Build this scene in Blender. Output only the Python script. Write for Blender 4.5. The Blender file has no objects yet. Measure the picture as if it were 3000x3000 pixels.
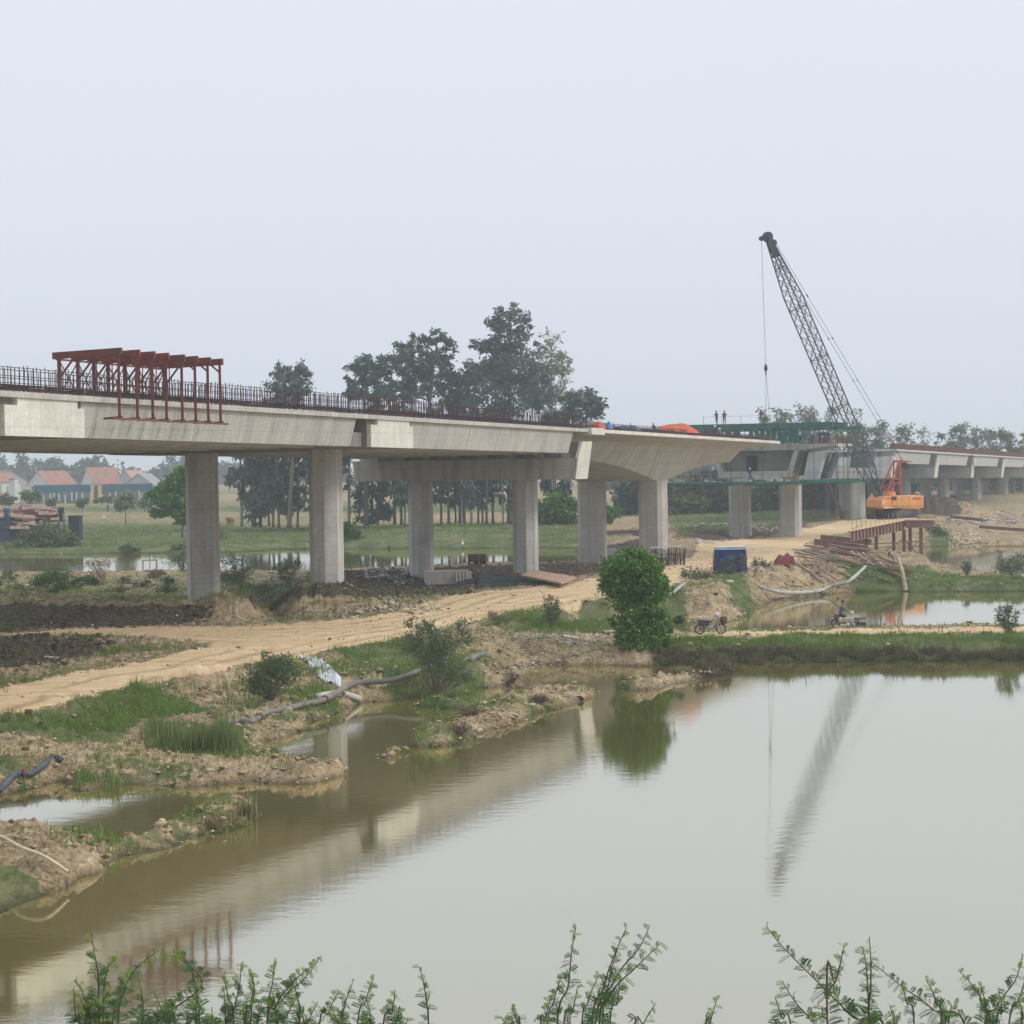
import bpy, bmesh, math, random
import numpy as np
from mathutils import Vector, Matrix, noise as mnoise
SC = bpy.context.scene
COL = SC.collection
random.seed(7)
# ---------------------------------------------------------------- camera
CAMZ = 10.9
FOC = 5880.0                 # focal length in photo pixels (photo 3000 px wide)
PITCH = math.atan(150.0/FOC)
ROLL = math.radians(0.87)
Fv = Vector((0, math.cos(PITCH), -math.sin(PITCH)))
r0 = Vector((1, 0, 0)); u0 = Vector((0, math.sin(PITCH), math.cos(PITCH)))
Rv = math.cos(ROLL)*r0 - math.sin(ROLL)*u0
Uv = math.sin(ROLL)*r0 + math.cos(ROLL)*u0
CP = Vector((0, 0, CAMZ))
cam_d = bpy.data.cameras.new('camera'); cam = bpy.data.objects.new('camera', cam_d)
COL.objects.link(cam); SC.camera = cam
cam.matrix_world = Matrix(((Rv.x, Uv.x, -Fv.x, 0), (Rv.y, Uv.y, -Fv.y, 0), (Rv.z, Uv.z, -Fv.z, CAMZ), (0, 0, 0, 1)))
cam_d.sensor_width = 36; cam_d.lens = 36*FOC/3000.0
cam_d.clip_start = 0.3; cam_d.clip_end = 6000
SC.render.resolution_x = 1024; SC.render.resolution_y = 1024
# ---------------------------------------------------------------- sky and sun
SUN_EL, SUN_AZ = math.radians(36), math.radians(100)   # azimuth clockwise from +Y (view direction)
w = bpy.data.worlds.new('World'); SC.world = w; w.use_nodes = True
nt = w.node_tree; nt.nodes.clear()
out = nt.nodes.new('ShaderNodeOutputWorld'); bg = nt.nodes.new('ShaderNodeBackground')
sky = nt.nodes.new('ShaderNodeTexSky'); sky.sky_type = 'NISHITA'; sky.sun_disc = False
sky.sun_elevation = SUN_EL; sky.sun_rotation = SUN_AZ; sky.dust_density = 4; sky.air_density = 1.2
tc = nt.nodes.new('ShaderNodeTexCoord'); sep = nt.nodes.new('ShaderNodeSeparateXYZ')
ramp = nt.nodes.new('ShaderNodeValToRGB')
# overcast sheet: a little darker at the horizon; values scaled for Background strength 0.1
e = ramp.color_ramp.elements
e[0].position = 0.0; e[0].color = (0.605, 0.65, 0.74, 1)
e[1].position = 0.30; e[1].color = (0.695, 0.735, 0.82, 1)
m = e.new(0.13); m.color = (0.65, 0.692, 0.78, 1)
m = e.new(0.9); m.color = (0.98, 0.98, 0.99, 1)
nz = nt.nodes.new('ShaderNodeTexNoise'); nz.inputs['Scale'].default_value = 2.2; nz.inputs['Detail'].default_value = 3
mp = nt.nodes.new('ShaderNodeMapping'); mp.inputs['Scale'].default_value = (1, 1, 3.5)
nt.links.new(tc.outputs['Generated'], mp.inputs['Vector']); nt.links.new(mp.outputs[0], nz.inputs['Vector'])
nt.links.new(tc.outputs['Generated'], sep.inputs[0]); nt.links.new(sep.outputs['Z'], ramp.inputs[0])
mr = nt.nodes.new('ShaderNodeMapRange'); mr.inputs['To Min'].default_value = 9.75; mr.inputs['To Max'].default_value = 10.25
nt.links.new(nz.outputs['Fac'], mr.inputs['Value'])
vm = nt.nodes.new('ShaderNodeVectorMath'); vm.operation = 'SCALE'
nt.links.new(ramp.outputs[0], vm.inputs[0]); nt.links.new(mr.outputs[0], vm.inputs['Scale'])
mx = nt.nodes.new('ShaderNodeMix'); mx.data_type = 'RGBA'; mx.inputs['Factor'].default_value = 0.06
nt.links.new(vm.outputs[0], mx.inputs[6]); nt.links.new(sky.outputs[0], mx.inputs[7])
nt.links.new(mx.outputs[2], bg.inputs['Color']); bg.inputs['Strength'].default_value = 0.1
nt.links.new(bg.outputs[0], out.inputs['Surface'])
sd = bpy.data.lights.new('sun', 'SUN'); sd.energy = 1.5; sd.angle = math.radians(14); sd.color = (1.0, 0.955, 0.89)
so = bpy.data.objects.new('sun', sd); COL.objects.link(so)
sdir = Vector((math.sin(SUN_AZ)*math.cos(SUN_EL), math.cos(SUN_AZ)*math.cos(SUN_EL), math.sin(SUN_EL)))
so.rotation_euler = sdir.to_track_quat('Z', 'Y').to_euler(); so.location = (0, 0, 60)
SC.view_settings.view_transform = 'Standard'; SC.view_settings.look = 'None'
SC.view_settings.exposure = 0.25; SC.view_settings.gamma = 1
SC.cycles.volume_bounces = 1; SC.cycles.volume_step_rate = 4
SC.cycles.max_bounces = 6; SC.cycles.transparent_max_bounces = 8
# ---------------------------------------------------------------- projection helpers (photo seen at 1932 px)
VS = 3000.0/1932.0
def ray(vx, vy):
    return Fv + Rv*((vx*VS-1500)/FOC) - Uv*((vy*VS-1500)/FOC)
def G(vx, vy, z=0.0):
    d = ray(vx, vy); t = (z-CAMZ)/d.z
    return CP + d*t
def D(vx, vy, Y):
    d = ray(vx, vy); return CP + d*(Y/d.y)
MPX = lambda Y: Y*VS/FOC          # metres per view pixel at depth Y
def proj(X, Y, Z):
    dx, dy, dz = X, Y, Z-CAMZ
    f = dx*Fv.x+dy*Fv.y+dz*Fv.z; f = np.maximum(f, 0.5)
    return ((dx*Rv.x+dy*Rv.y+dz*Rv.z)/f*FOC+1500)/VS, (1500-(dx*Uv.x+dy*Uv.y+dz*Uv.z)/f*FOC)/VS
# ---------------------------------------------------------------- materials
MATS = {}
def mat(name, col, rough=0.85, var=0.25, scale=2.0, col2=None, bump=0.0, bscale=20.0, metallic=0.0, detail=5, stretch=None, spec=0.3, back=0.0, obj=True):
    if name in MATS: return MATS[name]
    m = bpy.data.materials.new(name); m.use_nodes = True
    nt = m.node_tree; b = nt.nodes['Principled BSDF']
    b.inputs['Roughness'].default_value = rough; b.inputs['Metallic'].default_value = metallic
    b.inputs['Specular IOR Level'].default_value = spec
    tc = nt.nodes.new('ShaderNodeTexCoord'); src = tc.outputs['Object']
    if stretch:
        mp = nt.nodes.new('ShaderNodeMapping'); mp.inputs['Scale'].default_value = stretch
        nt.links.new(src, mp.inputs['Vector']); src = mp.outputs[0]
    n = nt.nodes.new('ShaderNodeTexNoise'); n.inputs['Scale'].default_value = scale; n.inputs['Detail'].default_value = detail
    n.inputs['Roughness'].default_value = 0.65
    nt.links.new(src, n.inputs['Vector'])
    r = nt.nodes.new('ShaderNodeValToRGB'); el = r.color_ramp.elements
    c2 = col2 or tuple(c*(1-var) for c in col); c1 = tuple(min(1, c*(1+var*0.6)) for c in col) if not col2 else col
    el[0].position = 0.32; el[0].color = (*c2, 1); el[1].position = 0.68; el[1].color = (*c1, 1)
    nt.links.new(n.outputs['Fac'], r.inputs[0]); nt.links.new(r.outputs[0], b.inputs['Base Color'])
    if bump:
        n2 = nt.nodes.new('ShaderNodeTexNoise'); n2.inputs['Scale'].default_value = bscale; n2.inputs['Detail'].default_value = 4
        nt.links.new(tc.outputs['Object'], n2.inputs['Vector'])
        bp = nt.nodes.new('ShaderNodeBump'); bp.inputs['Strength'].default_value = bump; bp.inputs['Distance'].default_value = 0.1
        nt.links.new(n2.outputs['Fac'], bp.inputs['Height']); nt.links.new(bp.outputs[0], b.inputs['Normal'])
    MATS[name] = m; return m
def leafmat(name, c1, c2, rough=0.55, trans=0.35):
    """per-leaf colour spread from the random value of each island"""
    if name in MATS: return MATS[name]
    m = bpy.data.materials.new(name); m.use_nodes = True; nt = m.node_tree; b = nt.nodes['Principled BSDF']
    b.inputs['Roughness'].default_value = rough; b.inputs['Specular IOR Level'].default_value = 0.35
    g = nt.nodes.new('ShaderNodeNewGeometry'); r = nt.nodes.new('ShaderNodeValToRGB')
    r.color_ramp.elements[0].color = (*c1, 1); r.color_ramp.elements[1].color = (*c2, 1)
    n = nt.nodes.new('ShaderNodeTexNoise'); n.inputs['Scale'].default_value = 0.8; n.inputs['Detail'].default_value = 2
    tc = nt.nodes.new('ShaderNodeTexCoord'); nt.links.new(tc.outputs['Object'], n.inputs['Vector'])
    ma = nt.nodes.new('ShaderNodeMath'); ma.operation = 'MULTIPLY_ADD'; ma.inputs[1].default_value = 0.55
    m2 = nt.nodes.new('ShaderNodeMath'); m2.operation = 'MULTIPLY'; m2.inputs[1].default_value = 0.5
    nt.links.new(n.outputs['Fac'], m2.inputs[0])
    nt.links.new(g.outputs['Random Per Island'], ma.inputs[0]); nt.links.new(m2.outputs[0], ma.inputs[2])
    nt.links.new(ma.outputs[0], r.inputs[0]); nt.links.new(r.outputs[0], b.inputs['Base Color'])
    tr = nt.nodes.new('ShaderNodeBsdfTranslucent'); mxs = nt.nodes.new('ShaderNodeMixShader'); mxs.inputs[0].default_value = trans
    nt.links.new(r.outputs[0], tr.inputs['Color'])
    nt.links.new(b.outputs[0], mxs.inputs[1]); nt.links.new(tr.outputs[0], mxs.inputs[2])
    nt.links.new(mxs.outputs[0], nt.nodes['Material Output'].inputs['Surface'])
    MATS[name] = m; return m
def concrete(name, base, dark, streak=1.0):
    """cast concrete: broad blotches, vertical run-off streaks, form joints, air holes"""
    m = bpy.data.materials.new(name); m.use_nodes = True; nt = m.node_tree; b = nt.nodes['Principled BSDF']
    b.inputs['Roughness'].default_value = 0.9; b.inputs['Specular IOR Level'].default_value = 0.2
    g = nt.nodes.new('ShaderNodeNewGeometry'); N = nt.nodes.new; L = nt.links.new
    n1 = N('ShaderNodeTexNoise'); n1.inputs['Scale'].default_value = 0.55; n1.inputs['Detail'].default_value = 6; n1.inputs['Roughness'].default_value = 0.62
    L(g.outputs['Position'], n1.inputs['Vector'])
    th = math.atan(2350.0/FOC); ax_s = (math.sin(th), math.cos(th), 0); ax_w = (-math.cos(th), math.sin(th), 0)
    def dot(src, v):
        d = N('ShaderNodeVectorMath'); d.operation = 'DOT_PRODUCT'; L(src, d.inputs[0]); d.inputs[1].default_value = v; return d.outputs['Value']
    def mth(op, a, b_=0.0, c_=None):
        x = N('ShaderNodeMath'); x.operation = op
        for i, q in enumerate((a, b_) if c_ is None else (a, b_, c_)):
            if isinstance(q, (int, float)): x.inputs[i].default_value = q
            else: L(q, x.inputs[i])
        return x.outputs[0]
    sel = mth('GREATER_THAN', mth('ABSOLUTE', dot(g.outputs['True Normal'], ax_s)), .6); ps = dot(g.outputs['Position'], ax_s); pw_ = dot(g.outputs['Position'], ax_w)
    u_ = mth('ADD', mth('MULTIPLY', ps, mth('SUBTRACT', 1.0, sel)), mth('MULTIPLY', pw_, sel)); zz_ = dot(g.outputs['Position'], (0, 0, 1))
    cb = N('ShaderNodeCombineXYZ'); L(mth('MULTIPLY', u_, 2.2), cb.inputs[0]); L(mth('MULTIPLY', zz_, .13), cb.inputs[2]); mp = cb
    j1 = mth('LESS_THAN', mth('ABSOLUTE', mth('SUBTRACT', mth('FRACT', mth('DIVIDE', u_, 2.44)), .5)), .010); j2 = mth('LESS_THAN', mth('ABSOLUTE', mth('SUBTRACT', mth('FRACT', mth('DIVIDE', zz_, 1.22)), .5)), .014)
    jn = mth('MAXIMUM', j1, j2)
    n2 = N('ShaderNodeTexNoise'); n2.inputs['Scale'].default_value = 1.0; n2.inputs['Detail'].default_value = 5; L(mp.outputs[0], n2.inputs['Vector'])
    n3 = N('ShaderNodeTexNoise'); n3.inputs['Scale'].default_value = 6.0; n3.inputs['Detail'].default_value = 4; L(g.outputs['Position'], n3.inputs['Vector'])
    r1 = N('ShaderNodeMapRange'); r1.inputs['From Min'].default_value = 0.3; r1.inputs['From Max'].default_value = 0.72; L(n1.outputs['Fac'], r1.inputs['Value'])
    r2 = N('ShaderNodeMapRange'); r2.inputs['From Min'].default_value = 0.48; r2.inputs['From Max'].default_value = 0.78; r2.inputs['To Max'].default_value = 0.75*streak; L(n2.outputs['Fac'], r2.inputs['Value'])
    a = N('ShaderNodeMix'); a.data_type = 'RGBA'; a.inputs[6].default_value = (*base, 1); a.inputs[7].default_value = (*[x*0.76 for x in base], 1); L(r1.outputs[0], a.inputs['Factor'])
    c = N('ShaderNodeMix'); c.data_type = 'RGBA'; c.inputs[7].default_value = (*dark, 1); L(r2.outputs[0], c.inputs['Factor']); L(a.outputs[2], c.inputs[6])
    r3 = N('ShaderNodeMapRange'); r3.inputs['From Min'].default_value = 0.3; r3.inputs['From Max'].default_value = 0.7; r3.inputs['To Min'].default_value = 0.88; r3.inputs['To Max'].default_value = 1.1; L(n3.outputs['Fac'], r3.inputs['Value'])
    v = N('ShaderNodeVectorMath'); v.operation = 'SCALE'; L(c.outputs[2], v.inputs[0]); L(r3.outputs[0], v.inputs['Scale'])
    jm = N('ShaderNodeVectorMath'); jm.operation = 'SCALE'; L(v.outputs[0], jm.inputs[0]); L(mth('SUBTRACT', 1.0, mth('MULTIPLY', jn, .20)), jm.inputs['Scale']); L(jm.outputs[0], b.inputs['Base Color'])
    bp = N('ShaderNodeBump'); bp.inputs['Strength'].default_value = 0.25; bp.inputs['Distance'].default_value = 0.05
    L(n3.outputs['Fac'], bp.inputs['Height']); L(bp.outputs[0], b.inputs['Normal'])
    MATS[name] = m; return m
concrete('concrete', (0.515, 0.50, 0.465), (0.25, 0.235, 0.215))
concrete('concrete_new', (0.70, 0.675, 0.60), (0.44, 0.41, 0.36), 0.5)
concrete('concrete_white', (0.58, 0.58, 0.57), (0.38, 0.38, 0.37), 0.5)
concrete('concrete_stained', (0.50, 0.46, 0.41), (0.20, 0.18, 0.16), 1.1)
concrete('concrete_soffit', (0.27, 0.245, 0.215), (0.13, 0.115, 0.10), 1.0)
rust = mat('rusty_steel', (0.22, 0.085, 0.05), col2=(0.10, 0.045, 0.032), rough=0.8, scale=2.5, detail=8)
redp = mat('red_oxide_steel', (0.21, 0.04, 0.028), col2=(0.075, 0.03, 0.025), rough=0.65, scale=1.8, detail=7)
pinkrust = mat('weathered_red_steel', (0.30, 0.165, 0.14), col2=(0.12, 0.055, 0.045), rough=0.8, scale=0.9, detail=8)
bark = mat('bark', (0.16, 0.135, 0.11), scale=3, var=0.4)
palebark = mat('pale_bark', (0.30, 0.27, 0.24), scale=3, var=0.4)
greensteel = mat('green_steel', (0.018, 0.13, 0.10), col2=(0.012, 0.07, 0.065), rough=0.6, scale=1.2)
darkmetal = mat('dark_metal', (0.035, 0.04, 0.05), rough=0.55, scale=3)
grey = mat('grey_steel', (0.22, 0.23, 0.25), rough=0.55, scale=2)
rebarm = mat('rebar_steel', (0.10, 0.055, 0.05), col2=(0.045, 0.035, 0.045), rough=0.85, scale=0.6)
timber = mat('weathered_timber', (0.42, 0.33, 0.22), col2=(0.22, 0.16, 0.11), scale=2.5, detail=7)
plyw = mat('bleached_plywood', (0.50, 0.34, 0.24), col2=(0.33, 0.21, 0.15), scale=0.9, detail=7)
skin = mat('skin', (0.38, 0.22, 0.15), var=0.1)
rubber = mat('rubber', (0.02, 0.02, 0.022), rough=0.8)
# ---------------------------------------------------------------- object helpers
def tag(o, label=None, cat=None, group=None, kind=None):
    if label: o['label'] = label
    if cat: o['category'] = cat
    if group: o['group'] = group
    if kind: o['kind'] = kind
    return o
ORG = {}
def thing(name, label, cat, loc=(0, 0, 0), group=None, rz=0.0):
    o = bpy.data.objects.new(name, None); COL.objects.link(o); o.location = loc; o.rotation_euler = (0, 0, rz)
    o.empty_display_size = 0.3
    ORG[o.name] = Vector(loc); return tag(o, label, cat, group)
class MB:
    def __init__(s): s.v = []; s.f = []; s.mi = []
    def add(s, vs, fs, mi=0):
        k = len(s.v); s.v.extend([tuple(p) for p in vs]); s.f.extend([tuple(i+k for i in f) for f in fs]); s.mi.extend([mi]*len(fs)); return s
    def hexa(s, p, mi=0):   # 8 pts: bottom 0-3 (ccw), top 4-7
        return s.add(p, [(3, 2, 1, 0), (4, 5, 6, 7), (0, 1, 5, 4), (1, 2, 6, 5), (2, 3, 7, 6), (3, 0, 4, 7)], mi)
    def box(s, c, d, rz=0.0, mi=0, R=None):
        c = Vector(c); x, y, z = d[0]/2, d[1]/2, d[2]/2
        R = R or Matrix.Rotation(rz, 3, 'Z')
        p = [c+R@Vector(q) for q in ((-x, -y, -z), (x, -y, -z), (x, y, -z), (-x, y, -z), (-x, -y, z), (x, -y, z), (x, y, z), (-x, y, z))]
        return s.hexa(p, mi)
    def beam(s, a, b, wd, ht=None, up=(0, 0, 1), mi=0):
        a = Vector(a); b = Vector(b); ht = ht or wd; d = (b-a)
        if d.length < 1e-6: return s
        d.normalize(); up = Vector(up); x = d.cross(up)
        if x.length < 1e-3: x = d.cross(Vector((0, 1, 0)))
        x.normalize(); y = x.cross(d); x *= wd/2; y *= ht/2
        return s.hexa([a-x-y, a+x-y, b+x-y, b-x-y, a-x+y, a+x+y, b+x+y, b-x+y], mi)
    def tube(s, pts, r, n=8, mi=0, cap=True):
        pts = [Vector(p) for p in pts]; rs = r if isinstance(r, (list, tuple)) else [r]*len(pts)
        k = len(s.v); prev = None
        for i, p in enumerate(pts):
            d = (pts[min(i+1, len(pts)-1)]-pts[max(i-1, 0)])
            if d.length < 1e-7: d = Vector((0, 0, 1))
            d.normalize()
            if prev is None:
                x = d.cross(Vector((0, 0, 1)))
                if x.length < 0.1: x = d.cross(Vector((0, 1, 0)))
            else: x = prev-d*prev.dot(d)
            x.normalize(); prev = x; y = d.cross(x)
            for j in range(n):
                a = 2*math.pi*j/n; q = p+(x*math.cos(a)+y*math.sin(a))*rs[i]; s.v.append(tuple(q))
        for i in range(len(pts)-1):
            for j in range(n):
                s.f.append((k+i*n+j, k+i*n+(j+1) % n, k+(i+1)*n+(j+1) % n, k+(i+1)*n+j)); s.mi.append(mi)
        if cap:
            s.f.append(tuple(k+j for j in range(n))[::-1]); s.f.append(tuple(k+(len(pts)-1)*n+j for j in range(n))); s.mi += [mi, mi]
        return s
    def prism(s, poly, a, b, mi=0):   # poly: list of 3D pts at one end, shift vector b-a
        n = len(poly); sh = Vector(b)-Vector(a); P = [Vector(p) for p in poly]
        return s.add(P+[p+sh for p in P], [tuple(range(n))[::-1], tuple(range(n, 2*n))]+[(i, (i+1) % n, n+(i+1) % n, n+i) for i in range(n)], mi)
    def loft(s, secs, mi=0, caps=True):
        n = len(secs[0]); k = len(s.v)
        for sc in secs: s.v.extend([tuple(p) for p in sc])
        for i in range(len(secs)-1):
            for j in range(n):
                s.f.append((k+i*n+j, k+i*n+(j+1) % n, k+(i+1)*n+(j+1) % n, k+(i+1)*n+j)); s.mi.append(mi)
        if caps:
            s.f.append(tuple(k+j for j in range(n))[::-1]); s.f.append(tuple(k+(len(secs)-1)*n+j for j in range(n))); s.mi += [mi, mi]
        return s
    def lathe(s, c, prof, n=16, mi=0):  # prof list of (r,z)
        c = Vector(c); return s.loft([[c+Vector((r*math.cos(2*math.pi*j/n), r*math.sin(2*math.pi*j/n), z)) for j in range(n)] for r, z in prof], mi)
    def build(s, name, m, parent=None, origin=None, smooth=False, bevel=0.0, local=False):
        me = bpy.data.meshes.new(name)
        o = bpy.data.objects.new(name, me); COL.objects.link(o)
        if parent is not None:
            o.parent = parent; off = Vector((0, 0, 0)) if local else ORG.get(parent.name, Vector((0, 0, 0)))
            ORG[o.name] = off
        else:
            off = Vector(origin) if origin is not None else Vector((0, 0, 0))
            o.location = off; ORG[o.name] = off
        me.from_pydata([(p[0]-off[0], p[1]-off[1], p[2]-off[2]) for p in s.v], [], s.f)
        ms = m if isinstance(m, (list, tuple)) else [m]
        for q in ms: me.materials.append(q)
        if len(ms) > 1: me.polygons.foreach_set('material_index', s.mi)
        bm = bmesh.new(); bm.from_mesh(me); bmesh.ops.recalc_face_normals(bm, faces=bm.faces); bm.to_mesh(me); bm.free()
        if smooth: me.polygons.foreach_set('use_smooth', [True]*len(me.polygons))
        if bevel:
            b = o.modifiers.new('bevel', 'BEVEL'); b.width = bevel; b.segments = 2; b.limit_method = 'ANGLE'
        me.update(); return o
def npmesh(name, verts, faces, m, parent=None, kind=None, smooth=False):
    """fast mesh from numpy arrays: faces (n,3) or (n,4); verts in the parent's frame"""
    me = bpy.data.meshes.new(name); V = np.asarray(verts, dtype=np.float32); F = np.asarray(faces, dtype=np.int32)
    k = F.shape[1]; me.vertices.add(len(V)); me.vertices.foreach_set('co', V.ravel())
    me.loops.add(F.size); me.loops.foreach_set('vertex_index', F.ravel())
    me.polygons.add(len(F)); me.polygons.foreach_set('loop_start', np.arange(0, F.size, k, dtype=np.int32))
    me.polygons.foreach_set('loop_total', np.full(len(F), k, dtype=np.int32))
    if smooth: me.polygons.foreach_set('use_smooth', np.ones(len(F), dtype=bool))
    me.update(); me.validate(); me.materials.append(m)
    o = bpy.data.objects.new(name, me); COL.objects.link(o)
    if parent is not None: o.parent = parent
    if kind: o['kind'] = kind
    return o
# ---------------------------------------------------------------- numpy noise
_rs = np.random.RandomState(11); _T = _rs.rand(256, 256)
def vnoise(x, y):
    xi = np.floor(x).astype(int); yi = np.floor(y).astype(int); fx = x-xi; fy = y-yi
    fx = fx*fx*(3-2*fx); fy = fy*fy*(3-2*fy)
    a = _T[xi & 255, yi & 255]; b = _T[(xi+1) & 255, yi & 255]; c = _T[xi & 255, (yi+1) & 255]; d = _T[(xi+1) & 255, (yi+1) & 255]
    return (a*(1-fx)+b*fx)*(1-fy)+(c*(1-fx)+d*fx)*fy-0.5
def fbm(x, y, o=4, g=0.5):
    s = 0; a = 1.0
    for i in range(o): s = s+a*vnoise(x*2**i+17.3*i, y*2**i+9.1*i); a *= g
    return s
# ---------------------------------------------------------------- terrain
def WP(pts, z=0.0): return np.array([[G(x, y, z).x, G(x, y, z).y] for x, y in pts])
POND_A = [(-700, 1530), (-200, 1508), (0, 1497), (50, 1490), (100, 1484), (167, 1490), (233, 1487), (333, 1480), (433, 1484), (533, 1479), (600, 1470), (644, 1464),
          (655, 1455), (640, 1446), (560, 1441), (493, 1437), (483, 1418), (500, 1399), (540, 1382), (590, 1368), (630, 1350), (680, 1332), (767, 1318), (840, 1314),
          (900, 1306), (940, 1296), (985, 1297), (962, 1286), (938, 1275), (963, 1261), (1000, 1257), (1047, 1256), (1130, 1255), (1213, 1256), (1350, 1254), (1500, 1252),
          (1700, 1249), (1932, 1245), (2600, 1236)]
wA = WP(POND_A); wA = np.vstack([wA, [[90, 15], [-90, 15]]])
I1 = [(-300, 1571), (0, 1571), (67, 1569), (117, 1574), (137, 1586), (167, 1582), (207, 1591), (267, 1582), (300, 1562), (350, 1549), (400, 1529), (450, 1528), (467, 1540), (490, 1541),
      (450, 1553), (417, 1569), (350, 1579), (317, 1599), (233, 1622), (187, 1646), (133, 1662), (67, 1689), (0, 1716), (-300, 1830)]
I2 = [(777, 1407), (810, 1385), (847, 1375), (873, 1362), (895, 1350), (912, 1333), (940, 1325), (980, 1312), (1063, 1305), (1110, 1308), (1118, 1316), (1063, 1330), (1013, 1348), (947, 1368), (913, 1385), (887, 1395), (830, 1411), (797, 1410)]
I2b = [(778, 1334), (820, 1331), (870, 1331), (905, 1327), (905, 1342), (860, 1340), (790, 1338)]
I3 = [(1163, 1298), (1190, 1291), (1225, 1285), (1280, 1281), (1340, 1271), (1372, 1264), (1385, 1268), (1330, 1278), (1270, 1291), (1225, 1303), (1190, 1304)]
I4 = [(713, 1421), (727, 1418), (745, 1421), (740, 1426), (722, 1427)]
POND_B = [(1340, 1190), (1394, 1166), (1426, 1148), (1455, 1136), (1480, 1129), (1544, 1124), (1575, 1118), (1700, 1117), (1932, 1116), (2500, 1110), (2500, 1172), (1932, 1178), (1739, 1181), (1450, 1187)]
POND_C = [(1655, 1041), (1650, 1034), (1690, 1032), (1776, 1031), (1932, 1031), (2500, 1028), (2500, 1092), (1932, 1086), (1876, 1079), (1826, 1072), (1732, 1061)]
RIVER = [(-900, 1052), (0, 1048), (200, 1045), (400, 1044), (530, 1037), (700, 1036), (1084, 1034), (1090, 1050), (1085, 1061), (900, 1061), (800, 1068), (600, 1076), (320, 1077), (0, 1080), (-900, 1088)]
WPOLY = [wA] + [WP(p) for p in (POND_B, POND_C, RIVER)]
IPOLY = [WP(p) for p in (I1, I2, I2b, I3, I4)]
def seg_info(px, py, poly):
    d2 = np.full(px.shape, 1e12); ins = np.zeros(px.shape, bool); n = len(poly)
    for i in range(n):
        x1, y1 = poly[i]; x2, y2 = poly[(i+1) % n]; dx, dy = x2-x1, y2-y1; L = dx*dx+dy*dy+1e-12
        t = np.clip(((px-x1)*dx+(py-y1)*dy)/L, 0, 1)
        d2 = np.minimum(d2, (px-x1-t*dx)**2+(py-y1-t*dy)**2)
        c = ((y1 > py) != (y2 > py))
        with np.errstate(divide='ignore', invalid='ignore'):
            ins ^= c & (px < (x2-x1)*(py-y1)/(y2-y1+1e-15)+x1)
    return np.sqrt(d2), ins
# control heights: view x, view y, height
CTRL = [(-200, 1460, .5), (50, 1470, .45), (300, 1460, .45), (550, 1455, .35), (100, 1420, .8), (0, 1400, 1.0), (330, 1400, .35), (440, 1370, .35), (400, 1330, .8), (230, 1360, .7),
        (-300, 1330, 1.5), (0, 1325, 1.5), (200, 1275, 1.5), (400, 1235, 1.5), (600, 1200, 1.5), (800, 1160, 1.5), (1000, 1120, 1.6), (1130, 1105, 1.7), (1250, 1078, 1.9), (1350, 1055, 2.2),
        (1450, 1035, 2.8), (1500, 1025, 3.1), (1550, 1008, 3.5), (1595, 997, 3.6), (1610, 990, 3.6), (1440, 1060, 2.5), (1500, 1062, 2.4), (1560, 1075, 1.9),
        (100, 1220, 1.2), (-200, 1220, 1.2), (300, 1188, 1.4), (0, 1190, 1.3), (-400, 1190, 1.3), (150, 1160, 1.5), (0, 1150, 1.5), (-400, 1150, 1.5), (385, 1145, 1.4), (615, 1135, 1.6), (510, 1168, .9),
        (700, 1115, 1.0), (810, 1113, .5), (900, 1100, 1.0), (960, 1085, 1.35), (1000, 1066, 2.1), (1060, 1080, 1.4), (1112, 1062, .5), (1200, 1050, 1.3), (1235, 1036, 1.8), (700, 1085, 1.3), (850, 1068, 1.3),
        (520, 1245, 1.5), (560, 1300, .8), (600, 1245, 1.3), (700, 1250, 1.1), (800, 1260, .9), (900, 1255, 1.0), (900, 1200, 1.4), (1020, 1190, 1.2), (1100, 1150, 1.35), (1100, 1220, .9), (1180, 1225, .8), (700, 1205, 1.5),
        (1230, 1200, .85), (1400, 1195, .85), (1600, 1193, .85), (1932, 1188, .85), (2400, 1182, .85), (1500, 1215, .8), (1932, 1212, .8), (1310, 1100, 1.8), (1300, 1140, 1.4), (1400, 1092, 2.1), (1290, 1170, 1.0),
        (1500, 1090, 2.0), (1600, 1100, .9), (1700, 1080, .8), (1800, 1098, .7), (1932, 1100, .7), (2300, 1100, .7),
        (0, 1110, .8), (300, 1110, .8), (-500, 1110, .8), (500, 1100, .8), (450, 1120, .9), (600, 1090, .9),
        (0, 1030, .3), (300, 1022, .45), (600, 1020, .6), (900, 1020, 1.2), (1060, 1020, 1.4), (1150, 1015, 1.3), (-500, 1025, .4), (0, 1005, 1.0), (400, 1000, 1.2), (800, 997, 1.9), (1100, 990, 1.8), (1300, 990, 1.5),
        (1400, 1016, .55), (1500, 1004, .8), (1350, 1000, 1.3), (1250, 1000, 1.4), (1450, 985, 1.6), (1600, 975, 1.8), (1585, 1020, 3.2), (1605, 1022, 3.0), (1625, 1027, 2.5), (1645, 1029, 1.9), (1672, 1037, 1.5), (1706, 1046, 1.0), (1725, 1056, .5), (1780, 985, 2.2), (1850, 975, 1.6), (1932, 975, 1.7), (1800, 1015, .7), (1900, 1010, .7), (1932, 950, 1.8), (1870, 955, 1.7),
        (0, 960, 2.3), (500, 960, 2.2), (1000, 960, 2.2), (1500, 960, 2.2), (1932, 935, 2.4), (0, 945, 2.6), (400, 945, 2.6), (-600, 950, 2.5), (1000, 940, 2.7), (2300, 940, 2.6), (2300, 1000, 2)]
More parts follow.
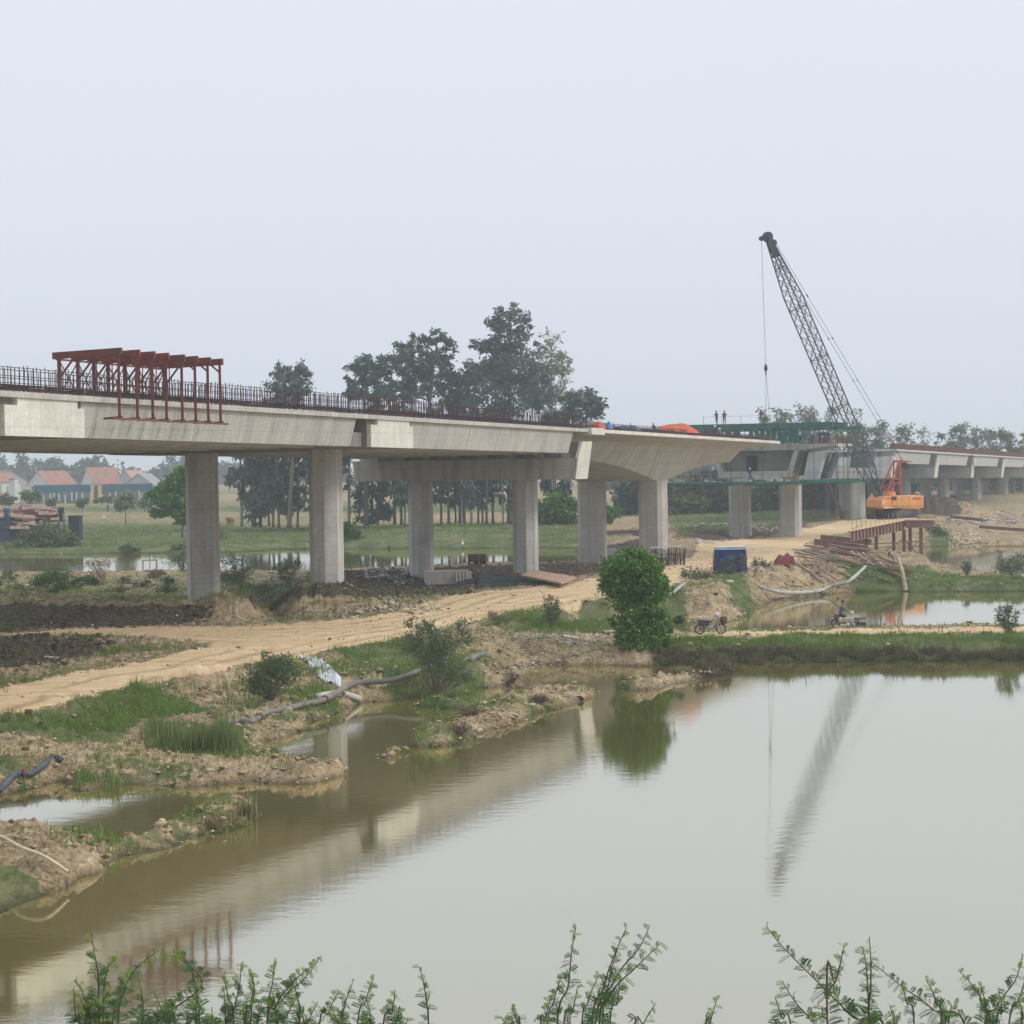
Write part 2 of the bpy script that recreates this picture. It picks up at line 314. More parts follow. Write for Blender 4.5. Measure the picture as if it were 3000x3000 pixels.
CW = np.array([[G(x, y, z).x, G(x, y, z).y, z] for x, y, z in CTRL] + [[x, 700, 3.0] for x in range(-500, 501, 100)] + [[D(vx, 1000, Y_).x, Y_, .0] for vx in (1650, 1680, 1710, 1740) for Y_ in (211, 218, 225)] + [[x, 2500, 4.0] for x in range(-2000, 2001, 500)])
# mounds: view x, view y of the crest's ground, ground z, add, rx, ry (m)
MOUNDS = [(442, 1162, 1.4, 2.0, 2.1, 2.6), (588, 1154, 1.4, 1.9, 2.6, 2.6), (640, 1150, 1.4, 1.2, 3.2, 2.3), (1600, 1068, 1.6, .7, 4.5, 6), (1555, 1055, 2.2, .5, 3, 4), (700, 1142, 1.3, .55, 4, 2), (512, 1166, 1.2, -.9, 1.4, 2.4),
          (1105, 1092, 1.5, .5, 2.0, 2.0), (1120, 1014, 1.3, 2.2, 7, 7), (1200, 1030, 1.4, 2.0, 5, 6), (1770, 975, 2.0, 3.0, 8, 9), (380, 1300, .9, .65, 2.0, 1.6), (470, 1290, 1.0, .5, 2.2, 1.8),
          (960, 1178, 1.3, .45, 1.6, 1.4), (60, 1150, 1.5, .7, 9, 3.0), (230, 1153, 1.5, .6, 8, 3.0), (-200, 1150, 1.5, .8, 12, 4), (330, 1160, 1.4, .55, 4, 2.6), (30, 1228, 1.2, .5, 4, 3.5), (130, 1235, 1.2, -.45, 3, 2.5),
          (720, 1085, 1.2, .9, 4, 3), (1070, 1010, 1.3, .5, 4, 3), (1360, 1005, 1.0, .9, 6, 4), (1480, 992, 1.5, .7, 9, 4), (1300, 1014, 1.2, .8, 5, 4), (330, 1118, .9, .5, 4, 3), (180, 1338, .8, .35, 2.2, 2), (90, 1350, .8, .3, 2, 2),]
MW = [(G(x, y, z).x, G(x, y, z).y, a, rx, ry) for x, y, z, a, rx, ry in MOUNDS]
def base_h(X, Y):
    num = np.zeros_like(X); den = np.zeros_like(X)
    for cx, cy, cz in CW:
        d2 = (X-cx)**2+((Y-cy)*0.75)**2; wg = 1.0/(d2+6.0)**1.6
        num += wg*cz; den += wg
    return num/den
def poly_px(vx, vy, poly, soft):
    d, ins = seg_info(vx, vy*4.0, np.array(poly, float)*np.array([1, 4.0]))
    s = np.where(ins, d, -d); return np.clip(s/soft*0.5+0.5, 0, 1)
ROADP = [[(-700, 1330), (0, 1297), (133, 1270), (233, 1257), (300, 1240), (393, 1221), (393, 1210), (200, 1198), (0, 1201), (-700, 1212), (-700, 1200), (0, 1194), (160, 1185), (400, 1183), (540, 1178), (630, 1170), (730, 1158), (810, 1135), (890, 1118), (1000, 1108), (1100, 1095), (1140, 1087), (1220, 1074), (1285, 1052), (1280, 1040), (1325, 1022), (1410, 1017), (1464, 1014), (1517, 996), (1584, 984), (1640, 979), (1700, 976),
          (1762, 981), (1762, 984), (1706, 982), (1624, 990), (1592, 1006), (1550, 1014), (1533, 1019), (1515, 1036), (1504, 1056), (1440, 1062), (1410, 1068), (1320, 1075), (1300, 1095), (1230, 1112), (1140, 1130), (1023, 1144), (963, 1155), (880, 1176), (730, 1206), (613, 1228), (540, 1245), (467, 1258), (400, 1268), (300, 1284), (200, 1308), (77, 1332), (0, 1353), (-700, 1440)],
         [(1225, 1203), (1310, 1193), (1500, 1188.6), (1932, 1182.6), (2500, 1175), (2500, 1186), (1932, 1192), (1500, 1197), (1310, 1200)]]
GRASSP = [[(1225, 1203), (1500, 1199), (2500, 1188), (2500, 1222), (1932, 1228), (1500, 1230), (1240, 1232)], [(905, 1180), (950, 1160), (1050, 1140), (1150, 1128), (1165, 1192), (1040, 1196), (990, 1192)],
          [(625, 1226), (700, 1215), (770, 1212), (860, 1232), (930, 1262), (945, 1292), (850, 1312), (780, 1290), (700, 1262), (640, 1240)], [(0, 1362), (90, 1334), (200, 1308), (290, 1298), (385, 1338), (330, 1350), (270, 1362), (215, 1402), (100, 1397), (0, 1384), (-300, 1400), (-300, 1370)],
          [(-100, 1425), (20, 1430), (48, 1445), (20, 1462), (-100, 1470)], [(-300, 1620), (0, 1620), (80, 1640), (150, 1655), (70, 1690), (0, 1720), (-300, 1840)], [(-900, 1045), (-900, 990), (0, 985), (700, 990), (1160, 978), (1120, 1000), (1050, 1030), (700, 1034), (400, 1042), (0, 1046)],
          [(-900, 1082), (0, 1080), (600, 1077), (640, 1085), (600, 1110), (520, 1128), (380, 1135), (160, 1136), (-900, 1140)], [(1560, 1052), (1640, 1036), (1700, 1060), (1760, 1074), (1932, 1086), (2500, 1090), (2500, 1112), (1932, 1112), (1700, 1114), (1580, 1114), (1600, 1080)],
          [(1340, 1088), (1400, 1082), (1450, 1095), (1480, 1118), (1430, 1140), (1390, 1110)], [(1150, 960), (1700, 955), (1700, 980), (1560, 984), (1400, 1000), (1280, 1010), (1250, 985)], [(1745, 992), (1775, 985), (1800, 1004), (1818, 1030), (1738, 1036)],
          [(300, 1325), (380, 1332), (420, 1345), (300, 1350)], [(280, 1360), (470, 1370), (470, 1420), (280, 1412)], [(560, 1305), (640, 1290), (640, 1312), (560, 1330)], [(1240, 1110), (1290, 1110), (1300, 1180), (1240, 1190)], [(850, 1238), (1213, 1238), (1213, 1246), (1000, 1250)], [(-900, 975), (-900, 955), (400, 955), (1100, 950), (1100, 968), (300, 966)]]
DARKP = [[(-900, 1140), (0, 1138), (200, 1140), (350, 1144), (400, 1143), (395, 1165), (350, 1180), (160, 1184), (0, 1192), (-900, 1206)], [(-700, 1206), (0, 1202), (190, 1202), (205, 1225), (120, 1252), (0, 1264), (-700, 1290)],
         [(600, 1085), (700, 1062), (1140, 1058), (1140, 1082), (1000, 1096), (890, 1112), (790, 1126), (720, 1130), (640, 1122), (560, 1128), (520, 1150), (490, 1148), (460, 1125), (440, 1112)], [(1270, 1012), (1300, 995), (1480, 985), (1560, 980), (1500, 996), (1460, 1012), (1330, 1018)], [(1100, 1000), (1215, 1000), (1215, 1040), (1100, 1045)],
         [(1240, 1230), (2500, 1222), (2500, 1240), (1240, 1246)], [(950, 1246), (1225, 1240), (1225, 1252), (950, 1254)], [(1735, 934), (1805, 934), (1825, 970), (1730, 978)], [(0, 1345), (80, 1348), (130, 1370), (90, 1382), (0, 1375)]]
ROADW = WP(ROADP[0], 1.5)
def terrain(X, Y, want_w=False):
    sh = X.shape; X = X.ravel(); Y = Y.ravel()
    d = np.full(X.shape, 1e9); water = np.zeros(X.shape, bool); rise = np.full(X.shape, 1e9)
    wx = X+fbm(X*.45, Y*.45, 3)*0.9; wy = Y+fbm(X*.45+50, Y*.45+50, 3)*1.6
    for p, (ysp, sn, sf) in zip(WPOLY, ((-1, .6, .6), (134, .075, .7), (211, .045, .22), (230, .04, .15))):
        dd, i = seg_info(wx, wy, p); d = np.minimum(d, dd); water |= i
        rise = np.minimum(rise, np.where(Y < ysp, (.015*dd+np.maximum(0, dd-9.6)*.9) if ysp == 134 else np.maximum(0, dd-.4)*((.045+.335*np.clip((.214-X/np.maximum(Y, 1)+.004*fbm(X*.2, Y*.2, 2))/.016, 0, 1)) if ysp == 211 else sn), dd*sf))
    for p in IPOLY:
        dd, i = seg_info(wx, wy, p); d = np.minimum(d, dd); water &= ~i
    b = base_h(X, Y)
    for mx_, my_, a, rx, ry in MW:
        q = ((X-mx_)/rx)**2+((Y-my_)/ry)**2
        b += a*np.exp(-q*1.1)*(1+0.5*fbm(X*1.1, Y*1.1, 3))
    isl = np.minimum(0.42, 0.05+d*0.6)
    vx, vy = proj(X, Y, np.maximum(b, 0)); jx = fbm(X*.6+5, Y*.6, 4)*14; jy = fbm(X*.6+90, Y*.6+3, 4)*7
    k = np.clip(1.4-Y/500, .3, 1)
    road = np.zeros_like(X); grass = np.zeros_like(X); dark = np.zeros_like(X)
    for p in ROADP: road = np.maximum(road, poly_px(vx+jx*.5*k, vy+jy*.35*k, p, 10))
    for p in GRASSP: grass = np.maximum(grass, poly_px(vx+jx*k, vy+jy*k, p, 26))
    for p in DARKP: dark = np.maximum(dark, poly_px(vx+jx*k, vy+jy*k, p, 26))
    grass = np.maximum(grass, np.where((Y < 150) & (vy > 1205), np.clip(.13+1.3*fbm(X*.22+31, Y*.22, 3), 0, .52), 0)*(1-dark))
    grass *= (1-road); dark *= (1-road)
    grass = np.where(Y > 330, np.maximum(grass, .40+.35*fbm(X*.02, Y*.05, 3)), grass)*np.where((vy > 1078) & (vy < 1140) & (vx < 640), .5, 1)*np.where((Y > 235) & (Y < 330), .74, 1)
    # height: bank rises from the water's edge
    land = np.minimum(b, 0.03+rise+0.25*np.clip(fbm(X*.35, Y*.35, 3), -.3, .6)*np.minimum(d, 1))
    small = np.zeros_like(X, bool)
    for p in IPOLY:
        _, i = seg_info(wx, wy, p); small |= i
    land = np.where(small, np.minimum(land, isl), land)
    rough = (1-road*.85)*np.clip(rise/0.3, .12, 1)*np.clip(1.3-Y/330, .12, 1)
    land = land+rough*(0.30*fbm(X*.55, Y*.55, 3)+0.24*np.abs(fbm(X*1.7, Y*1.7, 3))*(1+dark*1.2)+0.15*fbm(X*4.5, Y*4.5, 2)+.10*fbm(X*9, Y*9, 2)-0.06)+road*0.05*fbm(X*.8, Y*.8, 3)
    rut = np.zeros_like(X); de, _ = seg_info(X+.35*fbm(X*.12, Y*.12, 2), Y+.35*fbm(X*.12, Y*.12+7, 2), ROADW)
    for r0_, a_ in ((1.6, 1), (3.3, 1), (4.6, .7), (6.3, .7), (8.2, .4)): rut += a_*np.exp(-((de-r0_)/.24)**2)
    rut = rut*road*np.clip((150-Y)/15, 0, 1)*np.clip(.75+1.2*fbm(X*.15, Y*.15, 2), .2, 1.2); land = land-rut*.06
    land = np.maximum(land, 0.02+0.06*(fbm(X*3, Y*3, 2)+.3))
    z = np.where(water, -np.minimum(0.04+d*.5, .9), land)
    emb = 9.3-0.667*(Y-2.0); emb = np.minimum(emb, 9.3)
    z = np.where(Y < 20, np.maximum(emb+0.25*fbm(X*.8, Y*.8, 3), -.9), z)
    far = np.clip((Y-560)/400, 0, 1)
    if want_w: return z.reshape(sh), road.reshape(sh), grass.reshape(sh), dark.reshape(sh), (water & (Y >= 16)).reshape(sh), d.reshape(sh), rut.reshape(sh)
    return z.reshape(sh)
def HZ(x, y): return float(terrain(np.array([float(x)]), np.array([float(y)]))[0])
# grid: rows finer near, columns fan out
rows = [-12, -6, -2, 0, 2, 4, 6, 8, 10, 12, 14, 15, 16, 18, 20, 24, 28, 33, 38]
yv = 40.0
while yv < 620: rows.append(yv); yv += max(0.10, yv*yv/(1290*10.0)*0.55)
while yv < 4200: rows.append(yv); yv *= 1.06
rows = np.array(rows)
uu = np.concatenate([[-3, -2, -1.3, -.9, -.65, -.5, -.43], np.linspace(-.385, .385, 1180), [.43, .5, .65, .9, 1.3, 2, 3]])
YY, UU = np.meshgrid(rows, uu, indexing='ij'); XX = UU*np.maximum(YY, 30)
ZZ = np.zeros_like(XX); RD = np.zeros_like(XX); GR = np.zeros_like(XX); DK = np.zeros_like(XX); WT = np.zeros(XX.shape, bool); DS = np.zeros_like(XX); RT = np.zeros_like(XX)
for i in range(0, len(rows), 60):
    q = slice(i, i+60); ZZ[q], RD[q], GR[q], DK[q], WT[q], DS[q], RT[q] = terrain(XX[q], YY[q], True)
nr, nc = XX.shape; idx = np.arange(nr*nc).reshape(nr, nc)
F = np.stack([idx[:-1, :-1], idx[:-1, 1:], idx[1:, 1:], idx[1:, :-1]], -1).reshape(-1, 4)
def HZ(x, y):
    i = min(max(int(np.searchsorted(rows, y))-1, 0), nr-2); u = x/max(y, 30); j = min(max(int(np.searchsorted(uu, u))-1, 0), nc-2)
    fy = (y-rows[i])/(rows[i+1]-rows[i]); fx = min(max((u-uu[j])/(uu[j+1]-uu[j]), 0), 1)
    return float((ZZ[i, j]*(1-fx)+ZZ[i, j+1]*fx)*(1-fy)+(ZZ[i+1, j]*(1-fx)+ZZ[i+1, j+1]*fx)*fy)
def ground_mat():
    m = bpy.data.materials.new('earth'); m.use_nodes = True; nt = m.node_tree; b = nt.nodes['Principled BSDF']; N = nt.nodes.new; L = nt.links.new
    b.inputs['Roughness'].default_value = 0.95; b.inputs['Specular IOR Level'].default_value = 0.15
    at = N('ShaderNodeAttribute'); at.attribute_name = 'cover'; sp = N('ShaderNodeSeparateColor'); L(at.outputs['Color'], sp.inputs[0])
    g = N('ShaderNodeNewGeometry')
    def ns(sc, de, ro=.6, st=None):
        n = N('ShaderNodeTexNoise'); n.inputs['Scale'].default_value = sc; n.inputs['Detail'].default_value = de; n.inputs['Roughness'].default_value = ro
        if st:
            mp = N('ShaderNodeMapping'); mp.inputs['Scale'].default_value = st[:3]; mp.inputs['Rotation'].default_value = (0, 0, st[3]); L(g.outputs['Position'], mp.inputs['Vector']); L(mp.outputs[0], n.inputs['Vector'])
        else: L(g.outputs['Position'], n.inputs['Vector'])
        return n.outputs['Fac']
    def rampn(f, cols):
        r = N('ShaderNodeValToRGB'); el = r.color_ramp.elements; el[0].position = cols[0][0]; el[0].color = (*cols[0][1], 1); el[1].position = cols[-1][0]; el[1].color = (*cols[-1][1], 1)
        for p, c in cols[1:-1]: q = el.new(p); q.color = (*c, 1)
        L(f, r.inputs[0]); return r.outputs[0]
    def mix(f, a, c):
        x = N('ShaderNodeMix'); x.data_type = 'RGBA'; L(f, x.inputs['Factor']); L(a, x.inputs[6]); L(c, x.inputs[7]); return x.outputs[2]
    def mth(op, a, bb, cl=False):
        x = N('ShaderNodeMath'); x.operation = op; x.use_clamp = cl
        for i, q in enumerate((a, bb)):
            if isinstance(q, (int, float)): x.inputs[i].default_value = q
            else: L(q, x.inputs[i])
        return x.outputs[0]
    nf = ns(7.0, 7, .7); nm = ns(.9, 6, .65); nl = ns(.12, 4, .6)
    soil = rampn(nf, [(.36, (.085, .062, .036)), (.46, (.25, .185, .11)), (.55, (.40, .315, .195)), (.66, (.66, .575, .42))])
    soil2 = rampn(nm, [(.38, (.14, .10, .06)), (.5, (.32, .245, .15)), (.64, (.50, .40, .265))]); soil = mix(ns(.5, 4), soil, soil2)
    drk = rampn(nf, [(.34, (.028, .022, .017)), (.5, (.07, .053, .04)), (.66, (.17, .13, .10))])
    nr_ = ns(1.0, 5, .6, (.10, 1.0, 1, -.33))
    rd = rampn(nr_, [(.32, (.52, .37, .205)), (.5, (.66, .49, .29)), (.68, (.74, .60, .41))]); rd2 = rampn(nm, [(.4, (.50, .36, .21)), (.6, (.68, .53, .34))]); 
    xr = N('ShaderNodeMix'); xr.data_type = 'RGBA'; xr.inputs[0].default_value = .35; L(rd, xr.inputs[6]); L(rd2, xr.inputs[7]); rd = xr.outputs[2]
    gs = rampn(nf, [(.34, (.035, .05, .022)), (.5, (.085, .12, .045)), (.66, (.18, .19, .09))]); gs2 = rampn(ns(.35, 5), [(.38, (.055, .085, .03)), (.48, (.11, .145, .05)), (.62, (.25, .215, .13))]); 
    xg = N('ShaderNodeMix'); xg.data_type = 'RGBA'; xg.inputs[0].default_value = .5; L(gs, xg.inputs[6]); L(gs2, xg.inputs[7]); gs = xg.outputs[2]
    def brk(w_, n_, k=1.2):  # ragged blend
        return mth('MULTIPLY_ADD' if False else 'ADD', mth('MULTIPLY', w_, 1.0), mth('MULTIPLY', mth('SUBTRACT', n_, .5), k))
    def edge(w_, n_, k):
        r = N('ShaderNodeMapRange'); r.inputs['From Min'].default_value = .42; r.inputs['From Max'].default_value = .58; L(brk(w_, n_, k), r.inputs['Value']); return r.outputs[0]
    c = mix(edge(sp.outputs['Blue'], nm, 1.0), soil, drk)
    c = mix(edge(sp.outputs['Green'], ns(1.6, 6, .7), 1.5), c, gs)
    c = mix(edge(sp.outputs['Red'], nm, .8), c, rd)
    rk = N('ShaderNodeMapRange'); rk.inputs['To Min'].default_value = 1.0; rk.inputs['To Max'].default_value = .60; L(at.outputs['Alpha'], rk.inputs['Value'])
    vr = N('ShaderNodeVectorMath'); vr.operation = 'SCALE'; L(c, vr.inputs[0]); L(rk.outputs[0], vr.inputs['Scale']); c = vr.outputs[0]
    # wet rim near the water line
    sz = N('ShaderNodeSeparateXYZ'); L(g.outputs['Position'], sz.inputs[0])
    wet = N('ShaderNodeMapRange'); wet.inputs['From Min'].default_value = .0; wet.inputs['From Max'].default_value = .22; wet.inputs['To Min'].default_value = .40; wet.inputs['To Max'].default_value = 1.0; L(sz.outputs['Z'], wet.inputs['Value'])
    v = N('ShaderNodeVectorMath'); v.operation = 'SCALE'; L(c, v.inputs[0]); L(wet.outputs[0], v.inputs['Scale'])
    L(v.outputs[0], b.inputs['Base Color'])
    bp = N('ShaderNodeBump'); bp.inputs['Strength'].default_value = .8; bp.inputs['Distance'].default_value = .12
    L(nf, bp.inputs['Height']); L(bp.outputs[0], b.inputs['Normal'])
    return m
gnd = npmesh('ground', np.stack([XX, YY, ZZ], -1).reshape(-1, 3), F, ground_mat(), kind='structure', smooth=True)
ca = gnd.data.color_attributes.new('cover', 'FLOAT_COLOR', 'POINT')
ca.data.foreach_set('color', np.stack([RD, GR, DK, np.clip(RT, 0, 1)], -1).astype(np.float32).ravel())
# ---------------------------------------------------------------- water
def water_mat():
    m = bpy.data.materials.new('pond_water'); m.use_nodes = True; nt = m.node_tree; nt.nodes.clear(); N = nt.nodes.new; L = nt.links.new
    o = N('ShaderNodeOutputMaterial'); g = N('ShaderNodeNewGeometry')
    mp = N('ShaderNodeMapping'); mp.inputs['Scale'].default_value = (0.8, 1.5, 1); L(g.outputs['Position'], mp.inputs['Vector'])
    n = N('ShaderNodeTexNoise'); n.inputs['Scale'].default_value = 1.5; n.inputs['Detail'].default_value = 4; n.inputs['Roughness'].default_value = .55; L(mp.outputs[0], n.inputs['Vector'])
    n2 = N('ShaderNodeTexNoise'); n2.inputs['Scale'].default_value = .05; n2.inputs['Detail'].default_value = 3; L(g.outputs['Position'], n2.inputs['Vector'])
    st = N('ShaderNodeMapRange'); st.inputs['From Min'].default_value = .35; st.inputs['From Max'].default_value = .7; st.inputs['To Min'].default_value = .0015; st.inputs['To Max'].default_value = .014; L(n2.outputs['Fac'], st.inputs['Value'])
    bp = N('ShaderNodeBump'); bp.inputs['Distance'].default_value = .5; L(n.outputs['Fac'], bp.inputs['Height']); L(st.outputs[0], bp.inputs['Strength'])
    d = N('ShaderNodeBsdfDiffuse'); 
    r = N('ShaderNodeValToRGB'); r.color_ramp.elements[0].color = (.135, .118, .030, 1); r.color_ramp.elements[1].color = (.175, .155, .05, 1); L(n2.outputs['Fac'], r.inputs[0]); L(r.outputs[0], d.inputs['Color'])
    gl = N('ShaderNodeBsdfGlossy'); gl.inputs['Roughness'].default_value = .045; gl.inputs['Color'].default_value = (.98, .96, .88, 1); L(bp.outputs[0], gl.inputs['Normal'])
    lw = N('ShaderNodeLayerWeight'); lw.inputs['Blend'].default_value = .5
    f = N('ShaderNodeMapRange'); f.inputs['From Min'].default_value = .0; f.inputs['From Max'].default_value = 1; f.inputs['To Min'].default_value = .03; f.inputs['To Max'].default_value = .93
    pw = N('ShaderNodeMath'); pw.operation = 'POWER'; pw.inputs[1].default_value = 1.6; L(lw.outputs['Facing'], pw.inputs[0]); L(pw.outputs[0], f.inputs['Value'])
    mx = N('ShaderNodeMixShader'); L(f.outputs[0], mx.inputs[0]); L(d.outputs[0], mx.inputs[1]); L(gl.outputs[0], mx.inputs[2]); L(mx.outputs[0], o.inputs['Surface'])
    return m
mb = MB(); mb.add([(-260, 15.2, 0), (260, 15.2, 0), (420, 330, 0), (-420, 330, 0)], [(0, 1, 2, 3)])
tag(mb.build('water', water_mat()), kind='structure')
# ---------------------------------------------------------------- haze: still air over the whole plain
def haze():
    m = bpy.data.materials.new('haze'); m.use_nodes = True; nt = m.node_tree; nt.nodes.clear()
    o = nt.nodes.new('ShaderNodeOutputMaterial'); v = nt.nodes.new('ShaderNodeVolumePrincipled')
    v.inputs['Color'].default_value = (.83, .92, 1.0, 1); v.inputs['Density'].default_value = 0.0005; v.inputs['Anisotropy'].default_value = 0.25
    nt.links.new(v.outputs[0], o.inputs['Volume'])
    b = MB(); b.box((0, 990, 19.5), (3200, 2100, 43)); ob = b.build('haze', m); tag(ob, kind='stuff')
haze()
# ---------------------------------------------------------------- bridge frame: s along the deck, w across (0 = near edge)
TH = math.atan(2350.0/FOC); ST, CT = math.sin(TH), math.cos(TH)
def BP(s, w_, z): return Vector((-21.8+ST*s-CT*w_, 94.4+CT*s+ST*w_, z))
def zt(s): return 14.4-0.0128*s
XS = 0.012    # cross fall
def BT(s, w_, dz=0.0): return BP(s, w_, zt(s)-XS*w_+dz)
def bbox_(mb, s0, s1, w0, w1, z0, z1, rel=True, mi=0):
    f = (lambda s, w_, z: BT(s, w_, z)) if rel else BP
    return mb.hexa([f(s0, w0, z0), f(s1, w0, z0), f(s1, w1, z0), f(s0, w1, z0), f(s0, w0, z1), f(s1, w0, z1), f(s1, w1, z1), f(s0, w1, z1)], mi)
CM = MATS
def column(parent, s, w_, zb, ztop, ds, dw, ch=0.38):
    mb = MB()
    a, b = ds/2, dw/2
    prof = [(-a, -b+ch), (-a+ch, -b), (a-ch, -b), (a, -b+ch), (a, b-ch), (a-ch, b), (-a+ch, b), (-a, b-ch)]
    zs = [zb]; z = ztop-4.1
    lifts = []
    while z > zb+0.5: lifts.append(z); z -= 4.1
    cur = zb
    for L_ in sorted(lifts)+[ztop]:
        mb.loft([[BP(s+p, w_+q, cur) for p, q in prof], [BP(s+p, w_+q, L_-0.05) for p, q in prof]])
        if L_ < ztop: mb.loft([[BP(s+p*.975, w_+q*.975, L_-0.06) for p, q in prof], [BP(s+p*.975, w_+q*.975, L_+0.01) for p, q in prof]])
        cur = L_
    return mb.build('column', CM['concrete'], parent)
# ---- approach viaduct (left)
va = thing('approach_viaduct', 'long grey concrete beam viaduct crossing the left half above the dirt road', 'bridge', BP(0, 10, 0))
mb = MB()
for s0 in np.arange(-58, 76, 6.0):
    s1 = min(s0+6, 76.7); bbox_(mb, s0, s1, 0, 20, -.27, 0)
slab = mb.build('deck_slab', CM['concrete'], va)
def supert(parent, s0, s1):
    mb = MB(); n = 8
    for k in range(n):
        wc = 1.35+k*(20-2.7)/(n-1); top, bot = 1.0, .62
        if k == 0: top = 1.05
        zt_, zb_ = -.27, -2.0
        def sec(s): return [BT(s, wc-bot, zb_), BT(s, wc-bot, zb_), BT(s, wc+bot, zb_), BT(s, wc+top, zt_-.25), BT(s, wc+top, zt_+.002), BT(s, wc-top, zt_+.002), BT(s, wc-top, zt_-.2)]
        def sec(s): return [BT(s, wc-bot, zb_), BT(s, wc+bot, zb_), BT(s, wc+top, zt_-.2), BT(s, wc+top, zt_-.004), BT(s, wc-top, zt_-.004), BT(s, wc-top, zt_-.2)]
        mb.loft([sec(s0), sec(s1)])
    return mb.build('beams', CM['concrete'], parent)
for s0, s1 in ((-58, -41), (-33.4, -4.9), (3.3, 33.4), (41.5, 73.0)): supert(va, s0, s1)
def itcap(parent, sc):
    # inverted T crosshead inside the deck depth, long side lengthwise
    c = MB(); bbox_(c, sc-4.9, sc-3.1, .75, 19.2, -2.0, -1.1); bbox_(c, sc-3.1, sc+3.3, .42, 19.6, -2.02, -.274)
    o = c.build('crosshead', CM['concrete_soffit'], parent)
    e = MB()
    P = [(-3.1, -2.04), (3.3, -2.04), (3.3, -.62), (2.75, -.62), (2.75, -.272), (-2.1, -.272), (-2.1, -.62), (-3.1, -.62)]
    e.prism([BT(sc+a, .12, b) for a, b in P], BP(0, .12, 0), BP(0, .42, 0))
    e.build('end_block', CM['concrete_new'], o)
    return o
for sc in (-38.3, 0.0, 38.3): itcap(va, sc)
for sc, zb in ((-38.3, .6), (38.3, .2)):
    for w_ in (4.98, 14.3): column(va, sc, w_, zb, zt(sc)-2.02-XS*w_+.05, 2.1, 2.05, .62)
# pier with hammerhead (long face towards the camera)
def hammer(parent, sc, zb, mirror=1, new=False, zl=None, cols=(5.4, 14.9)):
    zlow = zt(sc)-4.1; zled = zlow+1.72; ztop = zt(sc)-1.05
    m_ = MB(); t = .45
    # ledge block with splayed ends
    def blk(s0, s1, z0, z1, w0=0.0, w1=20.7, sp=True):
        k = lambda z: (1-(z-zlow)/(ztop-zlow))*t if sp else 0
        m_.hexa([BP(s0, w0+k(z0), z0), BP(s1, w0+k(z0), z0), BP(s1, w1-k(z0), z0), BP(s0, w1-k(z0), z0), BP(s0, w0+k(z1), z1), BP(s1, w0+k(z1), z1), BP(s1, w1-k(z1), z1), BP(s0, w1-k(z1), z1)])
    blk(sc-1.5, sc+1.5, zlow, zled)
    blk(sc-.1 if mirror > 0 else sc-.1, sc+1.5, zled+.003, ztop, w0=.02)
    o = m_.build('crosshead', CM['concrete_white' if new else 'concrete_stained'], parent)
    e = MB(); kk = lambda z: (1-(z-zlow)/(ztop-zlow))*t-.06
    e.prism([BP(sc-1.46, kk(zlow), zlow-.01), BP(sc+1.46, kk(zlow), zlow-.01), BP(sc+1.46, kk(ztop), ztop), BP(sc-.9, kk(ztop), ztop), BP(sc-1.46, kk(zled), zled)], BP(0, 0, 0), BP(0, .28, 0))
    e.build('end_block', CM['concrete_new'], o)
    for k in range(8 if not new else 0):
        b = MB(); wc = 1.35+k*(20-2.7)/7
        bbox_(b, sc-1.1, sc-.5, wc-.35, wc+.35, zled+.003, zled+.36, rel=False); b.build('bearing_plinth', CM['concrete'], o)
    for w_ in cols: column(parent, sc, w_, zb[0] if w_ < 10 else zb[1], zlow+.02, 1.9, 1.95, .55)
hammer(va, 75.2, (1.6, -.2))
# ---- haunched box girder cantilever over pier 3
vb = thing('haunched_girder', 'haunched concrete box girder curving down onto two tall piers in the middle', 'bridge', BP(114.1, 10, 0))
def depth3(s):
    a = abs(s-114.1); a = max(0, a-1.6)
    return 2.15+2.05*max(0, 1-a/28.5)**2.1
def boxsec(s, dep, wt=(4.6, 15.4), wb=(5.9, 14.1)):
    return [BT(s, 0, -.25), BT(s, wt[0]-.5, -.62), BT(s, wt[0], -.9), BP(s, wb[0], zt(s)-dep-.05), BP(s, wb[1], zt(s)-dep-.12), BT(s, wt[1], -.9), BT(s, wt[1]+.5, -.62), BT(s, 20, -.25), BT(s, 20, 0), BT(s, 0, 0)]
mb = MB(); ss = list(np.linspace(77.0, 112.5, 22))+list(np.linspace(115.7, 139.7, 16))
mb.loft([boxsec(s, depth3(s)) for s in ss]); mb.build('box_girder', CM['concrete'], vb)
mb = MB()   # fresh kerb edge strip 2 mm proud, with a break at the joint
for s0 in np.arange(77.3, 139, 2.5): bbox_(mb, s0, min(s0+2.5, 139.6), -.03, .28, -.26, .03)
mb.build('edge_strip', CM['concrete_new'], vb)
mb = MB(); bbox_(mb, 76.0, 79.3, -.25, 1.2, -.45, .10); mb.build('edge_corbel', CM['concrete_new'], vb)
for w_, zb in ((6.75, 1.0), (13.3, .1)): column(vb, 114.1, w_, zb, zt(114.1)-4.15, 2.6, 2.5, .42)
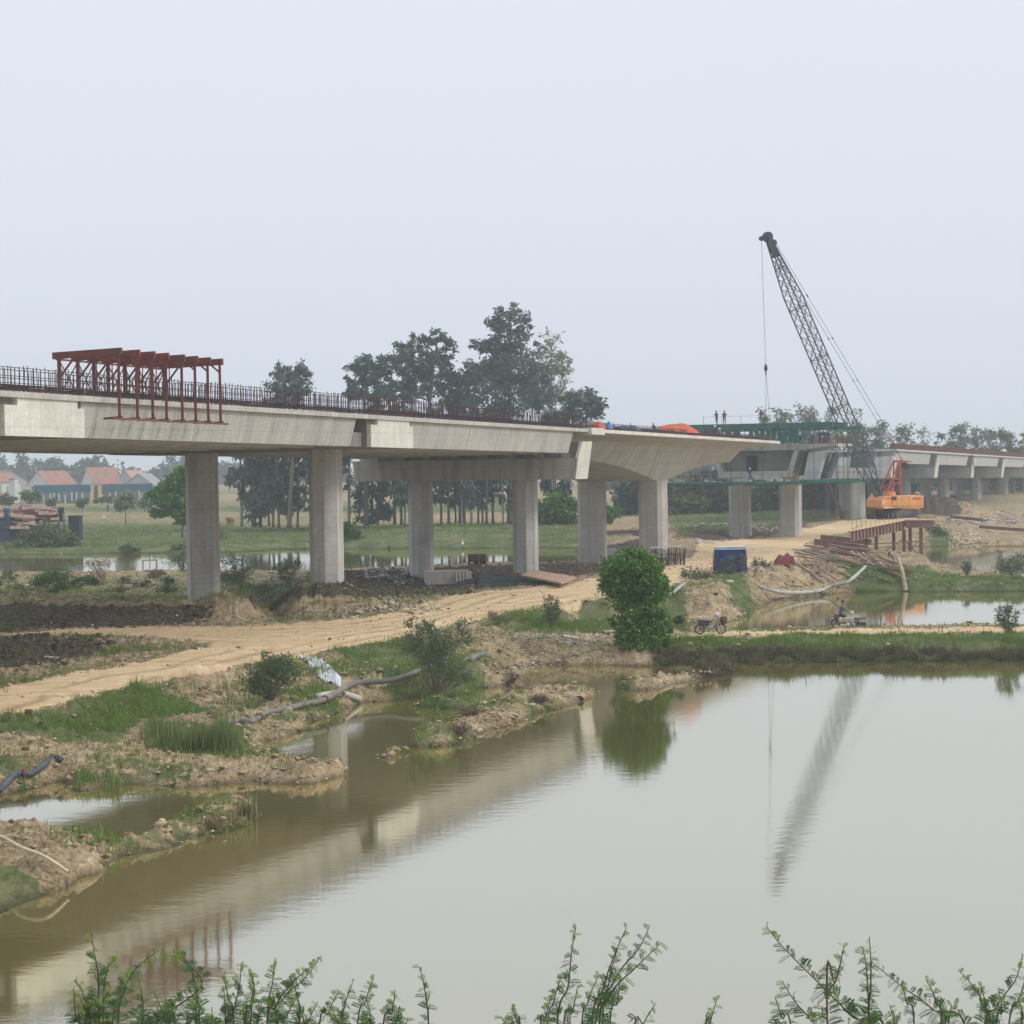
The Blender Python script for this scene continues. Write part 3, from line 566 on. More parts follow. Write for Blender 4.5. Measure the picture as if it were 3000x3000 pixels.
# ---- pier table under construction at pier 4
vc = thing('pier_table', 'unfinished box girder stub with an open dark hollow end on two grey piers', 'bridge', BP(171.5, 10, 0))
def pt(s, w_, z): return BP(s, w_, z)
ZT4, ZB4 = 12.45, 8.35; S0, S1 = 166.6, 177.0
mb = MB()
mb.hexa([pt(S0, 5.3, ZB4), pt(S1, 5.3, ZB4), pt(S1, 14.9, ZB4), pt(S0, 14.9, ZB4), pt(S0, 5.3, ZB4+.75), pt(S1, 5.3, ZB4+.75), pt(S1, 14.9, ZB4+.75), pt(S0, 14.9, ZB4+.75)])
for a, b, c, d in ((4.35, 5.3, 4.9, 5.95), (15.9, 14.9, 15.2, 14.3)):   # inclined webs
    mb.hexa([pt(S0, min(b, d), ZB4+.75), pt(S1, min(b, d), ZB4+.75), pt(S1, max(b, d), ZB4+.75), pt(S0, max(b, d), ZB4+.75), pt(S0, min(a, c), ZT4-.5), pt(S1, min(a, c), ZT4-.5), pt(S1, max(a, c), ZT4-.5), pt(S0, max(a, c), ZT4-.5)])
for s0, s1 in ((S0, S1),):   # top slab with wings
    mb.loft([[pt(s, -.3, ZT4-.28), pt(s, 4.2, ZT4-.75), pt(s, 15.8, ZT4-.75), pt(s, 20.3, ZT4-.28), pt(s, 20.3, ZT4), pt(s, -.3, ZT4)] for s in (s0, s1)])
mb.build('box_shell', CM['concrete'], vc)
mb = MB()  # diaphragm with a door opening
for a, b, z0, z1 in ((5.6, 10.2, ZB4+.75, ZT4-.76), (11.7, 14.6, ZB4+.75, ZT4-.76), (10.2, 11.7, ZB4+2.7, ZT4-.76)):
    mb.hexa([pt(S0+1.8, a, z0), pt(S0+2.6, a, z0), pt(S0+2.6, b, z0), pt(S0+1.8, b, z0), pt(S0+1.8, a, z1), pt(S0+2.6, a, z1), pt(S0+2.6, b, z1), pt(S0+1.8, b, z1)])
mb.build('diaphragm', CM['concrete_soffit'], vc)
mb = MB(); mb.hexa([pt(S0+7, 5.6, ZB4+.75), pt(S0+7.3, 5.6, ZB4+.75), pt(S0+7.3, 14.6, ZB4+.75), pt(S0+7, 14.6, ZB4+.75), pt(S0+7, 5.2, ZT4-.76), pt(S0+7.3, 5.2, ZT4-.76), pt(S0+7.3, 15, ZT4-.76), pt(S0+7, 15, ZT4-.76)]); mb.build('added_back_wall', CM['concrete_soffit'], vc)  # wall added behind the door opening to shut out sky and keep it dark
for w_, zb in ((6.75, .2), (13.4, .1)): column(vc, 171.5, w_, zb, ZB4, 2.6, 2.5, .42)
# ---- far viaduct on the right
vd = thing('far_viaduct', 'pale concrete beam viaduct with projecting crosshead ends running off the right edge', 'bridge', BP(206, 10, 0))
PR = [206.0, 241.0, 277.5, 314.0, 351.0, 388.0, 425.0]
mb = MB()
for s0 in np.arange(206.2, 440, 8.0): bbox_(mb, s0, min(s0+8, 440), 0, 20, -.27, 0)
mb.build('deck_slab', CM['concrete_white'], vd)
for i, sc in enumerate(PR):
    zg = 2.0 if i else 1.2
    hammer(vd, sc, (zg-1.2, zg-1.2), new=True, cols=(5.4, 14.9))
    e = PR[i+1]-4.2 if i+1 < len(PR) else 440
    m2 = MB()
    for k in range(8):
        wc = 1.35+k*(20-2.7)/7; top, bot = 1.0, .62
        def sec(s): return [BT(s, wc-bot, -2.0), BT(s, wc+bot, -2.0), BT(s, wc+top, -.47), BT(s, wc+top, -.274), BT(s, wc-top, -.274), BT(s, wc-top, -.47)]
        m2.loft([sec(sc+1.62), sec(e)])
    m2.build('beams', CM['concrete_white'], vd)
# ---- reinforcement standing on the decks
def rebar(parent, s0, s1, h, step, rows_, seed=1, mats=True, t=.034):
    rnd = random.Random(seed); mb = MB()
    for w_, hh in rows_:
        s = s0
        while s < s1:
            H_ = hh*(rnd.uniform(.9, 1.06)); mb.beam(BT(s, w_, 0), BT(s+rnd.uniform(-.03, .03), w_+rnd.uniform(-.05, .05), H_), t)
            s += step*rnd.uniform(.7, 1.3)
        for k, f in enumerate((.35, .62, .95)):
            for a in np.arange(s0, s1, 11.0):
                b = min(a+11.3, s1); mb.beam(BT(a, w_-.04, hh*f+rnd.uniform(-.02, .02)), BT(b, w_-.04, hh*f+rnd.uniform(-.02, .02)), t*.9)
    if mats:
        for k in range(int((s1-s0)/.45)):
            s = s0+k*.45+rnd.uniform(-.08, .08); w1 = rnd.uniform(1.4, 3.0)
            mb.beam(BT(s, .5, .12+rnd.uniform(0, .22)), BT(s+rnd.uniform(-.2, .2), w1, .16+rnd.uniform(0, .25)), t)
            mb.beam(BT(s, .42, .0), BT(s+rnd.uniform(-.05, .05), .42, rnd.uniform(.25, .5)), t*1.1)
        for q in range(7):
            for a in np.arange(s0, s1, 9.0):
                z = .10+.06*q; mb.beam(BT(a, .45+.22*q, z+rnd.uniform(-.03, .04)), BT(min(a+9.6, s1), .45+.22*q, z+rnd.uniform(-.03, .04)), .05)
    o = mb.build('rebar', rebarm, parent); return o
rebar(va, -30, 76, 1.25, .30, ((.55, 1.22), (1.0, 1.12), (19.2, 1.3)), 3)
rebar(vb, 77, 139, .5, .42, ((.5, .62), (3.0, .75), (19.2, .8)), 5)
rnd = random.Random(9)
for k in range(26):
    s = rnd.uniform(82, 137); w_ = rnd.uniform(2, 16); mb = MB(); mb.beam(BT(s, w_, 0), BT(s+.1, w_, rnd.uniform(.9, 1.9)), .05); mb.build('starter_bar', rebarm, vb)
mb = MB(); rnd = random.Random(4)
s = 206.5
while s < 430:
    mb.beam(BT(s, .5, 0), BT(s, .5, rnd.uniform(.78, .95)), .07); mb.beam(BT(s, .9, 0), BT(s+.4, .9, rnd.uniform(.7, .85)), .07); s += .42
for f in (.2, .4, .6, .82): mb.beam(BT(206.5, .45, f), BT(430, .45, f), .08)
o = mb.build('rebar', rust, vd)
mb = MB(); s = 168.5
while s < 176:
    mb.beam(pt(s, -.1, ZT4), pt(s, -.1, ZT4+.75+rnd.uniform(0, .2)), .05); mb.beam(pt(s, 2.5, ZT4), pt(s, 2.5, ZT4+.75), .05); s += .35
for k in range(24): w_ = .2+k*.45; mb.beam(pt(167.3, w_, ZT4), pt(167.3, w_, ZT4+rnd.uniform(.5, .9)), .05)
mb.beam(pt(167, -.1, ZT4+.35), pt(176, -.1, ZT4+.35), .06); mb.beam(pt(167.3, 0, ZT4+.5), pt(167.3, 11, ZT4+.5), .06)
mb.build('rebar', rust, vc)
# ---------------------------------------------------------------- people
def skinmesh(name, joints, edges, radii, root=0, sub=2):
    me = bpy.data.meshes.new(name); me.from_pydata(joints, edges, []); o = bpy.data.objects.new(name, me); COL.objects.link(o)
    sk = o.modifiers.new('skin', 'SKIN'); 
    for i, v in enumerate(me.skin_vertices[0].data):
        r = radii[i]; v.radius = (r, r) if not isinstance(r, tuple) else r; v.use_root = (i == root)
    sk.use_smooth_shade = True; s = o.modifiers.new('sub', 'SUBSURF'); s.levels = s.render_levels = sub
    dg = bpy.context.evaluated_depsgraph_get(); dg.update(); ev = o.evaluated_get(dg); nm = bpy.data.meshes.new_from_object(ev)
    bpy.data.objects.remove(o); return nm
navy = mat('navy_cloth', (0.03, 0.05, 0.16), var=.3, scale=6); darkc = mat('dark_cloth', (0.03, 0.035, 0.05), var=.3, scale=6)
greenc = mat('faded_green_cloth', (0.10, 0.17, 0.165), col2=(.05, .09, .10), scale=5); khaki = mat('khaki_cloth', (0.22, 0.19, 0.13), scale=6)
whitep = mat('white_plastic', (0.75, 0.75, 0.73), rough=.4, var=.08); yelp = mat('yellow_plastic', (0.75, 0.45, 0.05), rough=.4, var=.1)
blackh = mat('black_hair', (0.02, 0.018, 0.016), rough=.6)
def person(label, loc, rz, pose='stand', top=navy, legs=navy, hat=whitep, group=None, lean=0.0):
    """faces +Y before rotation; about 1.66 m tall; one skinned body, helmet as child"""
    if pose == 'sit':   # on a saddle 0.78 m high, arms forward to handlebars
        hip, kn, an, toe = (.09, 0, .84), (.17, .36, .72), (.16, .26, .32), (.16, .40, .27)
        ch, nk, hd = (0, .06+lean, 1.18), (0, .10+lean, 1.40), (0, .16+lean, 1.56)
        sh, el, ha = (.19, .08+lean, 1.33), (.27, .24, 1.10), (.25, .48, 1.05); fing = (.24, .56, 1.03)
        pel = (0, 0, .88)
    elif pose == 'crouch':
        hip, kn, an, toe = (.10, -.05, .52), (.15, .30, .50), (.13, .05, .10), (.13, .20, .04)
        ch, nk, hd = (0, .22, .82), (0, .34, 1.02), (0, .42, 1.16); sh, el, ha = (.19, .32, .96), (.23, .42, .70), (.16, .55, .50); fing = (.15, .60, .42); pel = (0, -.06, .56)
    else:
        hip, kn, an, toe = (.10, 0, .86), (.11, .03, .47), (.11, -.02, .09), (.12, .13, .04)
        ch, nk, hd = (0, .02+lean*.5, 1.18), (0, .03+lean, 1.42), (0, .05+lean*1.2, 1.56); sh, el, ha = (.20, .02+lean*.8, 1.36), (.27, .06+lean*.6, 1.10), (.22, .26+lean, .98); fing = (.20, .33+lean, .95); pel = (0, 0, .92)
    mx = lambda p: (-p[0], p[1], p[2])
    J = [pel, ch, nk, hd, (hd[0], hd[1]+.01, hd[2]+.09)]
    E = [(0, 1), (1, 2), (2, 3), (3, 4)]; R = [(.155, .12), (.165, .125), .058, .092, .07]
    for sgn in (1, -1):
        f = (lambda p: p) if sgn > 0 else mx; k = len(J)
        J += [f(hip), f(kn), f(an), f(toe), f(sh), f(el), f(ha), f(fing)]
        E += [(0, k), (k, k+1), (k+1, k+2), (k+2, k+3), (1, k+4), (k+4, k+5), (k+5, k+6), (k+6, k+7)]
        R += [.098, .066, .045, .04, .062, .045, .032, .03]
    me = skinmesh('body', J, E, R, 0, 1)
    for q in (top, legs, skin, darkc): me.materials.append(q)
    for p in me.polygons:
        c = p.center; m_ = 0
        if c.z > nk[2]+.03: m_ = 2
        elif c.z < toe[2]+.07 and c.z < .2+an[2]: m_ = 3
        elif (Vector(c)-Vector((math.copysign(ha[0], c.x), ha[1], ha[2]))).length < .075 or (Vector(c)-Vector((math.copysign(fing[0], c.x), fing[1], fing[2]))).length < .08: m_ = 2
        elif c.z < pel[2]-.02: m_ = 1
        p.material_index = m_; p.use_smooth = True
    t = thing('person', label, 'person', loc, group, rz)
    b = bpy.data.objects.new('body', me); COL.objects.link(b); b.parent = t
    if hat is not None:
        h = MB(); h.lathe((hd[0], hd[1]+.0, hd[2]+.055), [(.001, -.01), (.135, -.012), (.145, .0), (.118, .012), (.112, .05), (.085, .095), (.04, .12), (.001, .125)], 14)
        h.build('helmet' if hat in (whitep, yelp) else 'cap', hat, t, smooth=True, local=True)
    # face: nose, eyes and ears, small
    fc = MB(); fc.hexa([(-.014, hd[1]+.085, hd[2]-.01), (.014, hd[1]+.085, hd[2]-.01), (.01, hd[1]+.075, hd[2]-.01), (-.01, hd[1]+.075, hd[2]-.01), (-.008, hd[1]+.115, hd[2]-.005), (.008, hd[1]+.115, hd[2]-.005), (.006, hd[1]+.08, hd[2]+.04), (-.006, hd[1]+.08, hd[2]+.04)])
    fc.build('nose', skin, t, local=True)
    for sx in (-1, 1): fc = MB(); fc.box((sx*.095, hd[1]+.01, hd[2]+.015), (.02, .045, .06)); fc.build('ear', skin, t, local=True)
    return t
# ---------------------------------------------------------------- red gantry frames straddling the deck edge
tg = thing('formwork_gantry', 'row of eight rusty red steel frames straddling the deck edge at left', 'gantry', BT(8, 4, 0))
GS = []
for vx in (224, 258, 287, 313, 343, 368, 392, 415):   # outer legs seen in the photo
    # s on the line w=-.75 whose projection has that x
    lo, hi = -30, 60
    for _ in range(40):
        mid = (lo+hi)/2; p = BT(mid, -.75, 1); x = proj(p.x, p.y, p.z)[0]
        if x < vx: lo = mid
        else: hi = mid
    GS.append(lo)
for i, s in enumerate(GS):
    zt_ = 2.15; mb = MB(); wi = 2.7
    mb.beam(BT(s, -.75, -1.05), BT(s, -.75, zt_), .13, .10)               # outer hanger leg
    mb.beam(BT(s, wi, 0), BT(s, wi, zt_), .17, .13)                       # inner leg
    mb.beam(BT(s, 1.6, 0), BT(s, 1.6, zt_-.1), .05)                       
    mb.beam(BT(s, -.95, zt_+.08), BT(s, wi+.35, zt_+.02), .16, .34)       # top girder
    mb.beam(BT(s, -.9, -1.0), BT(s, .15, -1.05), .12, .1)                 # foot bracket
    mb.beam(BT(s, wi, zt_-1.1), BT(s, wi-.9, zt_-.1), .08)
    mb.beam(BT(s, -.75, zt_-.5), BT(s, -.2, zt_-.05), .08)
    mb.build('frame', redp, tg)
for i in range(len(GS)-1):
    mb = MB(); a, b = GS[i], GS[i+1]
    mb.beam(BT(a, 2.7, .2), BT(b, 2.7, 1.95), .045); mb.beam(BT(a, 2.7, 1.95), BT(b, 2.7, .2), .045)
    mb.build('cross_brace', rust, tg)
mb = MB()
mb.beam(BT(GS[0], 2.86, 2.0), BT(GS[-1]+.2, 2.86, 2.0), .09); mb.beam(BT(GS[0], 2.6, 1.0), BT(GS[-1], 2.6, .9), .06)
mb.beam(BT(GS[0]-.8, -.9, -1.1), BT(GS[-1]+.5, -.9, -1.1), .10)
mb.build('runner', rust, tg)
# ---------------------------------------------------------------- green form traveller at pier 4
tv = thing('form_traveller', 'green steel form traveller with roof beams above and hanging work platform below', 'scaffold', BP(163, 8, 8))
SF = 162.0
def tbox(mb, s0, s1, w0, w1, z0, z1): return bbox_(mb, s0, s1, w0, w1, z0, z1, rel=False)
mb = MB()
tbox(mb, SF, SF+.6, -.9, 17.6, 14.45, 15.05); tbox(mb, SF+5.0, SF+5.6, -1.6, 17.6, 14.45, 15.05); tbox(mb, SF+2.4, SF+2.9, -3.9, 16, 14.1, 14.5)
for w_ in np.arange(0, 18, 1.8): tbox(mb, SF-.6, SF+6.4, w_, w_+.2, 14.2, 14.44)
mb.build('roof_beams', greensteel, tv)
mb = MB()
for w_ in (5.2, 15.0):
    for s_ in (SF+.3, SF+5.2, SF+10.0): mb.beam(BP(s_, w_, 12.6), BP(s_, w_, 14.45), .35)
    mb.beam(BP(SF, w_, 12.9), BP(SF+12, w_, 12.9), .4); mb.beam(BP(SF+.3, w_, 14.3), BP(SF+5.2, w_, 13.0), .22); mb.beam(BP(SF+10, w_, 13.0), BP(SF+5.2, w_, 14.3), .22)
mb.build('main_truss', greensteel, tv)
pn = [(3.6+k*.72, 4.1+k*.72) for k in range(9)]+[(11+k*1.1, 11.8+k*1.1) for k in range(5)]
for a_, b_ in pn: mb = MB(); tbox(mb, SF+1.2, SF+1.25, a_, b_, 12.55, 14.2); mb.build('mesh_panel', mat('green_mesh_panel', (0.03, 0.17, 0.15), col2=(.02, .09, .09), scale=1.5), tv)
for s_, w_ in [(SF+.3, q) for q in (-1.2, 1.5, 4.6, 8, 12, 15.6, 17.3)]+[(q, r_) for q in (SF+2.6, SF+6.0) for r_ in (-3.4, -2.2, -.9)]:
    mb = MB(); mb.beam(BP(s_, w_, 7.9), BP(s_, w_, 14.4), .065); mb.build('hanger_rod', darkmetal, tv)
mb = MB()
tbox(mb, SF-1.5, SF-1.2, 3.0, 21.0, 7.55, 7.8); tbox(mb, SF+4.5, SF+4.8, -3.0, 21.0, 7.55, 7.85); tbox(mb, SF-1.5, SF+5, 3.0, 20.9, 7.802, 7.86)
for w_ in np.arange(3.2, 21, 2.2): tbox(mb, SF-1.4, SF+4.6, w_, w_+.15, 7.4, 7.56)
mb.build('lower_platform', greensteel, tv)
mb = MB(); tbox(mb, SF+3.0, SF+3.3, -3.6, 4.0, 7.62, 8.0); tbox(mb, SF+7.5, SF+7.8, -3.6, 4.0, 7.62, 8.0); tbox(mb, SF+3.3, SF+7.5, -3.5, 3.9, 7.86, 7.92); mb.build('side_platform', mat('bright_green_steel', (.02, .20, .13), col2=(.015, .13, .09), rough=.5, scale=1), tv)
mb = MB()
for w_ in np.arange(3.2, 21, 1.1): mb.beam(BP(SF-1.4, w_, 7.8), BP(SF-1.4, w_, 8.85), .05)
for z in (8.3, 8.85): mb.beam(BP(SF-1.4, 3.1, z), BP(SF-1.4, 21, z), .05)
for w_ in np.arange(-3.2, 3.2, 1.2): mb.beam(BP(SF+3.1, w_, 8), BP(SF+3.1, w_, 8.9), .05)
mb.beam(BP(SF+3.1, -3.4, 8.9), BP(SF+3.1, 3.2, 8.9), .05)
for w_ in np.arange(1.0, 16, 2.4): mb.beam(BP(SF+.1, w_, 15.05), BP(SF+.1, w_, 16.1), .045)
mb.beam(BP(SF+.1, 1, 16.0), BP(SF+.1, 15.5, 16.0), .03)
mb.build('guard_rail', mat('grey_rail', (.30, .22, .22), scale=2), tv)
rnd = random.Random(2)
for k in range(16): mb = MB(); w_ = rnd.uniform(4, 20); tbox(mb, SF-.9, SF-.2, w_, w_+rnd.uniform(.2, .7), 7.87, 7.87+rnd.uniform(.1, .45)); mb.build('packing_block', mat('pale_packing', (.5, .48, .45), scale=1.5), tv)
mb = MB()   # side web shutter and wing panel below the deck wing
mb.hexa([pt(SF+5.2, 4.2, ZT4-.95), pt(SF+9, 4.2, ZT4-.95), pt(SF+9, -.5, ZT4-.45), pt(SF+5.2, -.5, ZT4-.45), pt(SF+5.2, 4.2, ZT4-.83), pt(SF+9, 4.2, ZT4-.83), pt(SF+9, -.5, ZT4-.33), pt(SF+5.2, -.5, ZT4-.33)])
mb.build('wing_panel', CM['concrete_white'], tv)
mb = MB(); mb.hexa([pt(SF+5.0, 4.6, 8.5), pt(SF+9, 4.6, 8.5), pt(SF+9, 4.45, 8.5), pt(SF+5.0, 4.45, 8.5), pt(SF+5.0, 3.9, 11.5), pt(SF+9, 3.9, 11.5), pt(SF+9, 3.75, 11.5), pt(SF+5.0, 3.75, 11.5)])
mb.hexa([pt(SF+6.5, 1.9, 8.1), pt(SF+9, 1.9, 8.1), pt(SF+9, 1.3, 8.1), pt(SF+6.5, 1.3, 8.1), pt(SF+6.5, .5, 11.3), pt(SF+9, .5, 11.3), pt(SF+9, .1, 11.3), pt(SF+6.5, .1, 11.3)])
mb.build('side_shutter', mat('shutter_panel', (.10, .11, .15), col2=(.05, .055, .075), scale=1.0), tv)
mb = MB(); mb.hexa([pt(SF+5.0, 4.0, 8.0), pt(SF+9, 4.0, 8.0), pt(SF+9, 2.2, 8.0), pt(SF+5.0, 2.2, 8.0), pt(SF+5.0, 3.3, 11.4), pt(SF+9, 3.3, 11.4), pt(SF+9, 1.2, 11.4), pt(SF+5.0, 1.2, 11.4)])
mb.build('web_form', CM['concrete_white'], tv)
# scaffold tower in front of the far crosshead
ts = thing('scaffold_tower', 'thin grey tube scaffold standing beside the pale crosshead behind the crane boom', 'scaffold', BP(196, 5, 2))
mb = MB()
for w_ in np.arange(.6, 9.6, 1.5):
    for s_ in (197.5, 199.0): mb.beam(BP(s_, w_, 2), BP(s_, w_, 11.8), .07)
for z in (7.7, 8.6, 9.4, 10.6, 11.4): 
    for s_ in (197.5, 199.0): mb.beam(BP(s_, .4, z), BP(s_, 9.6, z), .06)
mb.build('tube_frame', grey, ts)
mb = MB(); tbox(mb, 197.4, 199.1, .3, 9.6, 7.62, 7.69); mb.build('planks', timber, ts)
ww = 'workers on the bridge'
P = person
def onview(vx, vy, s):  # point on transverse plane s seen at view px
    d = ray(vx, vy); n = Vector((ST, CT, 0)); t = (BP(s, 0, 0)-CP).dot(n)/d.dot(n); return CP+d*t
def w_at(vx, s): p = onview(vx, 900, s); q = p-BP(s, 0, 0); return q.x*-CT+q.y*ST
for vx, lab in ((1353.6, 'worker in dark clothes standing at left end of the green roof beams'), (1368, 'dark clothed worker beside a companion on the green roof beams'), (1437, 'worker in dark clothes and pale trousers alone in the middle of green roof')):
    q = BP(SF+.3, w_at(vx, SF+.3), 15.05); P(lab, q, random.uniform(-1, 4), 'stand', darkc, khaki if vx > 1400 else darkc, blackh, ww, .05)
q = BP(SF-.4, w_at(1415, SF-.4), 7.87); P('worker in blue overalls and white helmet before the hollow box end', q, math.pi+.4, 'stand', navy, navy, whitep, ww)
q = BP(SF-.4, w_at(1346, SF-.4), 7.87); P('blue clothed worker on the hanging platform below the girder tip', q, 1.2, 'stand', navy, darkc, whitep, ww)
for vx, lab, ht_, ps in ((1502, 'crouching worker on the deck under the green roof, leaning left', whitep, 'crouch'), (1511, 'crouching worker in navy with white helmet next to another croucher', whitep, 'crouch'), (1548, 'worker with yellow helmet standing right under the green roof', yelp, 'stand'), (1556, 'worker with white helmet standing beside the yellow helmeted one', whitep, 'stand'), (1562, 'worker in navy furthest right of the standing trio', darkc, 'stand')):
    q = pt(168.2, w_at(vx, 168.2), ZT4); P(lab, q, random.uniform(2, 4), ps, navy, navy, ht_, ww)
mb = MB(); wq = w_at(1626, 190.0); mb.hexa([BP(188, wq-1.2, 9.3), BP(192, wq-1.2, 9.3), BP(192, wq+1.2, 9.3), BP(188, wq+1.2, 9.3), BP(188, wq-1.5, 11.6), BP(192, wq-1.5, 11.6), BP(192, wq+.9, 11.6), BP(188, wq+.9, 11.6)])
t5 = thing('form_box', 'dark steel form box hanging beside the boom in front of the pale crosshead', 'formwork', BP(190, wq, 9.3)); mb.build('shell', MATS['shutter_panel'], t5)
mb = MB(); mb.beam(BP(190, wq-.6, 11.6), BP(190, wq-.6, 14.1), .07); mb.build('hanger', darkmetal, t5); mb = MB(); mb.beam(BP(176, wq-.6, 14.15), BP(192, wq-.6, 14.15), .3); mb.build('carrier_beam', greensteel, t5)
redc = mat('red_cloth', (.40, .05, .04), scale=6)
for vx, s_, w_, lab, tp_, ht_, ps in ((1378, 128, 3.5, 'worker in red shirt bending among the bars on the near cantilever', redc, whitep, 'crouch'), (1398, 131, 5, 'worker in navy with white helmet on the near cantilever deck end', navy, whitep, 'stand'), (1236, 104, 3.2, 'dark clothed worker crouching left of the orange tarpaulin', darkc, yelp, 'crouch'), (1326, 119, 6, 'worker in khaki beside the blue tarpaulin on deck', khaki, whitep, 'stand'), (1476, 0, 0, 'worker with white helmet at the left under the green roof', navy, whitep, 'stand'), (1530, 0, 0, 'worker bending between the crouchers and the standing trio', navy, yelp, 'crouch')):
    q = BT(s_, w_, .02) if s_ else pt(168.6, w_at(vx, 168.6), ZT4); P(lab, q, random.uniform(0, 6), ps, tp_, darkc, ht_, ww)
# loose covers on the cantilever deck
def heap(name, label, cat, c, sx, sy, h, m, seed, rz=0.0, n=14, group=None):
    """wrinkled cloth or sack heap draped over something"""
    mb = MB(); rnd = random.Random(seed); nx, ny = n, n; R = Matrix.Rotation(rz, 3, 'Z'); c = Vector(c)
    pts = []
    for j in range(ny+1):
        for i in range(nx+1):
            u, v = i/nx*2-1, j/ny*2-1; e = max(0, 1-max(abs(u)**3.2, abs(v)**3.2))**.5
            z = h*e*(.82+.5*mnoise.noise(Vector((u*1.7+seed, v*1.7, 0))))+.05*h*mnoise.noise(Vector((u*6, v*6+seed, 0)))
            pts.append(c+R@Vector((u*sx/2*(1+.08*mnoise.noise(Vector((v*3, seed, 0)))), v*sy/2, max(0, z))))
    f = [(j*(nx+1)+i, j*(nx+1)+i+1, (j+1)*(nx+1)+i+1, (j+1)*(nx+1)+i) for j in range(ny) for i in range(nx)]
    mb.add(pts, f); o = mb.build(name, m, origin=c, smooth=True); return tag(o, label, cat, group)
orange = mat('orange_tarp', (0.62, 0.13, 0.05), col2=(.40, .08, .05), rough=.5, scale=1.5); bluet = mat('blue_tarp', (0.03, 0.16, 0.42), col2=(.02, .09, .28), rough=.45, scale=1.5)
redt = mat('faded_red_cloth', (.45, .12, .08), scale=2)
def onedge(vx, w_):
    lo, hi = 60, 141
    for _ in range(40):
        mid = (lo+hi)/2; p = BT(mid, w_, 0)
        if proj(p.x, p.y, p.z)[0] < vx: lo = mid
        else: hi = mid
    return lo
q = BT(onedge(1272, 1.8), 1.8, .28); heap('tarpaulin', 'bright orange tarpaulin heaped over bars on the deck edge', 'tarpaulin', q, 4.6, 2.0, .85, orange, 3, -TH+math.pi/2-.9)
q = BT(onedge(1293, 1.8), 1.8, .22); heap('tarpaulin', 'small blue tarpaulin lying against the orange one on deck', 'tarpaulin', q, 2.2, 1.6, .8, bluet, 5, .3)
q = BT(onedge(1143, .8), .8, .15); heap('tarpaulin', 'crumpled blue sheet hanging at the deck joint next to red cloth', 'tarpaulin', q, 1.1, .9, .6, bluet, 8, .5)
q = BT(onedge(1124, .8), .8, .15); heap('cloth_bundle', 'faded red cloth bundle by the crumpled blue sheet at the joint', 'cloth', q, 1.7, 1.0, .5, redt, 9, .2)
q = BT(onedge(1184, 1.2), 1.2, .15); heap('cloth_bundle', 'dark grey bundle among the bars on the middle deck', 'cloth', q, 2.2, 1.0, .5, mat('grey_blue_cloth', (.10, .12, .18), scale=2), 12, .2)
# ---------------------------------------------------------------- crawler crane
YC = 219.0; ZC = 3.98
cx0 = D(1668, 935, YC).x
yaw = math.radians(22)
FW = Vector((-math.cos(yaw), -math.sin(yaw), 0)); LT = Vector((math.sin(yaw), -math.cos(yaw), 0))   # forward (left, nearer), side toward camera
C0 = Vector((cx0+.95, YC, ZC))
tcr = thing('crawler_crane', 'orange crawler crane with a tall green lattice boom leaning left', 'crane', C0)
def CP_(f, l, z): return C0+FW*f+LT*l+Vector((0, 0, z))
crO = mat('orange_crane_paint', (0.80, 0.37, 0.13), col2=(.60, .24, .08), rough=.6, scale=1.6, detail=9)
boomc = mat('boom_grey_green', (0.085, 0.115, 0.12), col2=(.045, .065, .07), rough=.6, scale=2); crw = mat('white_paint', (.75, .74, .70), rough=.5, var=.1)
hb = MB()
hull = [(-2.95, 1.13), (2.15, 1.13), (2.4, 1.3), (2.4, 2.05), (2.0, 2.47), (-2.95, 2.47)]
hb.prism([CP_(f, 1.55, z) for f, z in hull], CP_(0, 1.55, 0), CP_(0, -1.55, 0))
house = hb.build('house', crO, tcr, bevel=.05)
mb = MB(); mb.hexa([CP_(-2.97, -1.5, 1.15), CP_(-3.35, -1.5, 1.2), CP_(-3.35, 1.5, 1.2), CP_(-2.97, 1.5, 1.15), CP_(-2.97, -1.5, 2.42), CP_(-3.3, -1.5, 2.35), CP_(-3.3, 1.5, 2.35), CP_(-2.97, 1.5, 2.42)]); mb.build('counterweight', darkmetal, tcr, bevel=.04)
mb = MB(); mb.hexa([CP_(.55, 1.56, 2.02), CP_(1.15, 1.56, 2.02), CP_(1.15, 1.58, 2.02), CP_(.55, 1.58, 2.02), CP_(.55, 1.56, 2.44), CP_(1.15, 1.56, 2.44), CP_(1.15, 1.58, 2.44), CP_(.55, 1.58, 2.44)]); mb.build('window', darkmetal, house)
mb = MB()
for f in (-1.0, -.2, .45, 1.2): mb.beam(CP_(f, 1.565, 1.16), CP_(f, 1.565, 2.5), .02)
mb.beam(CP_(-2.94, 1.57, 1.36), CP_(2.36, 1.57, 1.36), .03)
mb.build('panel_seams', rust, house)
mb = MB(); mb.beam(CP_(2.4, 1.57, 1.25), CP_(1.7, 1.57, 1.25), .012, .14); mb.beam(CP_(1.55, 1.57, 1.25), CP_(1.3, 1.57, 1.25), .012, .14); mb.lathe((0, 0, 0), [(0.001, 0), (0.001, 0)], 3)
mb = MB()
for a, b in ((2.1, 1.5), (1.35, 1.1)): mb.hexa([CP_(a, 1.56, 1.18), CP_(b, 1.56, 1.18), CP_(b, 1.575, 1.18), CP_(a, 1.575, 1.18), CP_(a-.05, 1.56, 1.33), CP_(b-.05, 1.56, 1.33), CP_(b-.05, 1.575, 1.33), CP_(a-.05, 1.575, 1.33)])
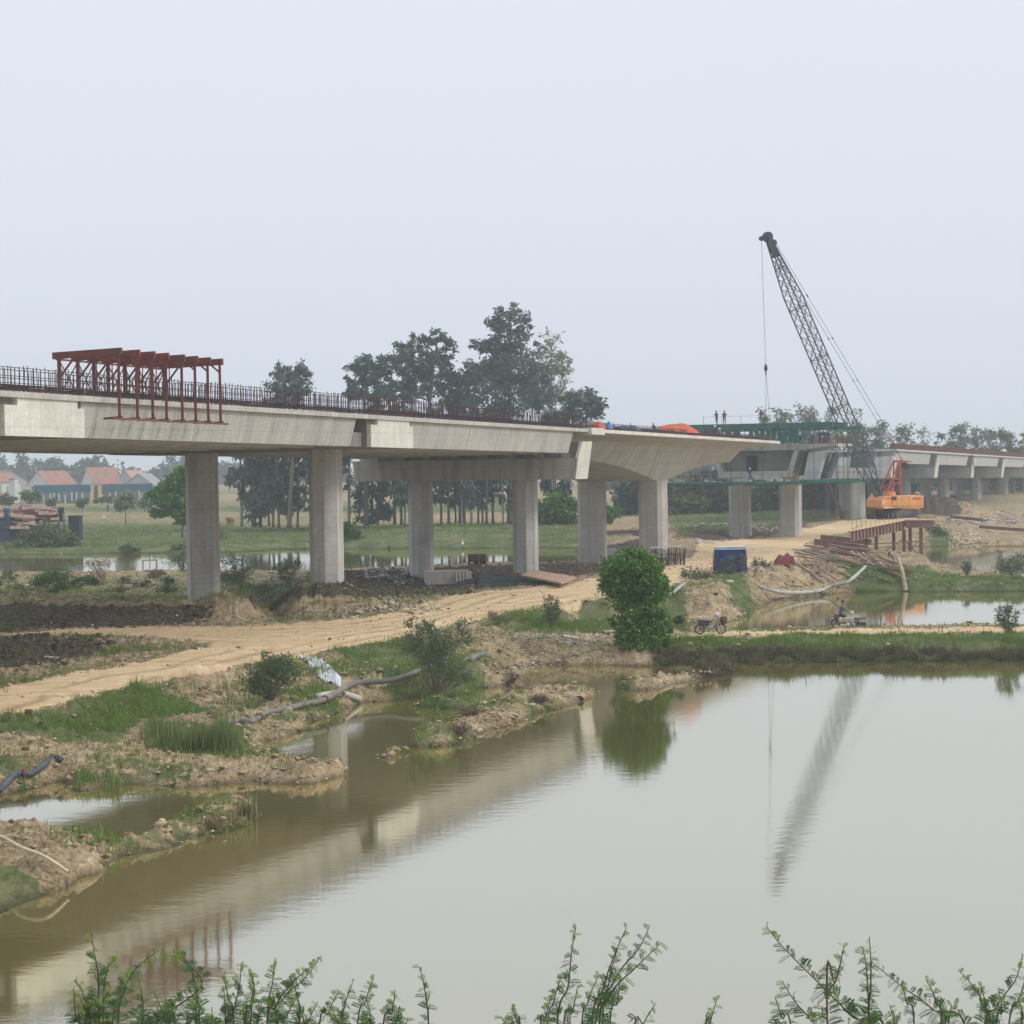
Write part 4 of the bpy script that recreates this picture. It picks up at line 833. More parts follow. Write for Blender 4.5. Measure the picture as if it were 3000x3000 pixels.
mb.hexa([CP_(2.3, 1.56, 1.72), CP_(2.08, 1.56, 1.72), CP_(2.08, 1.575, 1.72), CP_(2.3, 1.575, 1.72), CP_(2.3, 1.56, 1.95), CP_(2.08, 1.56, 1.95), CP_(2.08, 1.575, 1.95), CP_(2.3, 1.575, 1.95)])
mb.build('white_markings', crw, house)
def text(body, size, mtx, m, parent, name='lettering', ext=.006):
    cu = bpy.data.curves.new(name, 'FONT'); cu.body = body; cu.size = size; cu.extrude = ext; cu.align_x = 'CENTER'; cu.align_y = 'CENTER'; cu.offset = size*.02
    o = bpy.data.objects.new(name, cu); COL.objects.link(o); dg = bpy.context.evaluated_depsgraph_get(); dg.update()
    me = bpy.data.meshes.new_from_object(o.evaluated_get(dg)); bpy.data.objects.remove(o); me.transform(mtx); me.materials.append(m)
    ob = bpy.data.objects.new(name, me); COL.objects.link(ob); ob.parent = parent; return ob
off = CP_(0, 1.575, 0)-C0
def tm(f, z): # text plane on the camera side of the house
    p = CP_(f, 1.575, z)-C0; X_ = -FW; Z_ = LT; Y_ = Vector((0, 0, 1))
    return Matrix(((X_.x, Y_.x, Z_.x, p.x), (X_.y, Y_.y, Z_.y, p.y), (X_.z, Y_.z, Z_.z, p.z), (0, 0, 0, 1)))
text('HITACHI', .27, tm(-2.05, 2.13), rust, house); text('150', .2, tm(1.6, 2.22), rust, house)
# undercarriage
tyaw = math.radians(50); TF = Vector((-math.cos(tyaw), -math.sin(tyaw), 0)); TL = Vector((math.sin(tyaw), -math.cos(tyaw), 0))
for sd in (-1.5, 1.5):
    t_ = MB(); L_, Rr = 2.05, .46; prof = []
    for k in range(11): a = math.pi/2+math.pi*k/10; prof.append((-L_+math.cos(a)*Rr, .46+math.sin(a)*Rr))
    for k in range(11): a = -math.pi/2+math.pi*k/10; prof.append((L_+math.cos(a)*Rr, .46+math.sin(a)*Rr))
    Q = lambda f, l, z: C0+TF*f+TL*l+Vector((0, 0, z))
    t_.prism([Q(f, sd-.36, z) for f, z in prof], Q(0, sd-.36, 0), Q(0, sd+.36, 0)); tr = t_.build('track', mat('track_steel', (.14, .12, .11), col2=(.06, .055, .055), scale=3), tcr)
    g_ = MB()
    for k in range(26):
        u = (k+.5)/26; f = -L_+2*L_*u
        g_.box(Q(f, sd, .93), (.10, .74, .04), math.atan2(TF.y, TF.x)); g_.box(Q(f, sd, -.01), (.10, .74, .04), math.atan2(TF.y, TF.x))
    for k in range(9):
        a = -math.pi/2+math.pi*k/8
        for e_, sgn in ((L_, 1), (-L_, -1)):
            g_.box(Q(e_+sgn*math.cos(a)*.47, sd, .46+math.sin(a)*.47), (.06, .74, .06), math.atan2(TF.y, TF.x))
    g_.build('grousers', darkmetal, tr)
    g_ = MB()
    for k in range(6):
        f = -1.6+k*.64; c = Q(f, sd+.37, .3)
        g_.prism([c+TF*(.2*math.cos(a))+Vector((0, 0, .2*math.sin(a))) for a in [2*math.pi*j/12 for j in range(12)]], (0, 0, 0), TL*.05)
    g_.build('rollers', darkmetal, tr)
mb = MB(); mb.box(C0+Vector((0, 0, .62)), (2.6, 2.4, .5), tyaw); mb.lathe(C0+Vector((0, 0, .85)), [(.001, 0), (.95, 0), (.95, .28), (.001, .28)], 20); mb.build('turntable', darkmetal, tcr)
# cab on the far side front, boom foot, winch
mb = MB(); mb.prism([CP_(f, -.55, z) for f, z in ((1.2, 2.47), (1.95, 2.47), (1.9, 2.6), (1.75, 2.85), (1.2, 2.85))], CP_(0, -.55, 0), CP_(0, -1.5, 0)); mb.build('cab', crO, tcr, bevel=.03)
mb = MB(); mb.box(CP_(.9, .4, 2.75), (.9, .7, .45), -yaw); mb.box(CP_(.2, .2, 2.7), (.5, 1.4, .35), -yaw); mb.build('engine_cover', crO, tcr, bevel=.03)
# boom
tipP = D(1438, 453, YC); 
dxp = tipP.x-C0.x; FB = CP_(1.8, 0, 2.35)
blen_h = (tipP.x-FB.x)/FW.x; tipc = FB+FW*blen_h; tipc.z = tipP.z-.6
bd = (tipc-FB).normalized(); bn = bd.cross(LT).normalized(); 
if bn.z < 0: bn = -bn
BL = (tipc-FB).length
def BM(t, a, b): return FB+bd*t+bn*a+LT*b
def hw(t):   # half width of the lattice
    if t < 3.6: return .20+(.70-.20)*t/3.6
    if t > BL-6.5: return .22+(.70-.22)*(BL-t)/6.5
    return .70
ts_ = [0.0]+list(np.linspace(3.6, BL-6.5, 15))+[BL-3.2, BL]
ts2 = []
for a, b in zip(ts_[:-1], ts_[1:]):
    n = max(1, int(round((b-a)/1.25)))
    ts2 += [a+(b-a)*k/n for k in range(n)]
ts2.append(BL)
bch = MB()
for sa, sb in ((1, 1), (1, -1), (-1, 1), (-1, -1)):
    for a, b in ((0, 3.6), (3.6, BL-6.5), (BL-6.5, BL)):
        bch.beam(BM(a, sa*hw(a), sb*hw(a)*1.05), BM(b, sa*hw(b), sb*hw(b)*1.05), .11)
boom = bch.build('boom', boomc, tcr)
lc = MB()
for i, (a, b) in enumerate(zip(ts2[:-1], ts2[1:])):
    for (p, q) in (((1, 1), (1, -1)), ((-1, 1), (-1, -1)), ((1, 1), (-1, 1)), ((1, -1), (-1, -1))):
        A, B_ = (p, q) if i % 2 else (q, p)
        lc.beam(BM(a, A[0]*hw(a), A[1]*hw(a)*1.05), BM(b, B_[0]*hw(b), B_[1]*hw(b)*1.05), .05)
        lc.beam(BM(a, B_[0]*hw(a), B_[1]*hw(a)*1.05), BM(b, A[0]*hw(b), A[1]*hw(b)*1.05), .045)
    if i % 4 == 0:
        for (p, q) in (((1, 1), (1, -1)), ((-1, 1), (-1, -1)), ((1, 1), (-1, 1)), ((1, -1), (-1, -1))): lc.beam(BM(a, p[0]*hw(a), p[1]*hw(a)), BM(a, q[0]*hw(a), q[1]*hw(a)), .08)
lc.build('lacing', boomc, boom)
mb = MB()
mb.beam(BM(BL-2.0, 0, -.28), BM(BL+.5, .1, -.3), .07, .5); mb.beam(BM(BL-2.0, 0, .28), BM(BL+.5, .1, .3), .07, .5)
def wheel(mb, c, r, t, ax, n=18):
    ax = Vector(ax).normalized(); x = ax.cross(Vector((0, 0, 1))); x.normalize(); y = ax.cross(x)
    return mb.prism([Vector(c)-ax*t/2+x*(r*math.cos(2*math.pi*j/n))+y*(r*math.sin(2*math.pi*j/n)) for j in range(n)], (0, 0, 0), ax*t)
wheel(mb, BM(BL+.35, .0, 0), .55, .45, LT); wheel(mb, BM(BL-.5, .35, 0), .35, .4, LT); wheel(mb, BM(BL+.5, -.75, 0), .25, .3, LT); mb.beam(BM(BL+.5, 0, 0), BM(BL+.5, -.8, 0), .3, .12)
mb.build('sheave_head', darkmetal, boom)
# A-frame
AT = CP_(-.55, 0, 6.25)
mb = MB()
for l in (-.75, .75):
    mb.beam(CP_(-.55, l, 2.5), CP_(-.55, l*.8, 6.2), .13); mb.beam(CP_(1.4, l, 2.6), CP_(-.5, l*.8, 6.2), .12); mb.beam(CP_(.45, l*.9, 4.3), CP_(-.55, l*.9, 4.3), .10); mb.beam(CP_(-.55, l*.9, 4.0), CP_(.9, l*.9, 3.4), .08)
    mb.beam(CP_(.1, l*.9, 4.9), CP_(-.5, l*.9, 3.6), .08)
mb.beam(CP_(-.55, -.7, 6.2), CP_(-.55, .7, 6.2), .2); mb.beam(CP_(-.55, -.7, 4.3), CP_(-.55, .7, 4.3), .14); mb.beam(CP_(-.5, -.6, 6.3), CP_(-2.0, -.6, 6.15), .14); mb.beam(CP_(-.5, .6, 6.3), CP_(-2.0, .6, 6.15), .14)
mb.box(CP_(.5, 0, 3.0), (1.0, .9, .7), -yaw)
mb.build('a_frame', mat('a_frame_red_orange', (.48, .13, .07), col2=(.26, .07, .045), scale=2), tcr)
mb = MB(); wheel(mb, CP_(-1.0, .2, 5.75), .35, .2, LT); wheel(mb, CP_(-1.5, .2, 5.75), .35, .2, LT); wheel(mb, CP_(-1.9, -.2, 5.6), .3, .2, LT); mb.build('gantry_sheaves', darkmetal, tcr)
br = D(1672, 822, YC); brl = (br.x-FB.x)/FW.x; BR = FB+FW*brl; BR.z = br.z
mb = MB()
for l in (-.35, .35):
    mb.tube([BM(BL-.1, .35, l), BR+LT*l*1.4+Vector((0, 0, .3))], .022, 5)
    mb.tube([BR+LT*l, CP_(-1.1, l, 6.0)], .02, 5); mb.tube([BR+LT*l*.3, CP_(-1.5, l*.3, 6.0)], .02, 5)
    for f in (.28, .5, .72, .9):
        p = BM(BL-.1, .35, l).lerp(BR+LT*l*1.4+Vector((0, 0, .3)), f); mb.beam(p, p.lerp(BR, .02), .1)
mb.build('pendant_ropes', darkmetal, tcr)
mb = MB(); mb.loft([[BR+LT*y_*a+FW*x_*a+Vector((0, 0, z)) for x_, y_ in ((.75, .5), (-.75, .5), (-.75, -.5), (.75, -.5))] for z, a in ((-.3, 1.0), (-.18, 1.0), (.15, .65), (.35, .3))]); mb.build('bridle_block', grey, tcr)
hk = D(1442, 700, YC); ht = BM(BL+.4, -.8, 0); h1 = Vector((ht.x+.30, ht.y, D(1440, 700, YC).z)); h2 = h1+Vector((-.1, 0, -7.2))
mb = MB(); mb.tube([ht, h1], .022, 5); mb.tube([h1, h2], .018, 5); mb.tube([h1, h2+Vector((.6, .3, 0))], .018, 5); mb.build('hoist_rope', darkmetal, tcr)
mb = MB(); mb.lathe(h1, [(.001, .5), (.10, .42), (.19, .1), (.19, -.1), (.08, -.3), (.06, -.7), (.001, -.8)], 10); mb.build('hook', darkmetal, tcr)
mb = MB()
for l in (-.18, .18): mb.tube([BM(2, .72, l), BM(BL-1, .5, l)], .018, 4)
mb.build('boom_ropes', darkmetal, tcr)
# ---------------------------------------------------------------- site objects
def on(vx, vy, z0=1.5):     # ground point seen at a view pixel (iterated on the terrain)
    z = z0
    for _ in range(6):
        p = G(vx, vy, z); z = .5*z+.5*max(HZ(p.x, p.y), 0)
    p = G(vx, vy, z); return Vector((p.x, p.y, max(HZ(p.x, p.y), 0)))
pvcg = mat('pale_grey_pipe', (.50, .49, .44), col2=(.28, .27, .25), rough=.6, scale=1.2); blkpipe = mat('black_plastic_pipe', (.07, .08, .10), col2=(.035, .04, .05), rough=.35, scale=1.5); mudpipe = mat('muddy_pipe', (.24, .22, .19), col2=(.10, .10, .10), rough=.55, scale=1.0)
def pipe(name, label, pts, r, m, n=8, lift=None, group=None, collars=()):
    W = []
    for p in pts:
        q = on(p[0], p[1], p[2] if len(p) > 2 else 1.0) if len(p) < 4 else D(p[0], p[1], p[3])
        W.append(q+Vector((0, 0, r*.9)))
    for _ in range(4 if name != 'pole' else 0):   # the pipe is stiff: ease the heights
        zs = [q.z for q in W]
        for i in range(1, len(W)-1): W[i].z = max((zs[i-1]+zs[i]+zs[i+1])/3, r*.6)
    if name == 'dredge_pipe': W = [Vector((q.x, q.y, max(q.z, HZ(q.x, q.y)+r*.6))) for q in W]
    if name == 'pole': W = [q+Vector((0, 0, .12 if i in (0, len(W)-1) else .35)) for i, q in enumerate(W)]
    if name == 'pole' and 'slanting' in label or 'thin grey' in label: W = [W[0], W[-1]]
    C = []
    for i in range(len(W)-1):
        a, b = W[max(i-1, 0)], W[i]; c, d = W[i+1], W[min(i+2, len(W)-1)]
        for k in range(4):
            t = k/4; C.append(0.5*((2*b)+(-a+c)*t+(2*a-5*b+4*c-d)*t*t+(-a+3*b-3*c+d)*t**3))
    C.append(W[-1]); t_ = thing(name, label, 'pipe', W[0], group)
    mb = MB(); mb.tube(C, r, n); mb.build('pipe_run', m, t_, smooth=True)
    for f in collars:
        k = int(f*(len(C)-2)); d = (C[k+1]-C[k]).normalized(); mb = MB(); mb.tube([C[k]-d*.06, C[k]+d*.06], r*1.45, 10); mb.build('collar', rust, t_)
    return t_
pipe('dredge_pipe', 'thick dark pipe with a red collar entering at the left edge', [(-60, 1516), (-20, 1497), (0, 1485), (30, 1470), (62, 1453), (100, 1440), (114, 1437)], .125, blkpipe, 10, collars=(.62,))
pipe('dredge_pipe', 'long sagging grey pipe crossing the green bank between reeds and bush', [(418, 1371), (450, 1366), (478, 1364), (500, 1352), (530, 1343), (570, 1338), (613, 1330), (670, 1312), (740, 1303), (797, 1274), (845, 1245)], .125, mudpipe, 10, collars=(.28, .62))
pipe('dredge_pipe', 'short grey pipe piece pointing out behind the bank sapling', [(887, 1249), (905, 1238), (925, 1226)], .13, mudpipe, 10)
pipe('dredge_pipe', 'stubby pale pipe with an open end lying under the long sagging pipe', [(598, 1318), (640, 1321), (679, 1325)], .15, pvcg, 12)
pipe('pole', 'bent pale pole lying across the lower left islet', [(-20, 1594), (0, 1604), (40, 1626), (85, 1644), (128, 1655)], .045, mat('pale_bamboo', (.60, .52, .36), scale=2), 6)
pipe('drain_pipe', 'straight white pipe on the slope just right of the round tree', [(1264, 1133, 1), (1276, 1119, 1), (1291, 1105, 1)], .13, pvcg, 8)
pipe('drain_pipe', 'long pale pipe floating along the edge of the upper pond', [(1370, 1100, 1.5), (1410, 1111, 1), (1455, 1124, .1), (1500, 1126, .1), (1544, 1121, .1), (1572, 1108, .6), (1602, 1097, .9), (1650, 1087, 1)], .13, pvcg, 8)
pipe('drain_pipe', 'dark short pipe parallel to the long floating one', [(1415, 1114, 1), (1435, 1124, .4), (1453, 1133, 0)], .11, mudpipe, 8)
pipe('pole', 'thin grey pole slanting from the bank to the floating pipe', [(1429, 1064, 2), (1485, 1088, 1.5), (1544, 1114, .2)], .055, pvcg, 6)
pipe('pole', 'shorter slanting pole beneath the thin grey pole', [(1474, 1092, 1), (1498, 1105, .6), (1524, 1120, .1)], .05, pvcg, 6)
# broken slabs and white blocks
def slab_(name, label, cat, vx, vy, dims, rz, tilt, m, lift=0.0, z0=1.5, group=None, bev=.02):
    p = on(vx, vy, z0)+Vector((0, 0, lift+dims[2]/2)); R = Matrix.Rotation(rz, 3, 'Z') @ Matrix.Rotation(tilt, 3, 'Y')
    rnd = random.Random(int(vx*7+vy)); mb = MB(); x, y, z = [q/2 for q in dims]
    j = lambda: 1+rnd.uniform(-.12, .1)
    P = [(-x*j(), -y*j(), -z), (x*j(), -y*j(), -z), (x*j(), y*j(), -z), (-x*j(), y*j(), -z)]; P += [(a*.97, b*.97, z) for a, b, _ in P]
    mb.hexa([p+R@Vector(q) for q in P]); o = mb.build(name, m, origin=p, bevel=bev); return tag(o, label, cat, group)
for vx, vy, d, rz, ti, lab in ((1090, 1213, (1.1, .5, .12), .5, .3, 'broken concrete slab tilted on the bank left of the round tree'), (1078, 1204, (.9, .6, .1), -.2, .15, 'flat grey slab lying above the tilted broken one'), (1150, 1192, (.7, .3, .12), .3, 0, 'short white slab peeking out at the left side of the round tree'),
                            (100, 1239, (.9, .45, .12), .1, .1, 'pale flat slab on the dark soil at far left')):
    slab_('concrete_slab', lab, 'slab', vx, vy, d, rz, ti, CM['concrete'])
slab_('concrete_block', 'white concrete wall block behind the top of the round tree', 'block', 1160, 1047, (2.0, .6, .75), .1, 0, CM['concrete_white'])
slab_('concrete_block', 'tilted white block on dark earth left of the blue tarp shelter', 'block', 1318, 1028, (.75, .5, .55), .5, .3, CM['concrete_white'], z0=1.3)
slab_('concrete_block', 'low pale slab next to the tilted white block', 'block', 1337, 1025, (1.2, .7, .25), .2, 0, CM['concrete_white'], z0=1.3)
slab_('concrete_block', 'square grey block at the near end of the girder pile', 'block', 1515, 1045, (1.0, .6, .55), .1, 0, CM['concrete'], z0=2.8)
# ribbed pile cap by the pit
p = on(870, 1098, .4); t = thing('pile_cap', 'low weathered concrete footing with ribbed face beside the dark pit', 'footing', p)
mb = MB(); mb.box(p+Vector((-1.2, 1.2, .35)), (3.6, 2.2, 1.1), .12); mb.build('footing', CM['concrete_stained'], t, bevel=.03)
for k in range(5): mb = MB(); mb.box(p+Vector((-.35+k*.28, .02+k*.034, .42)), (.14, .12, .85), .12); mb.build('rib', CM['concrete_white'], t)
# rusty hopper
p = on(900, 1066, 1.3); t = thing('steel_hopper', 'rust brown open steel hopper standing on rubble before the river', 'hopper', p)
k_ = MPX(p.y); W_ = 34*k_; H_ = 22*k_
mb = MB(); z0 = p.z+.18
for dx in (-.5, .14): 
    w0, w1 = W_*(.60 if dx < 0 else .36), 0
    a = p.x+W_*dx
    mb.box((a+w0/2, p.y+.55, z0+H_*.5), (w0, .06, H_*.92)); mb.box((a+.03, p.y, z0+H_*.5), (.06, 1.1, H_*.9)); mb.box((a+w0-.03, p.y, z0+H_*.5), (.06, 1.1, H_*.9)); mb.box((a+w0/2, p.y-.5, z0+H_*.68), (w0, .06, H_*.5))
    mb.box((a+w0/2, p.y, z0+H_*.93), (w0*1.03, 1.14, .05))
mb.build('shell', mat('dark_rust', (.12, .035, .035), col2=(.06, .025, .025), scale=2), t)
mb = MB(); mb.box((p.x-.1, p.y, p.z+.1), (W_*.62, .9, .22)); mb.build('skid', darkmetal, t)
mb = MB(); mb.box((p.x-W_*.28, p.y-.57, z0+H_*.25), (W_*.22, .04, .12)); mb.build('label_plate', crw, t)
# plywood deck over the pit + black-green net
def quadsheet(name, label, cat, cs, m, th=.06, n=10, wob=.03, seed=1, group=None, sag=0.0, cling=False):
    A, B, C_, D_ = [Vector(c) for c in cs]; mb = MB(); pts = []; pb = []
    for j in range(n+1):
        for i in range(n+1):
            u, v = i/n, j/n; q = (A*(1-u)+B*u)*(1-v)+(D_*(1-u)+C_*u)*v
            q = q+Vector((0, 0, wob*mnoise.noise(Vector((u*5+seed, v*5, seed)))-sag*math.sin(math.pi*u)*math.sin(math.pi*v)))
            if cling: q.z = max(q.z, HZ(q.x, q.y)+.08)
            pts.append(q); pb.append(q-Vector((0, 0, th)))
    N_ = (n+1)**2; f = []
    for j in range(n):
        for i in range(n):
            a = j*(n+1)+i; f.append((a, a+1, a+n+2, a+n+1)); f.append((N_+a, N_+a+n+1, N_+a+n+2, N_+a+1))
    for i in range(n):
        for a, b in ((i, i+1), (n*(n+1)+i+1, n*(n+1)+i), ((i+1)*(n+1), i*(n+1)), (i*(n+1)+n, (i+1)*(n+1)+n)): f.append((a, N_+a, N_+b, b))
    mb.add(pts+pb, f); o = mb.build(name, m, origin=A); return tag(o, label, cat, group)
zz = 1.95
quadsheet('plywood_deck', 'tan timber deck sheet tilted over the dark pit by the road', 'deck', [G(982, 1084, zz+.1), G(1060, 1100, zz+.1), G(1087, 1088, zz+.15), G(1011, 1075.5, zz+.25)], plyw, th=.12, wob=.05)
for (x, y) in ((985, 1085), (1058, 1100), (1084, 1090), (1015, 1078)): q = G(x, y, zz); mb = MB(); mb.box((q.x, q.y, zz-.85), (.12, .12, 1.6)); tag(mb.build('timber_prop', timber, origin=(q.x, q.y, .1)), 'timber prop carrying the tilted deck sheet', 'prop', 'props under the tilted deck sheet')
netm = mat('black_green_net', (.016, .04, .036), col2=(.008, .016, .02), rough=.7, scale=1.5)
quadsheet('debris_net', 'large black green net sagging over the pit beside the timber deck', 'net', [G(898, 1116, 1.1), G(1010, 1111, 1.4), G(1062, 1100, 1.7), G(905, 1080, 1.6)], netm, th=.03, n=24, wob=.3, seed=4, cling=True)
quadsheet('debris_net', 'narrow dark net edge beyond the right end of the timber deck', 'net', [G(1072, 1098, 1.4), G(1104, 1089, 1.6), G(1100, 1082, 1.7), G(1086, 1086, 1.6)], mat('grey_green_net', (.07, .085, .08), scale=1.5), th=.03, n=6, wob=.1, seed=6)
# white plastic sheet on the bank
wsh = mat('white_plastic_sheet', (.62, .66, .72), col2=(.42, .46, .52), rough=.45, scale=1.0, detail=6)
c4 = [on(563, 1238, 1.3), on(607, 1246, 1.3), on(650, 1304, .5), on(612, 1290, .7)]
mb = MB(); n = 22; V_ = []
for j in range(n+1):
    for i in range(n+1):
        u, v = i/n, j/n; q = (c4[0]*(1-u)+c4[1]*u)*(1-v)+(c4[3]*(1-u)+c4[2]*u)*v; V_.append([q.x, q.y])
V_ = np.array(V_); hh = terrain(V_[:, 0], V_[:, 1])
P_ = [(a, b, h+.10+.10*mnoise.noise(Vector((a*2.2, b*.9, 0)))) for (a, b), h in zip(V_, hh)]
mb.add(P_, [(j*(n+1)+i, j*(n+1)+i+1, (j+1)*(n+1)+i+1, (j+1)*(n+1)+i) for j in range(n) for i in range(n)])
tag(mb.build('plastic_sheet', wsh, origin=c4[0], smooth=True), 'wrinkled white plastic sheet draped down the bank beside the bush', 'sheet')
# blue tarpaulin shelter
p = on(1378, 1077, 2.1); k_ = MPX(p.y); W_, H_ = 62*k_, 44*k_
t = thing('tarp_shelter', 'dark blue tarpaulin shelter with a white top edge beside the dirt ramp', 'shelter', p)
mb = MB(); n = 18; R = Matrix.Rotation(-.12, 3, 'Z'); secs = []
for i in range(n+1):
    u = i/n; x = -W_/2+W_*u; f = 1+.03*math.sin(u*17); yb = .05*math.sin(u*29)
    secs.append([p+R@Vector((x*1.03, -.95+yb, 0)), p+R@Vector((x, -.85-yb, H_*.5)), p+R@Vector((x*.97, -.8, H_*.93*f)), p+R@Vector((x*.97, 0, H_*1.0)), p+R@Vector((x*.97, .8, H_*.93)), p+R@Vector((x, .9, 0))])
mb.loft(secs); mb.build('cover', mat('deep_blue_tarp', (.012, .05, .26), col2=(.008, .025, .14), rough=.45, scale=.8), t)
mb = MB(); mb.beam(p+R@Vector((-W_*.49, -.8, H_*.96)), p+R@Vector((W_*.49, -.8, H_*.96)), .3, .09); mb.box(p+R@Vector((0, .1, H_*1.03)), (W_*.95, 1.5, .04), -.12); mb.build('top_sheet', mat('pale_blue_sheet', (.50, .58, .72), scale=1), t)
mb = MB(); mb.box(p+R@Vector((-W_*.53, -.2, H_*.42)), (.07, 1.3, H_*.8), -.12); mb.build('side_panel', crw, t)
for sx in (-.47, .47):
    mb = MB(); mb.beam(p+R@Vector((W_*sx, -.9, 0)), p+R@Vector((W_*sx, -.9, H_)), .07); mb.build('post', rust, t)
# steel trestles
p0, p1 = on(1230, 1068, 1.8), on(1294, 1066, 1.9); t = thing('trestle_rack', 'dark steel trestle rack with pale top rail behind the round tree', 'rack', p0)
H_ = 34*MPX(p0.y); rnd = random.Random(3)
mb = MB()
for k in range(24):
    u = k/23; q = p0.lerp(p1, u); l = rnd.uniform(-.06, .06); dy = rnd.uniform(0, 1.0)
    mb.beam(q+Vector((l, dy, 0)), q+Vector((-l, dy, H_*rnd.uniform(.85, 1))), .05+.04*rnd.random())
    if k % 3 == 0: mb.beam(q+Vector((-.2, dy, H_*.1)), q+Vector((.25, dy, H_*.8)), .05)
for z in (.4, .62): mb.beam(p0+Vector((0, 0, H_*z)), p1+Vector((0, 0, H_*z)), .05)
mb.build('uprights', mat('brown_black_steel', (.07, .05, .05), col2=(.03, .03, .035), scale=3), t)
mb = MB(); mb.beam(p0+Vector((-.1, 0, H_)), p1+Vector((.1, 0, H_+.12)), .12, .07); mb.beam(p0+Vector((-.1, 1, H_)), p1+Vector((.1, 1, H_+.12)), .12, .07); mb.build('top_rail', CM['concrete_white'], t)
# red net bundle
p = on(1480, 1076, 2.3); heap('cloth_bundle', 'dark red net bundle on sand between blue shelter and girder pile', 'cloth', p, 38*MPX(p.y), 1.1, .85, mat('dark_red_net', (.22, .045, .05), col2=(.10, .03, .035), scale=5), 21, .1)
p = on(1575, 1092, 1.0); quadsheet('green_sheet', 'crumpled teal green sheet at the foot of the debris', 'sheet', [p+Vector((-.7, 0, .05)), p+Vector((.9, -.1, .08)), p+Vector((.75, 1.0, .75)), p+Vector((-.5, 1.1, .85))], mat('teal_sheet', (.05, .15, .14), col2=(.03, .08, .09), scale=2), th=.03, n=8, wob=.2)
# I-girders
def ibeam(mb, a, b, h, w_, tf=.035, up=Vector((0, 0, 1))):
    a, b = Vector(a), Vector(b); mb.beam(a+up*(h/2-tf/2), b+up*(h/2-tf/2), w_, tf); mb.beam(a-up*(h/2-tf/2), b-up*(h/2-tf/2), w_, tf); mb.beam(a, b, tf*.8, h-2*tf); return mb
def gird(label, a, b, Y, h=.45, w_=.3, m=pinkrust, group='steel girders stacked beside the ramp', name='steel_girder'):
    if group.startswith('steel girders'): Y = on((a[0]+b[0])/2, max(a[1], b[1])+7, 2.0).y
    A = D(a[0], a[1], Y); B = D(b[0], b[1], Y+(b[2] if len(b) > 2 else 0)); mb = MB(); ibeam(mb, A, B, h, w_)
    o = mb.build(name, m, origin=A); return tag(o, label, 'girder', group)
GY = on(1600, 1047, 2.0).y-.5
gird('rusty girder at the back of the pile, topmost', (1548, 1014), (1644, 1023, -1.5), 190.5, .62)
gird('pinkish girder in front of the topmost one, longest lit flange', (1536, 1022), (1636, 1035, -1.5), 188.5, .60, .34)
gird('third rusty girder lying lower and to the right', (1580, 1036), (1636, 1043, -1), 186.5, .5)
gird('short girder leaning diagonally across the pile front', (1550, 1037), (1571, 1025, 1), 186.2, .35, .25)
gird('thin rusty girder at the pile bottom', (1566, 1040), (1622, 1052, -2), 184.6, .3, .2)
# scattered planks and bars
rnd = random.Random(31); gp = 'planks and bars scattered below the girder pile'
kinds = [(timber, 'timber_plank', 'grey tan timber plank among the scattered debris', 'plank', .2, .05), (rust, 'steel_bar', 'rusty steel bar among the scattered debris', 'bar', .11, .11), (pinkrust, 'steel_channel', 'weathered red channel among the scattered debris', 'channel', .18, .08)]
for k in range(150):
    vx = rnd.uniform(1508, 1702); vy = rnd.uniform(1040, 1088)
    if vy > 1086-(1530-vx)*.5 and vx < 1530: continue
    if vy < 1046+(vx-1600)*.25: continue
    p = on(vx, vy, 1.8); L_ = rnd.uniform(1.0, 4.2); a = rnd.gauss(-.55, .4); kk = kinds[rnd.choice((0, 0, 0, 1, 2))]
    d = Vector((math.cos(a), math.sin(a)*1.2, 0)); A = p-d*L_/2; B = p+d*L_/2; A.z = max(HZ(A.x, A.y), 0)+rnd.uniform(.08, .8); B.z = max(HZ(B.x, B.y), 0)+rnd.uniform(.05, .45)
    if min(HZ(A.x, A.y), HZ(B.x, B.y)) < .3: continue
    mb = MB(); mb.beam(A, B, kk[4], kk[5]); tag(mb.build(kk[1], kk[0], origin=A), kk[2], kk[3], gp)
for k in range(24):
    vx = rnd.uniform(1525, 1685); vy = rnd.uniform(1046, 1068)+(vx-1600)*.08
    p = on(vx, vy, 1.8); L_ = rnd.uniform(1.6, 3.8); a = rnd.gauss(-.5, .35); d = Vector((math.cos(a), math.sin(a)*1.1, 0)); A = p-d*L_/2; B = p+d*L_/2; A.z = max(HZ(A.x, A.y), 0)+rnd.uniform(.25, 1.1); B.z = max(HZ(B.x, B.y), 0)+rnd.uniform(.1, .4)
    if HZ(A.x, A.y) < .5 or HZ(B.x, B.y) < .5: continue
    r_ = rnd.uniform(.05, .11); m_ = rnd.choice((mudpipe, pinkrust, mat('bare_pole', (.46, .38, .29), col2=(.22, .17, .13), scale=2), timber))
    mb = MB(); mb.tube([A, A.lerp(B, .5)+Vector((0, 0, rnd.uniform(-.05, .1))), B], r_, 7); tag(mb.build('pole', m_, origin=A, smooth=True), 'thick pole or pipe lying across the debris below the girder pile', 'pole', 'thick poles across the debris')
mb = MB(); A = on(1709, 1090, .8); B = Vector((D(1694, 1051, A.y+1).x, A.y+1, D(1694, 1051, A.y+1).z)); mb.tube([A+Vector((0, 0, -.1)), A.lerp(B, .5)+Vector((.08, 0, 0)), B], [.19, .15, .16], 9); tag(mb.build('log', mat('bare_log', (.50, .42, .33), col2=(.26, .20, .15), scale=2), origin=A), 'pale bare log leaning upright at the right end of the debris', 'log')
mb = MB(); A = on(1697, 1076, 1); B = D(1677, 1041, A.y); mb.beam(A, B, .09); tag(mb.build('steel_bar', darkmetal, origin=A), 'black bar leaning against the pale upright log', 'bar')
